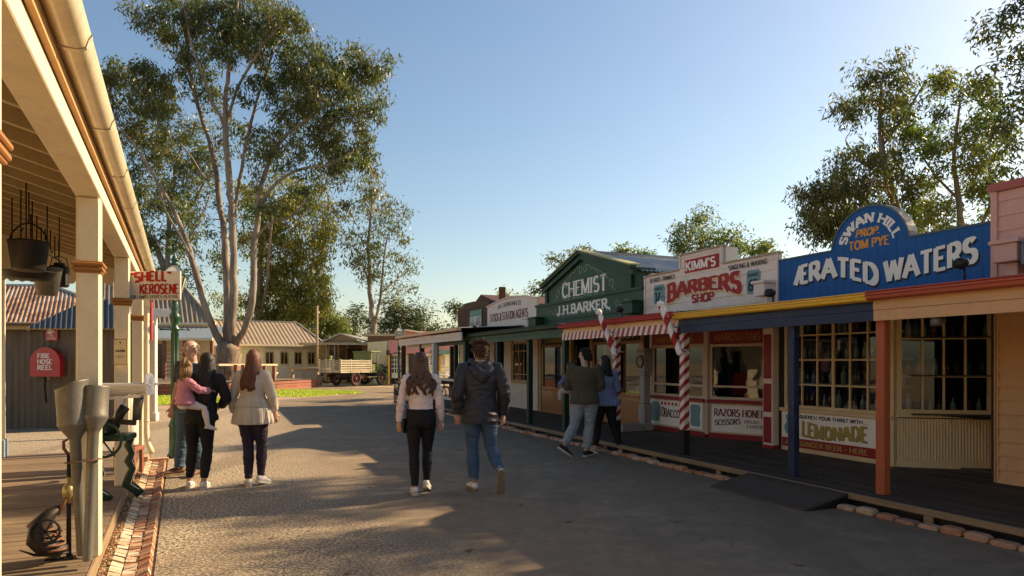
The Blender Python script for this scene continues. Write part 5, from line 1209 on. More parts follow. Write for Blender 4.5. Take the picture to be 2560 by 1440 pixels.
mb = MB(); mb.box((xw0-.03,-.05,.90),(xw1+.03,.02,.955), MATS['gold_joinery']); mb.bbox((xw0-.09,-.03,.9),(xw0,.03,2.2), M['brown_trim']); mb.bbox((xw1,-.03,.9),(xw1+.09,.03,2.2), M['brown_trim']); mb.build('window_surround', D)
mb = MB(); mb.box((.5,.3,.15),(1.35,.34,2.2), M['pane_dark']); mb.build('door', D)
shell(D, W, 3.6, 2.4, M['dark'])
for s_ in (19.6, 21.65): post(D, 21.70-s_, M['green2'], 2.15, .115)
dl_ = thing('desk_lamp', 'small lamp with a cream shade glowing in the agents office window', 'lamp', PR(21.7-(xw0+.5), FN+.55, 1.0), ROT_R)
mb = MB(); mb.lathe([(.08,0),(.02,.03),(.015,.62)], M['letter_gold'], 10); mb.build('lamp_stem', dl_)
mb = MB(); mb.lathe([(.28,.60),(.16,.80)], M['cream'], 20); mb.build('lamp_shade', dl_)
mb = MB(); mb.box((xw0,.35,.5),(xw1,.9,.98), M['varnish']); mb.build('desk', D)
for k in range(5):
    mb = MB(); mb.box((xw0+.2,1.1,1.1+k*.17),(xw1,1.3,1.115+k*.17), M['white']); mb.build('shelf', D)

# ---------------------------------------------------------------- tea store s 21.7..25.1 (barn red)
E, W = shop(21.70, 24.9, 'tea_store', 'barn red boarded store with a green painted tea sign at the end of the row')
mb = MB(); mb.prism([(0,2.2),(W,2.2),(W,3.62),(1.8,3.72),(.9,3.72),(0,3.55)], -.05, .02, M['brown_red'])
for x in np.arange(.15, W, .2): mb.box((x,-.058,2.2),(x+.03,-.0505,3.5), M['brown_red'])
mb.build('parapet', E)
mb = MB(); mb.box((1.45,-.075,2.72),(2.75,-.059,3.42), M['green']); mb.box((1.5,-.08,3.0),(2.7,-.0755,3.38), M['letter_sage']); write(mb, "LIPTON'S TEA", (1.5,-.08,2.82), (1,0,0),(0,0,1), 1.2,.34, M['letter_white'], .24,.14,.04, lift=.006); mb.build('sign_panel', E)
mb = MB(); mb.box((-.02,-.09,3.60),(W+.02,.04,3.64), M['bare_wood']) if False else mb.box((0,.02,2.2),(.05,5,3.5), M['brown_red']); mb.prism([(0,3.5),(0,3.55),(.9,3.75),(W/2,4.0),(W,3.6),(W,3.5)], .3, 6.0, M['brown_red']); mb.build('roof', E)
mb = MB(); mb.bbox((W-.35,.5,3.3),(W-.18,.7,4.15), M['brown_red'], .01); mb.build('chimney', E)
shell(E, W, 3.6, 2.4, M['dark'])
verandah(E, W, M['pinkwhite'], M['pinkwhite'], 2.03, 2.24, 2.36, x0=-.1)
mb = MB(); mb.boards(0, 1.2, .15, 2.4, .02, M['weatherboard_cream']); mb.build('front_wall', E); mb = MB(); mb.boards(2.2, W, .15, 2.4, .02, M['weatherboard_cream']); mb.build('front_wall', E)
mb = MB(); mb.box((1.2,.2,.15),(2.2,.25,2.4), M['pane_dark']); mb.build('door', E)
post(E, W, M['green2'], 2.15, .115)
# open pale verandah end s 17.8..25.1 belongs to a second awning on brown and white posts
V = thing('pink_awning', 'pale pink awning on brown and white posts at the far end of the row', 'awning', PR(25.2, 6.15), ROT_R)
mb = MB(); Lv = 7.3
mb.box((-.0,-.16,2.15),(Lv,-.12,2.38), M['pinkwhite']); mb.box((0,-.18,2.27),(Lv,-.161,2.38), M['pinkwhite']); mb.build('fascia', V)
mb = MB(); mb.box((-.05,-.30,2.42),(Lv,-.16,2.50), M['apricot']); mb.build('gutter', V)
mb = MB(); mb.box((-.05,-.2,2.40),(.0,2.0,2.52), M['pinkwhite']); mb.build('end_fascia', V)
mb = MB(); mb.corr((0,-.2,2.50),(Lv,0,0),(0,2.3,.12), M['galvroof'], .15,.012); mb.build('roof', V)
for x_, y_, mt in ((.05,.0,M['brown_red']),(2.1,.15,M['brown_red']),(.05,1.9,M['brown_red']),(4.4,-.06,M['white']),(7.0,.1,M['green2'])):
    mb = MB(); mb.bbox((x_-.075,y_-.075,0.1),(x_+.075,y_+.075,2.16), mt, .01); p = mb.build('post', V)
    if mt is M['white']: q = MB(); q.bbox((x_-.085,y_-.085,.0),(x_+.085,y_+.085,.38), M['black'], .01); q.build('post_base', p)
mb = MB(); mb.bbox((4.4,-.03,.98),(7.2,.03,1.05), M['white'], .006); mb.bbox((4.4,-.03,.42),(7.2,.03,.48), M['white'], .006); mb.build('handrail', V)

# ---------------------------------------------------------------- pink shop nearest, s 0..5.13
P5, W = shop(-1.0, 5.13, 'pink_shop', 'nearest shop on the right with salmon pink boarded parapet and peach verandah')
face(P5, [(0,W,2.2,3.50)], M['pink'], trims=(((-.02,-.075,2.2),(.05,-.053,3.5)),))
mb = MB(); mb.box((-.04,-.10,3.51),(W,.05,3.60), M['red_gutter']); mb.build('capping', P5)
corbel(P5, .27, 2.66, M['pink'], .26,.20,.30)
verandah(P5, W, M['peach'], M['red_gutter'], 1.98, 2.20, 2.28, x0=-.0)
mb = MB(); mb.boards(.02, W, .15, 2.5, .04, M['peach'], .16, .034, .15); mb.box((-.03,.0,.15),(.02,.09,2.5), M['peach']); mb.add([(-.02,.05,.15),(-.02,3.6,.15),(-.02,3.6,2.5),(-.02,.05,2.5)], [(3,2,1,0)], M['peach']); mb.build('wall', P5)
mb = MB(); mb.box((0,3.6,.15),(W,3.66,3.4), M['pink']); mb.build('back_wall', P5)
mb = MB(); mb.tube([(.62,-1.9,1.93),(.62,-1.8,1.96)], .035, M['galv'], 10); mb.lathe([(.05,0),(.05,.07),(.02,.1)], M['galv'], 12, (.62,-1.9,1.90)); mb.build('spotlight', P5)
for s_ in (2.6,0.2): post(P5, 5.13-s_, M['orange_post'], 2.10, .125)
# spotlights on the verandah roof
for x_, lab in ((1.9,'barber'),(4.7,'chemist')): pass
for s_, z_, lab in ((6.75,2.31,'small black spotlight on the yellow gutter beside the grey bracket'),(10.35,2.36,'small black spotlight on the verandah roof below the green bracket'),(4.3,2.36,'black spotlight at the right end of the red gutter'),(17.9,2.40,'small black spotlight at the far end of the green gutter')):
    t = thing('spotlight', lab, 'spotlight', PR(s_, 6.45, z_), ROT_R, 'spotlights on the verandah roofs')
    mb = MB(); mb.lathe([(.05,0),(.055,.07),(.03,.12)], M['black'], 12); mb.v = [(y_2*.2+x_2, z_2-.1, y_2+.12) for x_2, y_2, z_2 in mb.v]; mb.build('lamp_head', t)
    mb = MB(); mb.tube([(0,0,-.04),(0,0,.08)], .012, M['black'], 6); mb.build('bracket', t)
# ================================================================ far yard: buildings, truck, decks
def gx(px, Y): return (px-1280)/FPX*Y
def gz(py, Y): return CAMZ-(py-HY)/FPX*Y
# -- hall with grey roof behind the lamp
Y = 44.0; x0, x1 = gx(250,Y), gx(600,Y)
HA = thing('cream_hall', 'cream boarded hall with big grey roof and blue grey verandah, left of the forked gum', 'building', (x0, Y, 0), 0)
Wd = x1-x0; ze = gz(808,Y)
_b1 = MB.build
def _sh2(s, name, parent=None, *a, **k):
    if parent is not None and parent.name.startswith('cream_hall'): s.v = [(x-.62*max(0,y), y, z) for x, y, z in s.v]
    return _b1(s, name, parent, *a, **k)
MB.build = _sh2
mb = MB(); mb.boards(0, Wd-1.8, .5, ze, 0, M['weatherboard_cream'], .22, .02); mb.box((0,.001,0),(Wd-1.8,.05,ze), M['weatherboard_cream']); mb.box((Wd-1.85,0.06,0),(Wd-1.8,9,ze), M['weatherboard_cream']); mb.build('wall', HA)
mb = MB(); rx = gx(455,Y)-x0; zr = gz(660,Y)
mb.corr((-.5,-.3,ze), (Wd-1.0,0,0), (0,5.0,zr-ze), M['oldroof'], .3,.03, v1=lambda u: min(1, (1-u)*(Wd-1.0)/max(.1,(Wd-1.5-rx))), seg=5)
mb.corr((Wd-1.5,-.3,ze), (0,10,0), (rx-(Wd-1.5),0,zr-ze), M['oldroof'], .3,.03, v1=lambda u: min(1, u*2, (1-u)*2), seg=5); mb.build('roof', HA)
mb = MB(); mb.tube([(-.5,4.7,zr),(rx,4.7,zr),(Wd-1.5,-.3,ze+.02)], .09, M['slat'], 6); mb.box((-.5,-.45,ze-.14),(Wd-1.4,-.3,ze+.02), M['cream']); mb.build('fascia', HA)
mb = MB(); zv = gz(846,41); mb.corr((-.5,-.32-3.2,zv), (Wd+.3,0,0), (0,3.2,ze-.25-zv), M['bluegrey_roof'], .3,.02, seg=5); mb.build('verandah_roof', HA)
mb = MB(); mb.box((-.5,-3.62,zv-.14),(Wd-.2,-3.52,zv+.01), M['cream']); mb.build('verandah_fascia', HA)
for px in (388, 411, 434, 462, 530, 596):
    mb = MB(); xx = gx(px,40.7)-x0; mb.bbox((xx-.09,-3.4,0),(xx+.09,-3.22,zv-.1), M['redwood'], .02); mb.build('post', HA)
mb = MB(); xx = gx(425,Y)-x0; mb.box((gx(385,Y)-x0,-.06,.5),(gx(412,Y)-x0,-.025,2.7), M['pane_dark']); mb.build('window', HA); mb = MB(); mb.box((gx(470,Y)-x0,-.06,1.4),(gx(500,Y)-x0,-.03,2.6), M['pane_dark']); mb.build('window', HA)
for k in range(7):
    mb = MB(); mb.box((gx(416,41)-x0,-3.3,.75+k*.24),(gx(500,41)-x0,-3.26,.86+k*.24), M['bare_wood']); mb.build('screen_board', HA)
mb = MB(); mb.box((gx(497,41)-x0,-3.34,.55),(gx(560,41)-x0,-3.28,2.0), M['bare_wood']); mb.build('screen_panel', HA)
MB.build = _b1
# timber steps and low deck with railings round the gum tree
dk2 = thing('low_deck', 'low red stained timber deck with steps and rails around the forked gum trunk', 'deck', (0,0,0), 0)
mb = MB(); xa, xb = gx(300,33), gx(692,38)
def boards_front(P, Q, z0, z1, n):
    d = (Q-P); 
    for k in range(n): a = z0+(z1-z0)*k/n; b = z0+(z1-z0)*(k+1)/n-.02; mb.beam(P+Vector((0,0,(a+b)/2)), Q+Vector((0,0,(a+b)/2)), .05, b-a, M['redwood'])
Pa, Pb, Pc = Vector((gx(300,31.2),31.2,0)), Vector((gx(436,31.8),31.8,0)), Vector((gx(692,37.6),37.6,0))
boards_front(Pa, Pb, 0, .52, 3); boards_front(Pb, Pc, 0, .5, 3); Pd = Pc+Vector((1.0,4.5,0)); boards_front(Pc, Pd, 0, .5, 3); mb.build('deck_front', dk2)
mb = MB(); mb.add([tuple(p+Vector((0,0,.53))) for p in (Pa, Pb, Pc, Pd, Pd+Vector((-16,2,0)))], [(0,1,2,3,4)], M['deck']); mb.build('deck_floor', dk2)
for px in (590, 608, 661, 685):
    Yy = 34.2+(px-590)*.036; mb = MB(); mb.bbox((gx(px,Yy)-.08,Yy-.08,.5),(gx(px,Yy)+.08,Yy+.08,gz(913,Yy)+.02), M['redwood'], .01); mb.build('rail_post', dk2)
mb = MB(); mb.beam((gx(545,33.2),33.2,gz(912,33.2)), (gx(692,37.8),37.8,gz(912,37.8)), .12,.10, M['slat']); mb.build('handrail', dk2)
# -- long cream building
Y = 50.0; x0, x1 = gx(604,Y), gx(800,Y); Wd = x1-x0; ze = gz(860,Y)
TH = R(35)
def tl(px, yy=0.0):
    a_ = (px-1280)/FPX; return (a_*(Y+yy*math.cos(TH))-x0+yy*math.sin(TH))/(math.cos(TH)-a_*math.sin(TH))
HB = thing('cream_cottage', 'long cream boarded cottage with weathered iron roof and four dark windows', 'building', (x0-1.5*math.cos(TH), Y-1.5*math.sin(TH), 0), TH); off = 1.5; Wd = tl(800)+1.5
wins = [(tl(a)+off, tl(b)+off) for a, b in ((662,685),(700,721),(735,755),(768,788))]
mb = MB(); last = 0
z0w, z1w = gz(912,Y), gz(878,Y)
for a, b in wins+[(Wd,Wd)]:
    mb.boards(last, a, 0, ze, 0, M['weatherboard_cream'], .2, .02)
    if b > a: mb.boards(a, b, 0, z0w, 0, M['white'], .3, .01); mb.boards(a, b, z1w, ze, 0, M['white'], .1, .01)
    last = b
mb.box((0,.02,0),(Wd,.05,z0w), M['white']); mb.box((Wd-.05,.06,0),(Wd,7,ze), M['weatherboard_cream']); mb.box((0,7,0),(Wd,7.05,ze), M['weatherboard_cream']); mb.build('wall', HB)
for a, b in wins: window(HB, a, b, z0w, z1w, .0, 2, 1, M['ochre'], .05, .08, pane='pane_dark')
mb = MB()
for a, b in wins[0:1]+wins[1:]: mb.box((a-.3,-.05,.15),(b+.2,-.03,z0w-.25), M['white'])
mb.build('dado_panel', HB)
mb = MB(); rz = gz(806,55)
xr = tl(742,3)+off; ex = tl(812)+off
mb.corr((-.3,-.5,ze-.02), (ex+.3,0,0), (0,3.6,rz-ze), M['oldroof'], .3,.03, v1=lambda u: min(1, (1-u)*(ex+.3)/(ex-xr)), seg=5)
mb.corr((ex,-.5,ze-.02), (0,7.5,0), (xr-ex,0,rz-ze), M['oldroof'], .3,.03, v1=lambda u: min(1,u*2,(1-u)*2), seg=5); mb.build('roof', HB)
mb = MB(); mb.tube([(-.3,3.1,rz),(xr,3.1,rz),(ex,-.5,ze+.02)], .07, M['galvroof'], 6); mb.box((-.3,-.62,ze-.14),(ex,-.5,ze+.0), M['cream']); mb.build('gutter', HB)
mb = MB(); mb.tube([(Wd-.1,-.55,ze-.1),(Wd-.25,-.12,ze-.45),(Wd-.25,-.1,0)], .06, M['cream'], 8); mb.build('downpipe', HB)
mb = MB(); px0 = tl(640)+off; mb.box((wins[0][0]-.1,-.04,gz(872,Y)),(Wd-.2,-.02,gz(864,Y)), M['white'])
x = wins[0][0]
while x < Wd-.3: mb.beam((x,-.05,gz(874,Y)),(x+.12,-.05,gz(863,Y)), .01,.02, M['white']); mb.beam((x+.12,-.06,gz(874,Y)),(x,-.06,gz(863,Y)), .01,.02, M['white']); x += .12
mb.build('lattice', HB)
# hitching rail, trough, pole
def post_(name, label, cat, px, Y, ytop, r, mat, group=None):
    mb = MB(); mb.tube([(0,0,0),(0,0,gz(ytop,Y))], [r*1.1, r*.9], mat, 10); return tag(mb.build(name, None, (gx(px,Y),Y,0)), label, cat, group)
hr_ = thing('hitching_rail', 'grey log hitching rail on stumpy posts in front of the cream cottage', 'rail', (0,0,0), 0)
mb = MB(); mb.tube([(gx(722,46.5),46.5,gz(924,46.5)),(gx(780,46.3),46.3,gz(922,46.3)),(gx(828,46),46,gz(925,46))], [.11,.10,.09], M['log'], 10); mb.build('rail', hr_)
for px in (730, 793, 800): 
    mb = MB(); mb.tube([(gx(px,46.3),46.3,0),(gx(px,46.3),46.3,gz(925 if px < 799 else 940,46.3))], .15, M['log'], 10); mb.build('post', hr_)
mb = MB(); mb.loft([(-.75,0,.2),(-.7,0,.22),(.7,0,.24),(.75,0,.22)], [(.14,.15),(.22,.21),(.20,.2),(.14,.14)], M['log'], 12, side=(0,1,0)); mb.box((-.6,-.1,.36),(.6,.1,.43), M['dark'])
tag(mb.build('hollow_log', None, (gx(713,42),42,0)), 'hollowed pale log lying on the sand in front of the cream cottage', 'log')
for px, Yy in ((704,43.5),(716,43.8)):
    pass
mb = MB(); mb.bbox((-.55,-.1,.75),(.55,.3,.85), M['weatherboard_cream'], .01); [mb.bbox((a,-.05,0),(a+.1,.05,.75), M['weatherboard_cream'], .01) for a in (-.5,.4)]; mb.bbox((-.5,.2,.85),(.5,.28,1.2), M['weatherboard_cream'], .01)
tag(mb.build('garden_bench', None, (gx(672,46),46,0), 0), 'pale timber bench standing against the cream cottage', 'bench')
post_('utility_pole', 'slender pale utility pole beside the cream cottage', 'pole', 793, 47.5, 765, .075, M['log'])
# -- grey gabled shed with plank awning, dark inside
Y = 53.0; x0 = gx(790,Y)
HC_ = thing('timber_shed', 'grey gabled timber shed with open dark front and plank awning over the truck', 'building', (x0, Y, 0), 0)
x1 = gx(992,Y)-x0; ze = gz(855,Y); ax_ = gx(852,Y)-x0; rw = gx(905,Y)-x0
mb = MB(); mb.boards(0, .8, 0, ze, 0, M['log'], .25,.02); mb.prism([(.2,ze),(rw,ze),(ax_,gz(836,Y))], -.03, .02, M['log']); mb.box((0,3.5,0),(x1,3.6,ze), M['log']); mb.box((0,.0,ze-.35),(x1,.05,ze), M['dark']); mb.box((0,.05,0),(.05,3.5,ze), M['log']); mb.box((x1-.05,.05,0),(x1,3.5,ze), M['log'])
for px in (822, 846, 868, 905): mb.box((gx(px,Y)-x0-.06,-.02,0),(gx(px,Y)-x0+.06,.05,ze), M['log'])
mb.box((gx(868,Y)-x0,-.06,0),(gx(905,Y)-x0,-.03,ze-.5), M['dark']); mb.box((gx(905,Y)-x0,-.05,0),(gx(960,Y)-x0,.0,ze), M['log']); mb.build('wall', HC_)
mb = MB(); 
for s_, xe in ((-1,gx(806,Y)-x0),(1,gx(925,Y)-x0)): mb.beam((ax_,-.2,gz(834,Y)),(xe,-.2,gz(856,Y)+.0), .3,.10, M['galvroof'])
mb.corr((ax_,-.3,gz(834,Y)), (0,6,0), (gx(925,Y)-x0-ax_,0,gz(857,Y)-gz(834,Y)), M['galvroof'], .3,.03); mb.corr((ax_,5.7,gz(834,Y)), (0,-6,0), (gx(806,Y)-x0-ax_,0,gz(857,Y)-gz(834,Y)), M['galvroof'], .3,.03); mb.build('roof', HC_)
mb = MB(); mb.box((-.3,-3.2,gz(861,50)),(gx(968,50)-x0,-.05,gz(855,50)), M['slat'], Matrix.Rotation(.03,3,'X')); mb.build('awning_roof', HC_)
for px in (817, 836, 962):
    mb = MB(); mb.tube([(gx(px,50)-x0,-2.9,0),(gx(px,50)-x0,-2.9,gz(860,50))], .07, M['log'], 8); mb.build('post', HC_)
# -- brown roofed store and pink shops closing the street
Y = 50.0; x0 = gx(905,Y)
HD = thing('brown_store', 'brown boarded store with pale flat capping behind the truck', 'building', (x0, Y+2, 0), 0)
mb = MB(); mb.boards(0, gx(1020,Y)-x0, 0, gz(836,Y), 0, paint('tan_boards',(.24,.13,.07),.6,.3), .25,.02); mb.box((0,.01,0),(gx(1020,Y)-x0,5,gz(837,Y)), paint('tan_boards',(.24,.13,.07),.6,.3)); mb.build('wall', HD)
mb = MB(); mb.box((-.4,-.3,gz(838,Y)),(gx(1020,Y)-x0,5.3,gz(832,Y)), M['slat']); mb.build('roof', HD)
Y = 46.0; x0 = gx(971,Y)
HE = thing('pink_corner_shop', 'sunlit pink fronted shop with white paned windows closing the far end of the street', 'shop', (x0, Y, 0), R(32))
TH = R(32); X = lambda px: tl(px); Wd = X(1185)
sp_ = paint('corner_shop_pink',(.60,.27,.25),.6,.3)  # one plain pink for the corner shop front
mb = MB(); mb.box((0,-.1,gz(883,Y)),(Wd,0,gz(850,Y)), sp_); mb.box((X(1012),-.05,gz(850,Y)+.01),(X(1120),.3,gz(826,Y)), sp_); write(mb, 'MERCHANT', (X(1040),-.1,gz(870,Y)), (1,0,0),(0,0,1), 2.1,.4, M['letter_red'], .2,.12,.03) if False else None
mb.box((X(1075),-.15,gz(885,Y)),(Wd,-.101,gz(874,Y)), M['letter_sage']); mb.build('parapet', HE)
mb = MB(); mb.beam((X(1010),-.2,gz(824,Y)),(X(1095),-.2,gz(836,Y)), .4,.08, M['white']); mb.box((X(1095),.2,gz(850,Y)),(Wd+2,5,gz(838,Y)), M['oldroof']); mb.build('roof', HE)
mb = MB(); mb.boards(0, Wd, 0, gz(912,Y)+0, .3, M['weatherboard_cream'], .2,.02); mb.boards(0, Wd, 0+.0, gz(883,Y), .33, M['weatherboard_cream'], .2,.02); mb.box((0,.34,0),(Wd,4,gz(852,Y)), M['weatherboard_cream'])
mb.box((X(1026),.2,.0),(X(1040),.31,gz(884,Y)), M['pane_dark']); mb.build('wall', HE)
for a, b in ((979,1012),(1076,1101),(1104,1118)): window(HE, X(a), X(b), gz(936,Y) if a < 1000 else gz(916,Y), gz(885,Y), .26, 4, 4, M['white'], .05, .1, pane='pane_dark')
for px, mt in ((972,M['yellow']),(976,M['black']),(1101,M['yellow'])):
    mb = MB(); mb.bbox((X(px)-.07,-.05,0),(X(px)+.07,.1,gz(884,Y)), mt, .01); p = mb.build('post', HE)
    if mt is M['yellow']: q = MB(); q.bbox((X(px)-.14,-.1,gz(884,Y)-.1),(X(px)+.14,.12,gz(875,Y)), M['brown_red']); q.build('post_cap', p)
mb = MB(); mb.box((X(972),-3.0,gz(880,Y)),(Wd,-.1,gz(880,Y)+.05), sp_, Matrix.Rotation(0,3,'X')) if False else mb.box((X(1040),.15,gz(902,Y)),(X(1062),.2,gz(896,Y)), M['white']); mb.build('hanging_board', HE)
# white chairs and small tables outside it
ch0 = thing('white_chair', 'white timber chair outside the far pink shop, nearest the street', 'chair', (gx(1106,43),43,0), R(15), 'white chairs by the far shop')
mb = MB(); mb.bbox((-.22,-.22,.42),(.22,.22,.46), M['white'], .01); mb.build('seat', ch0)
mb = MB(); [mb.bbox((a,.18,.46),(a+.04,.22,.92), M['white'], .005) for a in (-.22,-.09,.05,.18)]; mb.bbox((-.22,.18,.86),(.22,.22,.94), M['white'], .005); mb.build('backrest', ch0)
for a in (-.2,.17):
    for b in (-.2,.17): mb = MB(); mb.bbox((a,b,0),(a+.035,b+.035,.42), M['white'], .004); mb.build('leg', ch0)
for px, Yy, rz, lb in ((1114,43.6,-1.2,'second white timber chair outside the far pink shop, side on'),(1098,44.2,2.6,'white timber chair close against the far pink shop wall'),(1126,42.4,.6,'white timber chair seen past the pale awning post')): dup(ch0, (gx(px,Yy),Yy,0), rz, lb)
mb = MB(); mb.lathe([(.25,0),(.05,.04),(.04,.7),(.42,.71),(.42,.74)], M['white'], 18); tag(mb.build('round_table', None, (gx(1110,42.2),42.2,0)), 'round white table among the chairs at the far pink shop', 'table')
# picnic style bench near the pale awning
bn_ = thing('street_bench', 'dark slatted bench with iron ends under the pale pink awning', 'bench', (gx(1125,30),30,0), ROT_R)
mb = MB(); [mb.bbox((-1.0,-.25+k*.12,.42),(1.0,-.16+k*.12,.45), M['brown_red'], .005) for k in range(4)]; mb.build('seat', bn_)
mb = MB(); [mb.bbox((-1.0,.24,.55+k*.13),(1.0,.27,.64+k*.13), M['brown_red'], .005) for k in range(3)]; mb.build('backrest', bn_)
for s_ in (-.8,.8): mb = MB(); mb.tube([(s_,-.25,0),(s_,-.22,.42),(s_,.22,.42),(s_,.26,.95)], .025, M['dark_iron'], 6); mb.tube([(s_,.22,.42),(s_,.3,0)], .025, M['dark_iron'], 6); mb.build('leg', bn_)
# -- truck
TY = 44.5
tk = thing('vintage_truck', 'vintage lime green lorry with pale slatted tray parked in front of the timber shed', 'truck', (gx(890,TY), TY, 0), R(58)); tk.scale = (1.0,1.0,1.12)
# local +x is towards the bonnet (to the right), slatted tray to the left
def wheel(x, y, r, name='wheel'):
    mb = MB(); mb.torus((x,y,r), r-.085, .085, M['tyre'], 'y', 28, 10); wv = mb.build(name, tk)
    mb = MB(); rd_ = paint('wheel_red',(.16,.03,.02),.6,.4); mb.torus((x,y,r), r-.17, .03, rd_, 'y', 24, 6); mb.v = mb.v; mb.tube([(x,y-.08,r),(x,y+.08,r)], .07, rd_, 10)
    for k in range(10): a = k*math.pi/5; mb.tube([(x,y,r),(x+math.cos(a)*(r-.17),y,r+math.sin(a)*(r-.17))], .018, rd_, 6)
    mb.build('rim', wv)
for x, y in ((-.9,-.85),(-.9,.85),(1.55,-.75),(1.55,.75)): wheel(x, y, .44)
mb = MB(); mb.box((-2.1,-.42,.55),(2.2,-.34,.70), M['dark_iron']); mb.box((-2.1,.34,.55),(2.2,.42,.70), M['dark_iron']); mb.tube([(-.9,-.8,.44),(-.9,.8,.44)], .05, M['dark_iron'], 8); mb.tube([(1.55,-.7,.44),(1.55,.7,.44)], .04, M['dark_iron'], 8); mb.tube([(-.9,0,.44),(1.2,0,.6)], .05, M['dark_iron'], 8); mb.box((-.3,-.5,.45),(.3,-.2,.65), M['rust']); mb.build('chassis', tk)
mb = MB(); mb.box((-2.3,-.95,.78),(.45,.95,.86), M['slat']); mb.build('tray', tk)
for (a, b) in (((-2.3,-.95),(.45,-.95)), ((-2.3,.95),(.45,.95)), ((-2.3,-.95),(-2.3,.95)), ((.45,-.95),(.45,.95))):
    mb = MB()
    for k in range(5): mb.beam((a[0],a[1],.93+k*.13),(b[0],b[1],.93+k*.13), .035,.085, M['slat'])
    for t_ in (.02,.33,.66,.98): mb.beam((a[0]+(b[0]-a[0])*t_,a[1]+(b[1]-a[1])*t_,.82),(a[0]+(b[0]-a[0])*t_,a[1]+(b[1]-a[1])*t_,1.54), .06,.05, M['slat'])
    mb.build('slat_side', tk)
mb = MB(); tg = M['truck_green']; mb.bbox((.55,-.75,.80),(.62,.75,1.95), tg, .02); mb.bbox((.55,-.80,.75),(1.25,.80,.85), tg, .02); mb.bbox((1.1,-.72,.85),(1.2,.72,1.35), tg, .02); mb.bbox((.5,-.85,1.93),(1.45,.85,2.03), tg, .03)
for x, y in ((.6,-.75),(1.2,-.75),(.6,.75),(1.2,.75)): mb.bbox((x-.04,y-.04,.85),(x+.04,y+.04,1.95), tg, .01)
mb.bbox((.62,-.75,.85),(1.0,-.70,1.25), tg, .01); mb.bbox((.62,-.7,1.1),(.95,.7,1.2), M['dark'], .02); mb.build('cab', tk)
mb = MB(); mb.bbox((1.2,-.42,.72),(2.15,.42,1.22), tg, .10); mb.bbox((2.15,-.38,.65),(2.22,.38,1.25), M['galv'], .02); mb.build('bonnet', tk)
for y in (-.75,.75):
    mb = MB(); tl = paint('teal_guard',(.02,.10,.09),.4,.3); mb.loft([(1.0,y,.55),(1.12,y,.80),(1.35,y,.95),(1.6,y,.98),(1.85,y,.92),(2.05,y,.75)], [(.15,.02)]*6, tl, 8, side=(0,1,0)); mb.beam((.3,y,.5),(1.05,y,.53), .25,.04, M['log']); mb.build('mudguard', tk)
    mb = MB(); mb.tube([(2.15,y*.7,1.05),(2.3,y*.7,1.05)], [.07,.11], M['galv'], 12); mb.build('headlight', tk)
mb = MB(); mb.tube([(2.2,-.3,.55),(2.7,-.35,.62),(3.1,-.4,.78)], .03, M['galv'], 6); mb.build('tow_pole', tk)
# second green lorry body deeper in the shed
t2 = thing('green_cart', 'lime green flat cart half hidden behind the slatted lorry', 'cart', (gx(828,49),49,0), 0)
mb = MB(); mb.bbox((-.4,-.5,.9),(.1,.5,2.0), tg, .03); mb.bbox((.4,-.5,1.5),(3.0,.4,1.75), paint('moss_green_box',(.05,.10,.03),.6,.4), .04); mb.build('cart_body', t2)
mb = MB(); [mb.torus((x,-.6,.5), .42,.07, M['tyre'],'y',24,8) for x in (-.1,2.6)]; mb.build('wheel', t2)
# handcarts near the right street lamp
def bike(loc, rz, label):
    t = thing('old_bicycle', label, 'bicycle', loc, rz, 'old bicycles')
    for x in (-.5,.5):
        mb = MB(); mb.torus((x,0,.33), .31,.018, M['black'],'y',26,6); wv = mb.build('wheel', t)
        mb = MB(); [mb.tube([(x,0,.33),(x+.3*math.cos(a),0,.33+.3*math.sin(a))], .004, M['galv'], 4) for a in np.linspace(0,6.1,12)]; mb.tube([(x,-.04,.33),(x,.04,.33)], .02, M['galv'], 8); mb.build('spokes', wv)
    mb = MB(); [mb.tube(p, .014, M['black'], 6) for p in ([(-.5,0,.33),(-.15,0,.30),(.32,0,.68),(-.22,0,.72),(-.15,0,.30)],[(-.5,0,.33),(-.22,0,.72)],[(.5,0,.33),(.36,0,.68),(.32,0,.9)])]; mb.build('frame', t)
    mb = MB(); mb.loft([(-.36,0,.80),(-.24,0,.82),(-.1,0,.80)], [(.08,.02),(.06,.025),(.02,.015)], M['brown_red'], 8, side=(0,1,0)); mb.build('saddle', t)
    mb = MB(); mb.tube([(.22,-.25,.92),(.33,-.22,.95),(.35,0,.93),(.33,.22,.95),(.22,.25,.92)], .012, M['black'], 6); mb.build('handlebar', t)
    mb = MB(); mb.bbox((.40,-.16,.72),(.68,.16,.94), M['brown_red'], .02); mb.build('basket', t)
bike((gx(990,25.4),25.4,0), R(105), 'old black bicycle with a basket leaning by the right street lamp')
bike((gx(1100,25.2),25.2,.0), R(70), 'old black bicycle leaning on the white post of the pale awning')
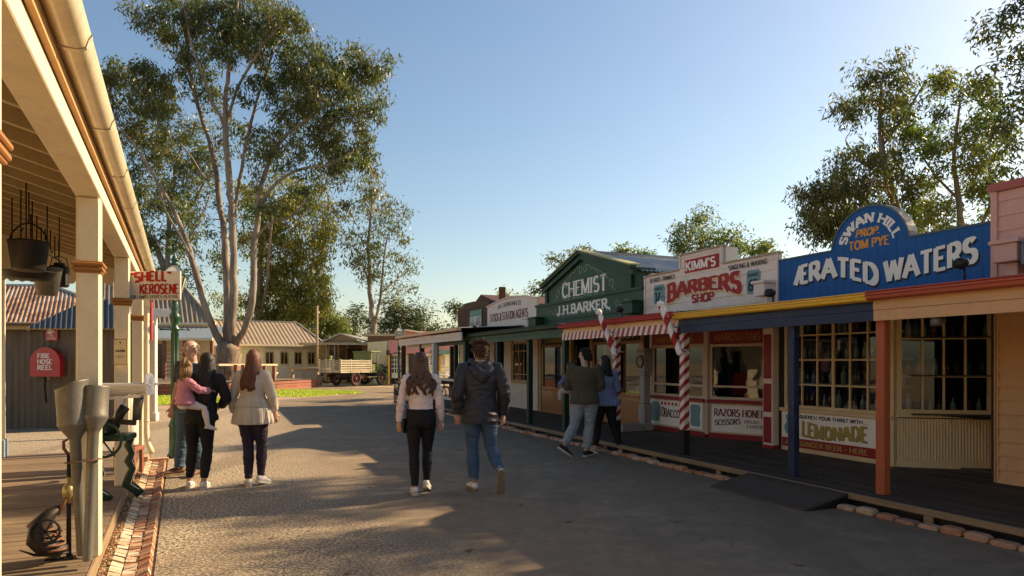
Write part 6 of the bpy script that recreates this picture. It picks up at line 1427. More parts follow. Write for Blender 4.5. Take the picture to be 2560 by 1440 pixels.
# ================================================================ trees
def leaves_mesh(name, centers, radii, nper, mat, size, parent, rng, droop=.8, aspect=.29):
    """hanging leaves as small folded blades around cluster centres"""
    C_ = np.repeat(np.asarray(centers), nper, axis=0); Rr = np.repeat(np.asarray(radii), nper)
    n = len(C_)
    d = rng.normal(size=(n,3)); d /= np.linalg.norm(d,axis=1)[:,None]; r = rng.random(n)**.62
    P = C_ + d*(Rr*r*1.5)[:,None]*np.array([1,1,.85])
    t = rng.normal(size=(n,3))*np.array([1,1,.55]); t[:,2] -= droop; t /= np.linalg.norm(t,axis=1)[:,None]
    q = rng.normal(size=(n,3)); s = np.cross(t,q); s /= np.linalg.norm(s,axis=1)[:,None]
    L = size*(.6+.8*rng.random(n)); W_ = L*aspect
    nn = np.cross(t,s)
    v = np.empty((n,4,3)); v[:,0] = P; v[:,1] = P+t*(L*.45)[:,None]+s*W_[:,None]*.5+nn*(W_*.15)[:,None]; v[:,2] = P+t*L[:,None]; v[:,3] = P+t*(L*.45)[:,None]-s*W_[:,None]*.5+nn*(W_*.15)[:,None]
    me = bpy.data.meshes.new(name); me.vertices.add(n*4); me.vertices.foreach_set('co', v.reshape(-1).astype(np.float32))
    me.loops.add(n*4); me.loops.foreach_set('vertex_index', np.arange(n*4,dtype=np.int32))
    me.polygons.add(n); me.polygons.foreach_set('loop_start', np.arange(0,n*4,4,dtype=np.int32)); me.polygons.foreach_set('loop_total', np.full(n,4,dtype=np.int32))
    me.materials.append(mat); me.update(calc_edges=True)
    o = bpy.data.objects.new(name, me); COL.objects.link(o); o.parent = parent; return o
def tree(name, label, base, Y, limbs, blobs, leafmat, seed, leaf=.22, nper=70, dens=1.0, crad=.55, depth=.8, group=None, twig=.018, bark=None, yoff=0.0, droop=.8, cat='tree'):
    """limbs: lists of (px, py, r_px[, dy]) traced on the photo, turned into metres at the tree's own distance;
    blobs: (px, py, rx, ry[, dy]) masses of the crown in the same way, given real depth"""
    rng = np.random.default_rng(seed); rr = random.Random(seed)
    K = Y/FPX; bx = (base-1280)*K
    root = thing(name, label, cat, (bx, Y, 0), 0, group)
    def loc(px, py, dy=0): return Vector(((px-1280)*K - bx, dy, CAMZ-(py-HY)*K))
    nper = int(nper*(1.35 if seed == 1 else 1.7 if seed in (2,5,13,14,15) else 2.6)); leaf *= (1.0 if seed == 1 else 1.08); nodes = []; par = []
    mb = MB(); bk = bark or M['bark']
    for li, lm in enumerate(limbs):
        dy_end = rr.uniform(-1, 1)*depth*1.5 if li else 0
        pts = []; rad = []
        m_ = len(lm)
        for i, q in enumerate(lm):
            dy = q[3] if len(q) > 3 else dy_end*(i/max(1,m_-1))
            pts.append(loc(q[0], q[1], dy)); rad.append(q[2]*K*(.80 if li == 0 else .54))
        # smooth (catmull-rom) with a little wander
        sp = []; sr = []
        for i in range(m_-1):
            p0, p1, p2, p3 = pts[max(0,i-1)], pts[i], pts[i+1], pts[min(m_-1,i+2)]
            st = max(2, int((p2-p1).length/.5))
            for k in range(st):
                u = k/st; sp.append(.5*((2*p1)+(p2-p0)*u+(2*p0-5*p1+4*p2-p3)*u*u+(3*p1-p0-3*p2+p3)*u**3)); sr.append(rad[i]+(rad[i+1]-rad[i])*u)
        sp.append(pts[-1]); sr.append(rad[-1])
        for i in range(1, len(sp)-1): sp[i] = sp[i]+Vector((rr.uniform(-1,1),rr.uniform(-1,1),0))*min(.09, sr[i]*.25)
        mb.loft(sp, [(r*rr.uniform(.94,1.06), r*rr.uniform(.94,1.06)) for r in sr], bk, 12 if sr[0] > .12 else 7)
        for p, r in zip(sp, sr): nodes.append((p, r))
    N = np.array([tuple(p) for p, r in nodes]); NRr = [r for p, r in nodes]
    cen = []; cr = []
    for b in blobs:
        px, py, rx, ry = b[:4]; rx *= 1.12; ry *= 1.10; cy = b[4] if len(b) > 4 else rr.uniform(-.5,.5)*depth
        rxm, rym = rx*K, ry*K; rd_ = (rxm+rym)*.5*.8
        vol = rxm*rym*rd_*4.19; cnt = max(3, int(vol/(crad**3*4.19)*2.1*dens))
        for _ in range(cnt):
            while True:
                q = np.array([rr.uniform(-1,1) for _ in range(3)])
                if q@q <= 1: break
            q = q*(0.55+.45*rr.random()**.3)/max(.3, math.sqrt(q@q))*min(1, math.sqrt(q@q)*1.25) 
            c = loc(px, py, cy)+Vector((q[0]*rxm, q[1]*rd_, q[2]*rym)); cen.append(c); cr.append(crad*rr.uniform(.55,1.25))
    # grow twigs towards every cluster from the nearest wood below it
    order = sorted(range(len(cen)), key=lambda i: np.min(np.sum((N-np.array(cen[i]))**2,axis=1)))
    nl = [tuple(x) for x in N]; nr = list(NRr); arr = np.zeros((len(nl)+len(cen)*6, 3)); arr[:len(nl)] = N; cnt = len(nl); radarr = np.zeros(len(arr)); radarr[:cnt] = nr
    for i in order:
        c = np.array(cen[i]); dd = arr[:cnt]-c; dist = np.sqrt((dd**2).sum(1)); cost = dist + np.maximum(0, dd[:,2]+.1*dist)*1.2
        j = int(np.argmin(cost)); a = Vector(arr[j]); b = Vector(c); L = (b-a).length
        if L < .12: continue
        r0 = min(radarr[j]*.62, twig+.011*L**1.25); md = a.lerp(b,.5)+Vector((rr.uniform(-1,1),rr.uniform(-1,1),-.1))*L*.14+Vector((0,0,.05*L))
        pts = []; K_ = 4
        for k in range(K_+1): u = k/K_; pts.append(a*(1-u)**2+md*2*u*(1-u)+b*u*u)
        rs = [r0+(twig*.35-r0)*k/K_ for k in range(K_+1)]
        mb.loft(pts, [(r,r) for r in rs], bk, 5, cap=False)
        for k in range(1, K_+1): arr[cnt] = pts[k]; radarr[cnt] = rs[k]; cnt += 1
    mb.build('trunk', root)
    leaves_mesh('crown', [tuple(c) for c in cen], cr, nper, leafmat, leaf, root, rng, droop)
    return root, len(cen)*nper
tot = 0
# the big forked river gum
r_, n_ = tree('gum_tree', 'tall pale barked gum with many forked stems, tallest tree left of the street', 570, 38.0, [
  [(572,962,42,0),(571,930,38,0),(572,890,36,0),(574,862,34,0)],
  [(566,872,22,0),(548,838,16,-.3),(533,790,15,-.6),(522,745,14,-.8),(512,700,14,-.9),(500,655,13,-1.0),(486,605,11,-1.0),(468,560,10,-1.1),(452,520,8,-1.2),(425,470,7,-1.4),(385,400,5,-1.5),(330,330,3,-1.6)],
  [(572,870,24,0),(569,800,20,.1),(567,730,18,.2),(560,660,17,.3),(555,590,15,.4),(540,500,13,.5),(530,420,12,.5),(515,350,10,.5),(490,280,9,.6),(474,215,9,.5),(462,150,9,.5),(452,80,7,.6),(440,0,5,.5)],
  [(578,868,24,0),(584,800,21,-.2),(588,720,18,-.3),(592,640,15,-.4),(590,560,15,-.5),(583,470,14,-.5),(578,400,14,-.5),(574,320,13,-.6),(577,240,10,-.6),(586,170,8,-.6),(598,90,7,-.6),(606,0,5,-.6)],
  [(585,868,20,0),(612,830,15,-.2),(632,785,16,-.5),(645,720,15,-.7),(646,650,14,-.8),(656,570,13,-.8),(664,500,11,-.9),(678,440,10,-.9),(705,380,8,-1.0),(735,350,7,-1.1),(780,320,6,-1.1),(830,280,4,-1.2),(880,220,3,-1.2)],
  [(576,350,9,-.5),(562,300,7,-.6),(545,270,6,-.8),(525,200,6,-.9),(500,130,5,-1.1),(490,60,4,-1.2),(470,0,3,-1.2)],
  [(590,560,9,-.4),(600,470,8,-.2),(612,380,8,0),(625,300,7,.2),(640,230,6,.4),(660,170,5,.5),(675,90,4,.7),(690,20,3,.8)],
  [(581,300,8,-.5),(605,240,6,-.8),(640,190,6,-1.0),(680,140,5,-1.3),(730,90,3,-1.5)],
  [(660,540,10,-.8),(690,490,8,-1.1),(735,455,7,-1.3),(780,440,6,-1.5),(850,430,4,-1.6),(900,400,3,-1.6)],
  [(520,420,8,.5),(500,440,6,.8),(470,400,5,1.0),(440,360,4,1.3),(400,320,3,1.5)],
  [(470,215,6,.5),(440,160,4,.9),(400,110,3,1.2),(370,40,3,1.3)],
  [(505,660,7,-1),(480,600,5,-1.4),(450,540,5,-1.6),(440,480,3,-1.8)],
  [(655,600,7,-.8),(690,570,5,-1.2),(750,555,4,-1.5),(800,500,3,-1.6)],
  ], [
  (350,50,42,40,-.3),(455,60,70,75,.4),(560,45,80,70,-.4),(650,40,70,60,.5),(720,70,60,60,-.6),(700,150,70,55,.8),(600,140,55,50,-1.2),(500,170,60,50,.6),
  (275,150,40,38),(330,210,75,55,.7),(400,240,60,60,-.9),(270,200,40,55),(300,290,55,40,-.4),(350,330,60,50,.8),(440,320,50,40,-1.1),
  (660,250,50,45,-.8),(720,230,60,60,.5),(790,180,70,60,-.5),(860,150,75,55,.6),(920,150,45,50),(900,230,60,60,.3),(940,260,28,40),(830,260,75,60,-1.3),(760,310,70,50,.4),(860,340,65,50,-.4),(910,360,38,50),(800,390,70,45,.8),(880,430,60,40,-.7),(910,480,32,42),(720,400,50,40,-1.4),(660,350,50,45,.9),
  (310,380,40,45),(380,400,50,45,.6),(350,460,40,50),(330,540,36,50,-.2),(420,520,40,40,.8),(560,330,40,35,1.0),(470,450,32,30,-1.6),(660,460,30,26,-1.4),(780,480,50,32,-1.5),(850,500,40,30),(430,600,38,34,1),(480,560,30,28,1.2),(700,540,40,30,-1.6),(760,540,40,26,-1),(620,520,26,30,1),(540,640,24,26,1),(640,320,40,36,1.3),(520,250,34,40,1.2),(580,70,50,50,1.4),(250,250,24,40)
  ], M['leaf_gum'], 1, leaf=.25, nper=58, dens=.62, crad=.50, depth=1.9, twig=.02, droop=1.4); tot += n_
# paler trees behind it on the left
r_, n_ = tree('gum_tree', 'open brownish gum tree behind the forked gum on the left, above the hall roof', 455, 56.0, [
  [(412,760,10),(415,700,10),(400,640,9),(372,590,8),(345,560,5),(320,530,3)], [(412,760,14,0),(418,680,12,0),(420,600,10,0),(424,520,8,0),(430,440,7,.5),(440,380,5,.6),(450,320,3,.8)],
  [(430,560,7,0),(470,500,6,1),(500,420,5,1.4),(520,340,3,1.5)], [(418,640,7,0),(470,610,5,-.6),(510,560,4,-1),(540,500,3,-1.2)]],
  [(330,600,40,50),(360,660,40,40),(400,580,45,40),(460,600,40,45),(440,500,50,50),(500,480,45,55),(460,400,55,50),(520,400,40,45),(390,480,50,50),(540,560,35,40),(430,690,40,35),(480,700,38,30),(560,680,30,40),(390,330,40,40),(480,320,50,40)],
  M['leaf_gum'], 2, leaf=.30, nper=44, dens=.6, crad=.7, depth=3); tot += n_
r_, n_ = tree('gum_tree', 'golden green gum with drooping foliage between the forked stems and the cottage roof', 700, 60.0, [
  [(640,850,12),(648,760,10),(650,660,8),(655,560,6),(660,480,4)], [(652,840,9),(690,770,7),(720,700,6),(735,640,4)], [(648,800,9),(680,720,7),(700,640,6),(720,560,4)], [(760,840,9),(765,760,8),(750,680,6),(745,600,4)]],
  [(690,500,55,50),(760,480,60,45),(800,560,35,50),(740,580,75,60),(680,600,50,50),(790,640,45,50),(730,680,80,50),(650,700,50,45),(700,760,80,45),(770,740,60,50),(640,780,50,40),(630,600,40,40),(760,800,60,40),(690,820,70,35),(610,820,50,40),(620,500,40,40),(560,740,35,40),(820,560,22,32)],
  M['leaf_gold'], 3, leaf=.30, nper=38, dens=.85, crad=.8, depth=4, droop=1.4); tot += n_
r_, n_ = tree('gum_tree', 'weeping green gum beside the slender utility pole', 800, 62.0, [[(800,870,8),(800,800,6),(795,740,4)]],
  [(800,700,22,35),(790,760,35,40),(815,790,25,45),(795,820,55,40),(840,830,30,35)], M['leaf_green'], 4, leaf=.30, nper=44, dens=.9, crad=.75, depth=2, droop=1.5); tot += n_
r_, n_ = tree('slender_gum', 'slender upright gum with drooping leaves standing alone in the middle distance', 932, 62.0, [
  [(932,850,9),(934,810,9),(930,780,8),(924,730,7),(925,680,6),(920,620,5),(925,560,4),(930,500,3)], [(936,815,7),(950,760,6),(958,700,5),(965,640,4),(975,590,3)], [(928,720,5),(905,670,4),(880,620,3)],[(955,730,4),(990,690,3),(1015,660,2)]],
  [(950,480,30,30),(920,520,40,36),(975,520,40,40),(900,590,45,34),(960,590,50,45),(1010,560,26,38),(880,640,28,24),(930,650,50,40),(1000,640,38,40),(1022,700,20,38),(900,680,40,28),(960,700,40,34),(990,730,24,20),(865,610,22,16),(900,470,20,24),(880,520,18,20)],
  M['leaf_gum'], 5, leaf=.30, nper=40, dens=.55, crad=.8, depth=2.2, droop=1.3); tot += n_
r_, n_ = tree('round_tree', 'dense rounded dark tree behind the right street lamp', 1000, 75.0, [[(1000,880,14),(1000,840,12),(1000,800,8)]],
  [(1000,790,62,38),(970,800,50,40),(1035,810,35,35),(1000,830,70,30),(1050,830,20,20),(960,830,36,30)], M['leaf_dark'], 6, leaf=.34, nper=70, dens=.8, crad=1.1, depth=2, droop=.2); tot += n_
r_, n_ = tree('round_tree', 'dark green leafy tree left of the slender gum', 885, 78.0, [[(885,880,12),(885,820,8)]],
  [(885,800,36,28),(860,820,30,26),(910,820,30,32),(890,840,50,20),(830,835,26,20)], M['leaf_dark'], 7, leaf=.36, nper=60, dens=.8, crad=1.1, depth=2, droop=.2); tot += n_
r_, n_ = tree('hedge_tree', 'low grey green tree just left of the barn red store roof', 1135, 70.0, [[(1135,880,8),(1135,820,5)]],
  [(1140,800,26,36),(1125,820,22,24),(1150,780,16,24),(1100,828,16,14),(1160,820,20,24)], M['leaf_dark'], 8, leaf=.34, nper=44, dens=.7, crad=.9, depth=2, droop=.5); tot += n_
# behind the shops on the right
r_, n_ = tree('gum_tree', 'small grey green gum showing left of the green gable', 1400, 32.0, [[(1395,850,8),(1400,760,6),(1410,680,4),(1440,640,3)]],
  [(1440,640,28,16),(1400,650,22,20),(1385,700,30,22),(1360,730,24,22),(1420,690,30,30),(1470,640,20,14)], M['leaf_gum'], 9, leaf=.20, nper=40, dens=.7, crad=.5, depth=1.2); tot += n_
r_, n_ = tree('gum_tree', 'low gum crown showing above the curved white parapet', 1275, 50.0, [[(1275,850,7),(1275,770,4)]],
  [(1275,748,34,14),(1255,765,26,14),(1310,752,20,10)], M['leaf_gold'], 10, leaf=.24, nper=40, dens=.8, crad=.6, depth=1.2); tot += n_
r_, n_ = tree('gum_tree', 'low gum crown showing above the ridge of the green chemist roof', 1575, 42.0, [[(1575,850,7),(1575,680,4)]],
  [(1570,630,34,14),(1600,638,20,10),(1540,632,14,8)], M['leaf_green'], 11, leaf=.22, nper=44, dens=.8, crad=.55, depth=1.2); tot += n_
r_, n_ = tree('gum_tree', 'broad golden edged gum behind the barber parapet', 1760, 38.0, [[(1760,850,12),(1765,720,10),(1765,650,8),(1750,600,5)],[(1765,680,7),(1800,630,5),(1830,590,3)]],
  [(1720,590,45,36),(1770,560,50,30),(1820,590,48,40),(1690,610,34,30),(1760,620,60,36),(1850,620,36,26),(1880,630,34,20),(1930,636,26,14),(1900,618,16,10)], M['leaf_green'], 12, leaf=.22, nper=52, dens=.85, crad=.6, depth=2); tot += n_
r_, n_ = tree('gum_tree', 'large weeping gum behind the blue arched sign, left of the two trunks', 2180, 21.0, [
  [(2290,850,15),(2270,700,15),(2262,600,14),(2235,500,12),(2215,420,11),(2202,340,8),(2200,270,6),(2205,210,3)], [(2266,620,10),(2290,540,9),(2290,470,7),(2275,400,5)], [(2215,440,7),(2160,400,5),(2130,340,3)],[(2240,520,7),(2180,480,5),(2120,480,4),(2080,520,3)],[(2210,360,6),(2240,300,5),(2260,240,3)]],
  [(2175,190,45,30),(2160,240,55,34),(2220,210,45,34),(2130,290,36,26),(2200,300,55,34),(2260,270,36,40),(2150,350,46,26),(2235,370,50,34),(2120,400,40,30),(2180,430,60,36),(2100,470,50,34),(2060,480,36,26),(2010,490,40,26),(1985,510,28,30),(2060,540,50,34),(2130,520,60,40),(2030,580,42,26),(2090,590,50,24),(2200,500,50,40),(2260,480,40,40),(2000,545,20,26),(2190,560,60,34),(2300,560,40,40),(2110,560,60,40),(2060,500,50,40),(2150,450,50,40),(2330,540,50,40),(2270,330,40,40),(2230,160,30,20)],
  M['leaf_gum'], 13, leaf=.145, nper=60, dens=1.0, crad=.34, depth=1.5, twig=.010, droop=1.3); tot += n_
r_, n_ = tree('gum_tree', 'crooked limbed gum behind the right half of the blue sign', 2420, 20.0, [
  [(2420,850,13),(2415,700,12),(2412,600,12),(2400,540,9),(2395,480,8),(2385,420,6),(2390,340,5),(2400,260,3)], [(2415,600,10),(2455,560,8),(2470,520,7),(2480,470,6),(2470,420,4),(2500,360,3)], [(2398,500,7),(2350,440,5),(2320,380,4),(2290,330,3)],[(2390,400,5),(2440,330,4),(2470,280,3)]],
  [(2310,210,34,22),(2360,220,50,30),(2330,290,50,34),(2420,240,50,40),(2390,320,60,40),(2330,370,50,34),(2450,350,46,44),(2380,420,50,40),(2340,470,44,34),(2480,430,36,40),(2300,440,34,34),(2420,500,44,34),(2340,550,44,30),(2470,270,40,40),(2500,520,40,40),(2390,580,40,24),(2450,470,50,40),(2490,350,40,50),(2520,560,50,40),(2300,540,40,40),(2450,200,36,30),(2300,300,36,30)],
  M['leaf_green'], 14, leaf=.145, nper=56, dens=.85, crad=.34, depth=1.5, twig=.010, droop=1.0); tot += n_
r_, n_ = tree('gum_tree', 'dark gum whose branches hang into the top right corner', 2700, 16.0, [
  [(2720,900,18),(2710,700,17),(2690,500,15),(2680,350,12),(2670,200,10),(2660,50,8),(2660,-100,6)], [(2690,480,10),(2620,400,8),(2560,340,6),(2500,280,3)], [(2680,260,9),(2620,160,7),(2560,60,5),(2520,0,3)],[(2690,540,9),(2620,500,6),(2560,470,4)],[(2670,100,7),(2800,0,5),(2900,-100,3)]],
  [(2520,30,34,34),(2500,65,26,20),(2550,150,40,40),(2490,200,26,22),(2530,230,50,40),(2510,290,36,28),(2560,330,50,50),(2540,420,44,50),(2590,480,50,50),(2620,120,70,60),(2650,250,80,70),(2700,0,110,90),(2800,150,110,100),(2850,350,90,90),(2660,-120,120,80),(2760,-200,120,80),(2560,10,40,40)]+[(1280+X_/.00937, 905-(Z_-1.55)/.00937, R_/.00937, R_*.7/.00937, Y_-16) for X_,Y_,Z_,R_ in ((11.3,12.2,8.4,.8),(12.4,12.6,8.9,.8),(13.2,12.0,9.8,.8),(11.3,11.4,7.5,.6),(13.8,13.2,9.3,.7),(11.8,14.1,9.1,.5),(12.9,14.6,9.4,.5),(14.2,11.6,9.4,.9),(12.0,13.3,7.8,.4),(15.0,12.6,10.6,.8))],
  M['leaf_dark'], 15, leaf=.15, nper=46, dens=.55, crad=.34, depth=1.0, twig=.010, droop=1.0); tot += n_
print('leaves', tot)
# ================================================================ people
def remeshed(mb, name, parent, voxel=.009, smooth=4, mat=None, deform=None):
    me = bpy.data.meshes.new(name); me.from_pydata(mb.v, [], mb.f); me.update()
    o = bpy.data.objects.new('tmp_'+name, me); COL.objects.link(o)
    m = o.modifiers.new('r','REMESH'); m.mode = 'VOXEL'; m.voxel_size = voxel; m.use_smooth_shade = True
    s = o.modifiers.new('s','SMOOTH'); s.iterations = smooth; s.factor = .5
    dg = bpy.context.evaluated_depsgraph_get(); ev = o.evaluated_get(dg); nm = bpy.data.meshes.new_from_object(ev)
    bpy.data.objects.remove(o); bpy.data.meshes.remove(me)
    nm.name = name
    if deform:
        nm.calc_normals() if hasattr(nm, 'calc_normals') else None
        cs = [deform(v.co.copy(), v.normal.copy()) for v in nm.vertices]
        for v, c in zip(nm.vertices, cs): v.co = c
    nm.materials.clear(); nm.materials.append(mat)
    nm.polygons.foreach_set('use_smooth', [True]*len(nm.polygons)); nm.update()
    ob = bpy.data.objects.new(name, nm); COL.objects.link(ob); ob.parent = parent; return ob
def wrinkle(amp=.006, sc_=9, dirn=(1,1,2.2), seed=0):
    def f(co, n):
        q = Vector((co.x*dirn[0], co.y*dirn[1], co.z*dirn[2]))*sc_+Vector((seed,seed*2,0))
        v = 1-abs(noise.noise(q))*2.2 + .4*noise.noise(q*2.3)
        return co + n*amp*v
    return f
V3 = Vector
def lerp3(a, b, t): return a+(b-a)*t
def limb(mb, joints, radii, n=14, side=(1,0,0)):
    """joints a chain of points, radii a list per span: [(t, r or (a,b)), ...] over the whole chain 0..len-1"""
    pts = []; rad = []
    for t, r in radii:
        i = min(int(t), len(joints)-2); pts.append(lerp3(joints[i], joints[i+1], t-i)); rad.append(r if hasattr(r,'__len__') else (r,r))
    mb.loft(pts, rad, None, n, side)
def hand(mb, wr, d, palm_n, s=1.0, curl=.35, thumb_side=1):
    """palm and five bent fingers from the wrist along d"""
    d = d.normalized(); n = (palm_n-d*palm_n.dot(d)).normalized(); w_ = d.cross(n).normalized()
    mb.loft([wr-d*.01*s, wr+d*.02*s, wr+d*.06*s, wr+d*.092*s], [(.024*s,.018*s),(.030*s,.016*s),(.040*s,.015*s),(.038*s,.012*s)], None, 12, w_)
    for i, (off, L) in enumerate(((-.030,.062),(-.010,.074),(.010,.070),(.029,.055))):
        b = wr+d*.085*s+w_*off*s; c = curl*(1+.15*i); d1 = (d*math.cos(c*.6)+n*math.sin(c*.6)); d2 = (d*math.cos(c*1.6)+n*math.sin(c*1.6)); d3 = (d*math.cos(c*2.5)+n*math.sin(c*2.5))
        p1 = b+d1*L*.45*s+w_*off*.12*s; p2 = p1+d2*L*.33*s; p3 = p2+d3*L*.25*s
        mb.loft([b-d*.015*s, b, p1, p2, p3], [(.0092*s,.0092*s),(.0092*s,.009*s),(.0086*s,.0084*s),(.008*s,.0075*s),(.0055*s,.005*s)], None, 8, w_)
    tb = wr+d*.03*s+w_*(-.028*thumb_side)*s; t1 = tb+(d*.6-w_*thumb_side*.75+n*.3).normalized()*.035*s; t2 = t1+(d*.9-w_*thumb_side*.25+n*.3).normalized()*.028*s
    mb.loft([tb-d*.012*s, tb, t1, t2], [(.013*s,.012*s),(.012*s,.011*s),(.010*s,.009*s),(.007*s,.006*s)], None, 8, w_)
def shoe(p, heel, toe, up, mat, sole, parent, s=1.0, bare=False):
    """heel and toe on the sole line; up the foot's upward normal"""
    f = (toe-heel); L = f.length; f.normalize(); up = (up-f*up.dot(f)).normalized(); sd = f.cross(up)
    mb = MB(); pr = [(-.02,.026,.020,.040),(.0,.034,.034,.045),(.06,.036,.044,.05),(.11,.036,.042,.046),(.16,.043,.030,.036),(.20,.046,.025,.030),(.24,.040,.020,.024),(.268,.022,.014,.017)]
    k = L/.26
    mb.loft([heel+f*a*k+up*(c+.012)*s for a, w_, h, c in pr], [(w_*s, h*s) for a, w_, h, c in pr], mat, 14, sd)
    mb.loft([heel+f*.035*k+up*.06*s, heel+f*.03*k+up*.095*s], [(.036*s,.045*s),(.034*s,.042*s)], mat, 14, sd)
    so = mb.build('shoe', parent)
    mb = MB()
    out = []
    for a, w_ in ((-.03,.018),(-.01,.034),(.05,.038),(.11,.037),(.17,.047),(.22,.046),(.255,.034),(.275,.012)): out.append((a*k, w_*s))
    ring = [(a,w_) for a, w_ in out]+[(a,-w_) for a, w_ in reversed(out)]
    vs = [heel+f*a+sd*b_ for a, b_ in ring]+[heel+f*a+sd*b_+up*.026*s for a, b_ in ring]; n = len(ring)
    mb.add(vs, [tuple(range(n-1,-1,-1)), tuple(range(n,2*n))]+[(i,(i+1)%n,(i+1)%n+n,i+n) for i in range(n)], sole)
    for j in range(5): mb.tube([heel+f*(.13+.018*j)*k+up*(.062-.006*j)*s-sd*.02*s, heel+f*(.13+.018*j)*k+up*(.070-.006*j)*s, heel+f*(.13+.018*j)*k+up*(.062-.006*j)*s+sd*.02*s], .003*s, sole, 5)
    mb.build('sole', so)
def head_mesh(mb, hc, yaw, pitch=0, s=1.0, female=False):
    Rm = Matrix.Rotation(yaw,3,'Z')@Matrix.Rotation(pitch,3,'X')
    T = lambda x,y,z: hc+Rm@V3((x*s,y*s,z*s))
    # rings up the skull, y forward
    rg_ = [(-.118,.018,.022,.062),(-.108,.036,.036,.048),(-.085,.050,.058,.028),(-.055,.060,.076,.012),(-.02,.068,.088,.002),(.02,.073,.094,-.004),(.055,.072,.093,-.006),(.085,.060,.078,-.008),(.106,.038,.050,-.010),(.116,.015,.02,-.010)]
    side = Rm@V3((1,0,0))
    mb.loft([T(0,y,z) for z,a,b,y in rg_], [(a*s,b*s) for z,a,b,y in rg_], None, 20, side)
    mb.loft([T(0,.088,.028),T(0,.100,.005),T(0,.112,-.018),T(0,.098,-.028)], [(.009*s,.008*s),(.011*s,.011*s),(.016*s,.013*s),(.012*s,.006*s)], None, 8, side)   # nose
    mb.loft([T(-.03,.070,-.052),T(-.012,.088,-.050),T(.012,.088,-.050),T(.03,.070,-.052)], [(.006*s,.007*s)]*4, None, 8)      # mouth
    mb.loft([T(-.045,.074,.040),T(-.02,.090,.042),T(.0,.088,.036),T(.02,.090,.042),T(.045,.074,.040)], [(.008*s,.008*s)]*5, None, 8)    # brow
    for e in (-1,1): mb.loft([T(e*.070,-.004,-.028),T(e*.082,-.012,-.01),T(e*.084,-.014,.012),T(e*.076,-.006,.028)], [(.008*s,.010*s),(.008*s,.016*s),(.008*s,.018*s),(.006*s,.008*s)], None, 8, side)
    return T
def face_parts(T, root, s=1.0):
    for e in (-1,1):
        m_ = MB(); m_.sphere(T(e*.031,.076,.018), .0125*s, M['letter_white'], 10, 8); m_.sphere(T(e*.031,.0845,.018), .006*s, M['black'], 8, 6); m_.build('eye', root)
def person(name, label, loc, rz, H=1.72, female=False, J=None, yaw=0, pitch=0, girth=1.0, group=None, scale_legs=1.0, handcfg=None, face=False, voxel=.008):
    k = H/1.75; root = thing(name, label, 'person', loc, rz, group)
    sh = .175 if female else .20; hp = .095
    D = dict(pel=V3((0,0,.93)), waist=V3((0,-.0,1.08)), chest=V3((0,0,1.28)), neck=V3((0,-.01,1.475)), head=V3((0,.02,1.635)),
        hipL=V3((-hp,0,.90)), kneeL=V3((-hp,.02,.49)), ankL=V3((-hp,-.03,.085)), hipR=V3((hp,0,.90)), kneeR=V3((hp,.02,.49)), ankR=V3((hp,-.03,.085)),
        shL=V3((-sh,-.01,1.425)), elL=V3((-sh-.05,-.03,1.13)), wrL=V3((-sh-.05,.04,.87)), shR=V3((sh,-.01,1.425)), elR=V3((sh+.05,-.03,1.13)), wrR=V3((sh+.05,.04,.87)),
        toeL=V3((0,1,0)), toeR=V3((0,1,0)), hdL=V3((0,.1,-1)), hdR=V3((0,.1,-1)), pnL=V3((.6,.8,0)), pnR=V3((-.6,.8,0)))
    if J:
        for a, b in J.items(): D[a] = V3(b)
    for a in D:
        if a[:3] not in ('toe','hdL','hdR') and a[:2] not in ('pn','hd'): D[a] = D[a]*k
    D['k'] = k; D['g'] = girth; D['root'] = root; D['f'] = female
    mb = MB(); torso(mb, D, 0.0); legs(mb, D, 0.0); arms(mb, D, 0.0)
    mb.loft([D['neck']-V3((0,0,.05*k)), D['neck'], lerp3(D['neck'],D['head'],.6), D['head']+V3((0,-.01*k,-.04*k))], [(.075*k,.06*k),(.052*k*girth,.052*k*girth),(.050*k*girth,.054*k*girth),(.05*k,.055*k)], None, 14)
    T = head_mesh(mb, D['head'], yaw, pitch, k, female); D['T'] = T
    for sd, ts in (('L',1),('R',-1)):
        cfg = (handcfg or {}).get(sd, .35); hand(mb, D['wr'+sd], D['hd'+sd], D['pn'+sd], k, cfg, ts if True else 1)
    remeshed(mb, 'body', root, voxel, 2, M['skin'])
    if face: face_parts(T, root, k)
    return D
def torso(mb, D, e, skip=0):
    k, g, fm = D['k'], D['g'], D['f']
    P_, Wt, Ch, Nk = D['pel'], D['waist'], D['chest'], D['neck']
    if fm: prof = [(P_-V3((0,0,.09*k)),.150,.115),(P_-V3((0,0,.02*k)),.172,.125),(P_+V3((0,0,.06*k)),.155,.110),(Wt,.128,.095),(lerp3(Wt,Ch,.5),.132,.098),(Ch,.150,.118),(Ch+V3((0,0,.08*k)),.160,.105),(lerp3(Ch,Nk,.75),.135,.080),(Nk-V3((0,0,.02*k)),.060,.055)]
    else: prof = [(P_-V3((0,0,.09*k)),.145,.115),(P_-V3((0,0,.02*k)),.165,.125),(P_+V3((0,0,.06*k)),.160,.120),(Wt,.152,.115),(lerp3(Wt,Ch,.5),.162,.118),(Ch,.182,.125),(Ch+V3((0,0,.08*k)),.190,.115),(lerp3(Ch,Nk,.75),.160,.090),(Nk-V3((0,0,.02*k)),.065,.06)]
    prof = prof[skip:]
    mb.loft([p for p,a,b in prof], [((a*g)*k+e,(b*g)*k+e) for p,a,b in prof], None, 20)
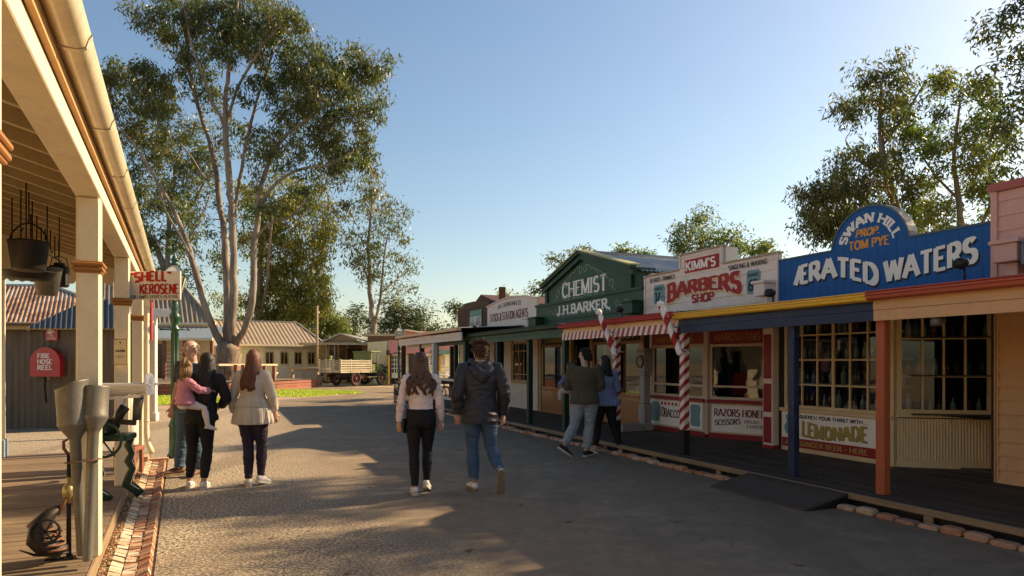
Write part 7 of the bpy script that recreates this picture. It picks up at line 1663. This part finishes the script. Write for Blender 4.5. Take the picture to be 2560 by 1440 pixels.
def legs(mb, D, e, cut=None, flare=0):
    k, g = D['k'], D['g']
    for s in 'LR':
        j = [D['hip'+s], D['knee'+s], D['ank'+s]]
        rad = [(-.08,.088),(.15,.092),(.45,.078),(.8,.058),(1.0,.052),(1.15,.053),(1.35,.056),(1.6,.046),(1.85,.035),(2.0,.035)]
        if cut: rad = [(t,r) for t,r in rad if t <= cut]+[(cut,.036)]
        limb(mb, j, [(t, (r*(g if t < 1 else 1+(g-1)*.5))*k+e*(1+flare*max(0,t-1))) for t, r in rad], 14)
def arms(mb, D, e, cut=2.0, loose=0):
    k = D['k']; g = .5+.5*D['g']; q = .88 if D['f'] else 1.0
    for s in 'LR':
        j = [D['sh'+s], D['el'+s], D['wr'+s]]; inn = V3((-1 if s == 'R' else 1, 0, 0))*.05*k
        mb.loft([j[0]+inn+V3((0,0,.005)), j[0], lerp3(j[0],j[1],.15)], [((.050*g*q)*k+e,)*2, ((.056*g*q)*k+e,)*2, ((.054*g*q)*k+e,)*2], None, 14)
        rad = [(0.05,.055),(.3,.050),(.6,.044),(.9,.039),(1.0,.038),(1.2,.040),(1.5,.034),(1.8,.027),(2.0,.025)]
        rad = [(t,r) for t,r in rad if t < cut]+[(cut,.025 if cut > 1.7 else .042)]
        limb(mb, j, [(t, r*g*q*k+e+loose*min(1,t)) for t, r in rad], 12, (0,1,0))
def top(D, name, mat, e=.014, hem=None, armcut=1.95, loose=.004, flare=0, wr=.006, seed=0, collar=True, voxel=.009, sc_=9, extra=None, armloose=.004, deform=None):
    k = D['k']; mb = MB(); torso(mb, D, e, 2 if hem is None else 0)
    if hem is not None:
        P_ = D['pel']; g = D['g']
        mb.loft([V3((P_.x,P_.y,hem*k)), V3((P_.x,P_.y,(hem+.03)*k)), P_+V3((0,0,.05*k)), D['waist']+V3((0,0,.04*k))], [((.172*g+flare)*k+e,(.130*g+flare)*k+e)]*2+[((.165*g+flare*.6)*k+e,(.122*g+flare*.6)*k+e),((.145*g+flare*.2)*k+e,(.108*g+flare*.2)*k+e)], None, 24)
    arms(mb, D, e, armcut, armloose)
    if extra: extra(mb)
    w0 = deform or wrinkle(wr, sc_, (1,1,2.0), seed)
    o = remeshed(mb, name, D['root'], voxel, 3, mat, w0)
    if hem is not None:          # cut away what hangs below the hem
        bm = bmesh.new(); bm.from_mesh(o.data); z = hem*k+.012
        dl = [f for f in bm.faces if f.calc_center_median().z < z and math.hypot(f.calc_center_median().x-D['pel'].x, f.calc_center_median().y-D['pel'].y) < (.245*D['g']+flare)*k]
        dl = [f for f in dl if abs(f.normal.z) > .75 or f.calc_center_median().z < z-.03]
        bmesh.ops.delete(bm, geom=dl, context='FACES'); bm.to_mesh(o.data); bm.free()
    return o
def trousers(D, name, mat, e=.010, cut=1.93, flare=0, wr=.004, seed=3, voxel=.009, dirn=(1,1,2.5)):
    k = D['k']; mb = MB(); P_ = D['pel']; g = D['g']
    a = .172 if D['f'] else .165
    mb.loft([P_-V3((0,0,.10*k)), P_-V3((0,0,.02*k)), P_+V3((0,0,.08*k)), P_+V3((0,0,.12*k))], [(.150*g*k+e,.118*g*k+e),(a*g*k+e,.128*g*k+e),((a-.006)*g*k+e+.004,.122*g*k+e+.004),((a-.014)*g*k+e+.004,.114*g*k+e+.004)], None, 20)
    for s in (-1,1): mb.sphere(P_+V3((s*.07*k,-.055*k,-.05*k)), .082*g*k+e*.5, None, 12, 8)       # seat
    legs(mb, D, e, cut, flare)
    return remeshed(mb, name, D['root'], voxel, 3, mat, wrinkle(wr, 9, dirn, seed))
def strand_hair(D, mat, length, spread=.09, n=260, wave=.012, seed=1, parting=0.0, back=.05, side_front=False, tuck=.0, width=.011, cap=.006, low_w=1.0):
    """long hair: a skull cap and many tapering locks falling behind the shoulders"""
    k = D['k']; T = D['T']; rr = random.Random(seed); mb = MB()
    for _ in range(n):
        a = rr.uniform(-.15, math.pi+.15) if not side_front else rr.uniform(-.6, math.pi+.6)     # 0 right side, pi/2 back, pi left
        el = rr.uniform(.15, 1.0)
        x, y = math.cos(a), -math.sin(a)
        top_ = T((.02+.03*rr.random())*x+parting*.3, .01-.0*y, .118)
        p1 = T(.077*x*1.05, .0+.088*y, .055-.02*rr.random()); p2 = T(.083*x, -.005+.095*y, -.03)
        ac = round(a/(math.pi/11))*(math.pi/11); cr_ = random.Random(int(ac*1000)+seed); L = length*(.80+.30*cr_.random()+.08*rr.random()); kx = rr.uniform(-1,1)
        xc, yc = math.cos(ac), -math.sin(ac); xm, ym = x*.35+xc*.65, y*.35+yc*.65; xe, ye = x*.12+xc*.88, y*.12+yc*.88
        sp = spread*low_w
        base = D['neck']
        p3 = T(.088*x+.01*kx, -.015+.098*y, -.11)
        z4 = D['head'].z-(.11+L*.5)*k; z5 = D['head'].z-(.11+L)*k
        bx_ = D['head'].x; by = D['neck'].y
        p4 = V3((bx_+sp*xm*k*1.05+.006*kx, by-(.085+back*.6)*k+.03*ym*k, z4)); p5 = V3((bx_+sp*xe*k*(1.0+tuck)+.010*kx+.02*(cr_.random()-.5), by-(.095+back)*k+.02*ye*k, z5))
        ph = cr_.uniform(0,6.28)+rr.uniform(-.4,.4); pts = [top_, p1, p2, p3]
        mid = []
        for i in range(1, 7):
            u = i/6; c = p3*(1-u)**2+p4*2*u*(1-u)+p5*u*u; mid.append(c+V3((math.sin(ph+u*9)*wave, math.cos(ph+u*8)*wave*.6, 0))*min(1,u*2))
        pts += mid; w_ = width*(.7+.6*rr.random())*k
        rad = [(w_*.5,w_*.4),(w_,w_*.55),(w_*1.1,w_*.6),(w_,w_*.6)]+[(w_*(1-.75*(i/6)**2),w_*.5*(1-.7*(i/6)**2)) for i in range(1,7)]
        mb.loft(pts, rad, mat, 6, V3((-y,x,0)) if False else V3((math.sin(a),math.cos(a),0)), cap=True)
    skull(mb, D, mat, cap)
    return mb.build('hair', D['root'])
def skull(mb, D, mat, e=.006, front=.072):
    T = D['T']; s = D['k']; n = 24; vs = []; fs = []; rows = 9
    for i in range(rows):
        ph = i/(rows-1)*1.0
        for kk in range(n):
            a = 2*math.pi*kk/n; x, y = math.sin(a), math.cos(a)     # a=0 front
            zlow = -.062 + (.135 if y > .45 else .135*max(0,(y+.35)/.8)**1.5 if y > -.35 else 0)
            z = .122 + (zlow-.122)*math.sin(ph*math.pi/2)**1.3 if ph > 0 else .124
            q = math.sqrt(max(0, 1-((z-.02)/.108)**2)) if z > .02 else 1-.15*((.02-z)/.1)
            vs.append(T((.077+e)*x*q, -.006+(.098+e)*y*q, z+e*.3))
    for i in range(rows-1):
        for kk in range(n): j = (kk+1) % n; fs.append((i*n+kk, i*n+j, i*n+n+j, i*n+n+kk))
    mb.add(vs, fs, mat, True)
def short_hair(D, mat, n=520, seed=2, L=.045, top_=True, bald=False, e=.007):
    T = D['T']; s = D['k']; rr = random.Random(seed); mb = MB()
    if not bald: skull(mb, D, mat, e)
    for _ in range(n):
        a = rr.uniform(0, 2*math.pi); zz = rr.uniform(-.06, .122); x, y = math.sin(a), math.cos(a)
        if y > .35 and zz < .075: continue
        if y > -.1 and zz < .0+.05*y: continue
        if bald and (zz > .062 or y > .5): continue
        q = math.sqrt(max(0, 1-((zz-.02)/.108)**2)) if zz > .02 else 1-.15*((.02-zz)/.1)
        P0 = (.080*x*q, -.006+.100*y*q, zz); dn = V3((x*q*.5+rr.uniform(-.35,.35), y*q*.5+rr.uniform(-.35,.35)-.2*(zz<.05), (-.55 if zz < .07 else .25)+rr.uniform(-.3,.3))).normalized()*L*(.6+.7*rr.random())
        p0 = T(*P0); p2 = T(P0[0]+dn.x*.8, P0[1]+dn.y*.8, P0[2]+dn.z*.9-.006); p1 = T(P0[0]+dn.x*.45+.004*x, P0[1]+dn.y*.45+.004*y, P0[2]+dn.z*.5)
        w_ = .0075*s*(.6+.6*rr.random()); mb.loft([p0,p1,p2], [(w_,w_*.5),(w_*.9,w_*.5),(w_*.2,w_*.15)], mat, 5, V3((y,-x,.01)))
    return mb.build('hair', D['root'])
def feet(D, mat, sole, s=1.0):
    k = D['k']
    for sd in 'LR':
        a = D['ank'+sd]; td = D['toe'+sd].normalized(); up = V3((0,0,1)); side = td.cross(up).normalized(); upn = side.cross(td).normalized()
        heel = a-upn*.082*k-td*.05*k; shoe(None, heel, heel+td*(.25 if D['f'] else .275)*k, upn, mat, sole, D['root'], k*s)

white_shoe = paint('white_canvas_shoe',(.78,.72,.66),.7,.15); sole_w = paint('pale_rubber',(.62,.56,.47),.7,.2); sole_d = paint('tan_rubber',(.22,.16,.10),.7,.2)
dark_shoe = paint('dark_canvas_shoe',(.03,.022,.02),.8,.1); brown_shoe = paint('brown_leather',(.14,.07,.035),.6,.3)
def ground_at(px, py): Yy = CAMZ*FPX/(py-HY); return V3(((px-1280)/FPX*Yy, Yy, 0))
WALK = math.atan2(DL.y, DL.x)-math.pi/2          # facing up the street

# 1 woman in a white top
g0 = ground_at(1052, 1232)
D = person('person', 'woman with long wavy brown hair, pale long sleeved top and black trousers walking away', g0, R(10), 1.66, True, dict(
    hipL=(-.09,0,.90), kneeL=(-.085,-.02,.49), ankL=(-.075,-.10,.082), toeL=(-.08,1,0.0), hipR=(.09,0,.90), kneeR=(.085,.10,.51), ankR=(.075,-.0+.06,.125), toeR=(.25,1,-.42),
    elL=(-.245,-.04,1.14), wrL=(-.265,.02,.89), elR=(.235,-.02,1.13), wrR=(.255,.07,.88)), yaw=R(6), girth=1.03)
wt = cloth('pale_jersey', (.76,.62,.58), (.70,.56,.53), 10, .25, .75)
top(D, 'long_sleeved_top', wt, .010, None, 1.97, wr=.009, seed=1, sc_=11)
trousers(D, 'trousers', cloth('black_stretch', (.012,.011,.013), None, 9, .3, .7), .008, 1.94, wr=.003)
strand_hair(D, M['hair_brown'], .27, .165, 420, .028, 3, back=.035, width=.012)
feet(D, white_shoe, sole_w)
mb = MB(); mb.loft([D['pel']+V3((-.20,-.02,.0)),D['pel']+V3((-.205,-.0,-.10)),D['pel']+V3((-.19,0,-.17))], [(.02,.05),(.025,.06),(.015,.04)], M['black'], 12); mb.build('pouch', D['root'])
# 2 man in a dark hooded jacket
g0 = ground_at(1200, 1226)
D = person('person', 'tall man in charcoal hooded jacket and cuffed blue jeans walking away', g0, R(14), 1.80, False, dict(
    hipL=(-.095,0,.90), kneeL=(-.085,.04,.49), ankL=(-.07,.0,.085), toeL=(-.1,1,0), hipR=(.095,0,.90), kneeR=(.135,.03,.50), ankR=(.20,-.22,.22), toeR=(.05,.30,-.95),
    elL=(-.275,-.05,1.15), wrL=(-.255,.05,.90), elR=(.285,-.05,1.15), wrR=(.285,.03,.88)), yaw=R(24), girth=1.03)
jk = cloth('charcoal_shell', (.030,.028,.032), (.042,.04,.046), 6, .5, .5)
def hood(mb):
    nk = D['neck']; k = D['k']
    ring_ = [nk+V3((math.cos(a)*.105, math.sin(a)*.085-.015, .02-.045*math.sin(a)*-1 if False else .015+.035*(-math.sin(a)))) for a in np.linspace(-math.pi*.15-math.pi*.0, math.pi*1.15, 12)[::-1]]
    pts = [nk+V3((math.cos(a)*.10, -math.sin(a)*.10, .045+.0*math.sin(a)-.05*max(0,math.sin(a)))) for a in np.linspace(-.5, math.pi+.5, 12)]
    mb.loft(pts, [(.030,.045)]*12, None, 10, (0,0,1))
    mb.loft([nk+V3((-.12,-.09,-.02)),nk+V3((-.06,-.135,-.09)),nk+V3((0,-.15,-.13)),nk+V3((.06,-.135,-.09)),nk+V3((.12,-.09,-.02))], [(.03,.04),(.05,.07),(.055,.085),(.05,.07),(.03,.04)], None, 12, (0,1,0))
top(D, 'hooded_jacket', jk, .023, .80, 1.93, flare=.025, wr=.010, seed=5, extra=hood, armloose=.012, sc_=6)
mb = MB(); nk = D['neck']; mb.loft([nk+V3((math.cos(a)*.066, -math.sin(a)*.062, .045)) for a in np.linspace(0,math.pi,9)], [(.007,.012)]*9, M['white'], 6, (0,0,1)); mb.build('shirt_collar', D['root'])
jn = cloth('blue_denim', (.022,.055,.11), (.05,.10,.17), 7, .6, .85)
trousers(D, 'jeans', jn, .016, 1.85, .35, wr=.007, seed=9)
for s_ in 'LR':
    a, b = D['knee'+s_], D['ank'+s_]; mb = MB(); c0, c1 = lerp3(a,b,.80), lerp3(a,b,.90); mb.loft([c0,c0,c1,c1], [(.050,.050),(.060,.060),(.060,.060),(.052,.052)], cloth('denim_cuff',(.22,.24,.25),None,9,.3), 16); mb.build('cuff', D['root'])
short_hair(D, M['hair_brown'], 900, 4, .055); feet(D, white_shoe, sole_d)
# 3 woman in the beige smock
g0 = ground_at(632, 1214)
D = person('person', 'woman with long auburn hair in a beige tiered smock and dark leggings', g0, R(-8), 1.70, True, dict(
    hipL=(-.09,0,.90), kneeL=(-.06,.0,.49), ankL=(-.03,-.05,.082), toeL=(-.55,.85,0), hipR=(.09,0,.90), kneeR=(.085,.07,.50), ankR=(.08,.06,.11), toeR=(.15,1,-.25),
    elL=(-.265,-.03,1.14), wrL=(-.285,.06,.90), elR=(.26,.01,1.15), wrR=(.23,.14,.93)), yaw=R(14), girth=1.10)
sm = cloth('beige_linen', (.52,.45,.37), (.45,.38,.31), 8, .35, .9)
def ruffle(co, n):
    k = D['k']; z = co.z/k; a = math.atan2(co.y-D['pel'].y, co.x-D['pel'].x); r = math.hypot(co.x-D['pel'].x, co.y-D['pel'].y)
    w0 = wrinkle(.004, 8, (1,1,1.2), 2)(co, n)
    if r > .27: return w0
    amt = 0
    for (z0, z1) in ((1.17,1.02),(1.02,.80)):
        if z1 <= z < z0: u = (z0-z)/(z0-z1); amt = .006+.022*u; f = 1 if u > .06 else -.4
        else: continue
        d = V3((math.cos(a), math.sin(a), 0)); return w0 + d*(amt*(math.sin(a*17+3*noise.noise(V3((a*2,z*3,0))))*.55+.15*math.sin(a*41))+.010*f)
    return w0
top(D, 'tiered_smock', sm, .018, .80, 1.80, flare=.038, seed=7, deform=ruffle, armloose=.008)
trousers(D, 'leggings', cloth('aubergine_jersey', (.020,.012,.026), (.032,.02,.04), 9, .35, .7), .009, 1.95, wr=.004, seed=5)
strand_hair(D, M['hair_auburn'], .27, .095, 460, .008, 5, back=.03, width=.013, tuck=-.15); feet(D, white_shoe, sole_w)
mb = MB(); w_ = D['wrL']; mb.lathe([(.031,-.004),(.033,0),(.031,.004)], M['letter_gold'], 16, w_+V3((0,0,.03))); mb.build('bracelet', D['root'])
# 4 woman in black with the toddler on her left hip
g4 = ground_at(488, 1219)
D = person('person', 'woman dressed in black with long dark hair holding a toddler on her left hip', g4+V3((.05,0,0)), R(-2), 1.66, True, dict(pel=(.03,0,.93), waist=(.05,0,1.08), chest=(.075,0,1.28), neck=(.09,-.01,1.475), head=(.10,.02,1.635), shL=(-.085,-.01,1.425), shR=(.265,-.01,1.42),
    hipL=(-.09,0,.90), kneeL=(-.095,-.0,.49), ankL=(-.11,-.04,.082), toeL=(-.35,1,0), hipR=(.09,0,.90), kneeR=(.10,.02,.49), ankR=(.095,-.08,.082), toeR=(-.2,1,0),
    elL=(-.22,.06,1.17), wrL=(-.15,.22,1.06), hdL=(-.3,.6,.1), pnL=(0,0,1), elR=(.35,.02,1.16), wrR=(.20,.20,1.05), hdR=(-1,.3,.1), pnR=(0,1,0)), yaw=R(38), girth=1.02)
bl_ = cloth('black_knit', (.010,.010,.011), (.018,.017,.018), 9, .4, .8)
top(D, 'black_top', bl_, .020, .88, 1.93, flare=.015, wr=.007, seed=11, armloose=.008); trousers(D, 'trousers', MATS['black_stretch'], .012, 1.86, wr=.004, seed=12)
strand_hair(D, M['hair_black'], .46, .085, 320, .008, 8, back=.055, width=.012, tuck=-.1); feet(D, white_shoe, sole_w)
W4 = g4
# toddler on the hip
def child(label, loc, rz, H, J, tmat, pmat, hairm, shoem, yaw=0, girth=1.25, skirt=None, hat=False):
    D = person('person', label, loc, rz, H, True, J, yaw=yaw, girth=girth, handcfg=dict(L=.6,R=.6), voxel=.006)
    return D
# child bodies keep a bigger head: proportions given outright in their own joints (scaled by H/1.75)
D = person('person', 'toddler in pink top and white tights carried on the hip of the woman in black', V3((at(466,0,8.25).x, 8.22, .70)), R(-38), .86, True, dict(
    pel=(0,0,.72), waist=(0,0,.90), chest=(0,0,1.10), neck=(0,0,1.30), head=(0,.03,1.50), hipL=(-.08,0,.72), kneeL=(-.28,.50,.66), ankL=(-.36,.50,.24), toeL=(-.3,1,-.3),
    hipR=(.08,0,.72), kneeR=(.26,.34,.60), ankR=(.30,.42,.14), toeR=(.3,1,-.25), shL=(-.20,0,1.24), elL=(-.34,.18,1.02), wrL=(-.22,.42,1.05), shR=(.20,0,1.24), elR=(.34,.18,1.04), wrR=(.30,.48,1.02), hdR=(.1,1,-.1), pnR=(0,0,-1), hdL=(.4,.9,.2)), yaw=R(-18), girth=1.15, voxel=.006)
T0 = D['T']; s0 = D['k']
mb = MB(); D['T'] = head_mesh(mb, D['head']+V3((0,0,.03)), R(45), R(-8), .80); remeshed(mb, 'head', D['root'], .006, 2, M['skin'])
D['k'] = s0; kk_ = D['k']; 
top(D, 'pink_top', cloth('pink_fleece', (.52,.22,.27), (.44,.16,.22), 14, .5, .9), .020, .70, 1.9, flare=.05, wr=.006, seed=4, voxel=.006, sc_=16)
trousers(D, 'white_tights', cloth('white_tights_knit', (.72,.62,.60), None, 12, .2, .8), .008, 1.97, wr=.002, voxel=.006)
mb = MB(); T = D['T']; rr = random.Random(5); D2 = dict(D); D2['k'] = .8; skull(mb, D2, M['hair_fair'], .006)
for _ in range(90):
    a = rr.uniform(0,6.28); r0 = rr.uniform(0,.5); p0 = T(.075*math.cos(a), -.03+.09*math.sin(a), .02+.03*rr.random()); p1 = T(.04*math.cos(a), -.05+.04*math.sin(a), .11); p2 = T(0,-.055,.135); mb.loft([p0,p1,p2], [(.008,.005),(.008,.005),(.005,.004)], M['hair_fair'], 5)
for _ in range(60):
    a = rr.uniform(0,6.28); q = rr.uniform(.1,1); mb.loft([T(0,-.055,.13), T(.03*math.cos(a)*q,-.075+.03*math.sin(a)*q,.155), T(.05*math.cos(a)*q,-.10+.04*math.sin(a)*q,.10), T(.05*math.cos(a)*q,-.11+.04*math.sin(a)*q,.02)], [(.005,.004),(.007,.005),(.006,.004),(.002,.002)], M['hair_fair'], 5)
for _ in range(80):
    a = rr.uniform(0,math.pi); x, y = math.cos(a), -math.sin(a); mb.loft([T(.082*x,.095*y,.03), T(.085*x,.10*y,-.05), T(.07*x,-.02+.09*y,-.13-.03*rr.random())], [(.008,.005),(.008,.005),(.003,.002)], M['hair_fair'], 5)
mb.build('hair', D['root'])
mb = MB(); mb.torus(T(0,-.058,.132), .016, .008, MATS['pink_fleece'], 'y', 12, 6); mb.build('hair_tie', D['root'])
for sd in 'LR':
    a = D['ank'+sd]; td = D['toe'+sd].normalized(); up = V3((0,0,1)); side = td.cross(up).normalized(); upn = side.cross(td).normalized(); heel = a-upn*.03-td*.025; shoe(None, heel, heel+td*.125, upn, white_shoe, sole_w, D['root'], .52)
# 5 man facing us behind them
g0 = ground_at(480, 1188)
D = person('person', 'balding grey haired man in dark striped t-shirt and jeans facing the street', g0, R(158), 1.84, False, dict(
    hipL=(-.10,0,.90), kneeL=(-.115,.03,.49), ankL=(-.13,-.0,.085), toeL=(-.15,1,0), hipR=(.10,0,.90), kneeR=(.13,.03,.49), ankR=(.17,.05,.085), toeR=(.45,1,0),
    elL=(-.27,-.04,1.14), wrL=(-.25,.08,.90), elR=(.285,-.03,1.14), wrR=(.30,.05,.88)), yaw=R(-6), pitch=R(-6), girth=1.12, face=True)
m, t, b = newmat('striped_jersey')
tc = nd(t,'ShaderNodeTexCoord'); sp = nd(t,'ShaderNodeSeparateXYZ'); t.links.new(tc.outputs['Object'], sp.inputs[0]); ml = nd(t,'ShaderNodeMath',operation='MULTIPLY'); t.links.new(sp.outputs[2],ml.inputs[0]); ml.inputs[1].default_value = 48
fr = nd(t,'ShaderNodeMath',operation='FRACT'); t.links.new(ml.outputs[0],fr.inputs[0]); gt = nd(t,'ShaderNodeMath',operation='GREATER_THAN'); t.links.new(fr.outputs[0],gt.inputs[0]); gt.inputs[1].default_value = .78
t.links.new(mixc(t, gt.outputs[0], (.018,.022,.030), (.10,.10,.11)), b.inputs['Base Color']); b.inputs['Roughness'].default_value = .9; bump(t,b,tex(t,8,3),.5,.03)
top(D, 'striped_tshirt', m, .018, .86, .75, flare=.02, wr=.006, seed=14, armloose=.01)
trousers(D, 'jeans', jn, .018, 1.95, .5, wr=.008, seed=15); short_hair(D, M['hair_grey'], 420, 9, .02, bald=True); feet(D, brown_shoe, sole_d)
# 6 man in olive jumper with the baby, under the shops
g0 = ground_at(1462, 1141)
rzz = R(-12)
D = person('person', 'dark haired man in olive jumper and pale jeans carrying a baby past the shops', g0, rzz, 1.76, False, dict(
    pel=(0,0,.93), hipL=(-.095,0,.90), kneeL=(-.17,-.02,.50), ankL=(-.33,-.12,.17), toeL=(.75,.6,-.65), hipR=(.095,0,.90), kneeR=(.07,.06,.49), ankR=(.02,-.02,.085), toeR=(.4,1,0),
    chest=(-.02,-.02,1.28), elL=(-.29,.04,1.14), wrL=(-.22,.27,1.09), hdL=(.3,1,0), pnL=(1,0,.3), elR=(.26,.02,1.14), wrR=(.06,.28,1.16), hdR=(-1,.3,0), pnR=(0,-1,0)), yaw=R(72), girth=1.10)
top(D, 'olive_jumper', cloth('olive_knit', (.085,.070,.042), (.065,.054,.034), 7, .35, .95), .032, .86, 1.55, flare=.02, wr=.007, seed=21, armloose=.008)
trousers(D, 'jeans', cloth('pale_denim', (.26,.29,.31), (.20,.23,.26), 8, .6, .85), .020, 1.86, .2, wr=.009, seed=22); short_hair(D, M['hair_black'], 800, 12, .04); feet(D, dark_shoe, sole_w)
fz = Matrix.Rotation(rzz,3,'Z')
bl0 = g0 + fz@V3((-.25,.10,.80))
D = person('person', 'baby with brown hair in a blue top carried by the man in olive', bl0, rzz+R(40), .72, True, dict(
    pel=(0,0,.72), waist=(0,0,.90), chest=(0,0,1.10), neck=(0,0,1.30), head=(0,.02,1.50), hipL=(-.08,0,.72), kneeL=(-.25,.35,.62), ankL=(-.30,.30,.25), hipR=(.08,0,.72), kneeR=(.28,.30,.60), ankR=(.33,.22,.22),
    shL=(-.20,0,1.24), elL=(-.38,.05,1.0), wrL=(-.34,.30,.92), shR=(.20,0,1.24), elR=(.38,.1,1.05), wrR=(.30,.35,1.10)), girth=1.2, voxel=.006)
mb = MB(); D['T'] = head_mesh(mb, D['head']+V3((0,0,.035)), R(0), 0, .78); remeshed(mb, 'head', D['root'], .006, 2, M['skin'])
top(D, 'blue_top', cloth('baby_blue_knit', (.11,.13,.26), (.09,.10,.20), 12, .3, .9), .020, .70, 1.9, flare=.02, wr=.003, seed=4, voxel=.006); trousers(D, 'leggings', cloth('cream_leggings',(.42,.35,.28),None,12,.2), .014, 1.9, voxel=.006)
D2 = dict(D); D2['k'] = .78; short_hair(D2, M['hair_brown'], 420, 6, .022, e=.004)
# 7 woman beyond him in blue
g0 = ground_at(1512, 1134)
D = person('person', 'woman in blue peplum top and black trousers half hidden behind the man in olive', g0+V3((.02,.1,0)), R(20), 1.66, True, dict(
    hipL=(-.09,0,.90), kneeL=(-.12,.06,.49), ankL=(-.18,.04,.085), hipR=(.09,0,.90), kneeR=(.14,-.02,.50), ankR=(.24,-.14,.10), toeR=(.5,1,-.3), elR=(.25,.0,1.15), wrR=(.27,.14,.93), elL=(-.22,.05,1.13), wrL=(-.12,.2,1.08)), yaw=R(30), girth=1.1)
def pepl(co, n):
    z = co.z/D['k']; c = wrinkle(.005,9,(1,1,2),3)(co,n)
    if z < .98 and math.hypot(co.x,co.y) < .26: a = math.atan2(co.y,co.x); c += V3((math.cos(a),math.sin(a),0))*(.012+.012*math.sin(a*16))
    return c
top(D, 'blue_top', cloth('cornflower_cotton', (.20,.24,.40), (.16,.19,.33), 9, .3, .9), .016, .86, 1.15, flare=.05, seed=31, deform=pepl, armloose=.012)
trousers(D, 'trousers', MATS['black_stretch'], .012, 1.88, wr=.004, seed=32); strand_hair(D, M['hair_black'], .14, .08, 200, .02, 15, back=.01); feet(D, paint('tan_shoe',(.40,.30,.20),.7,.2), sole_w)
mb = MB(); w_ = D['wrR']+V3((.02,.02,-.12)); mb.loft([w_+V3((0,0,.06)), w_+V3((0,0,.03)), w_, w_-V3((0,0,.05)), w_-V3((0,0,.07))], [(.015,.015),(.035,.03),(.04,.035),(.03,.03),(.01,.01)], cloth('violet_plush',(.20,.12,.34),None,20,.5), 12)
tag(mb.build('soft_toy', None, (0,0,0)), 'small violet plush toy in the hand of the woman in blue', 'toy'); bpy.data.objects['soft_toy'].matrix_world = Matrix.Translation(D['root'].location)@Matrix.Rotation(R(20),4,'Z')
# 8 distant visitor in a long black coat
g0 = V3((gx(1142,30.5),30.5,.0))
D = person('person', 'distant figure in a long black coat under the pale pink awning', g0, R(120), 1.66, True, dict(elR=(.24,.1,1.16), wrR=(.1,.24,1.10)), girth=1.2, voxel=.014)
mb = MB(); torso(mb, D, .03); arms(mb, D, .03, 1.9); mb.loft([V3((0,0,.35)),V3((0,0,.8)),V3((0,0,1.05))], [(.24,.20),(.20,.17),(.16,.14)], None, 18); remeshed(mb, 'long_coat', D['root'], .014, 3, bl_, wrinkle(.01,6)); strand_hair(D, M['hair_black'], .12, .08, 120, .01, 18, back=.0); feet(D, brown_shoe, sole_d)
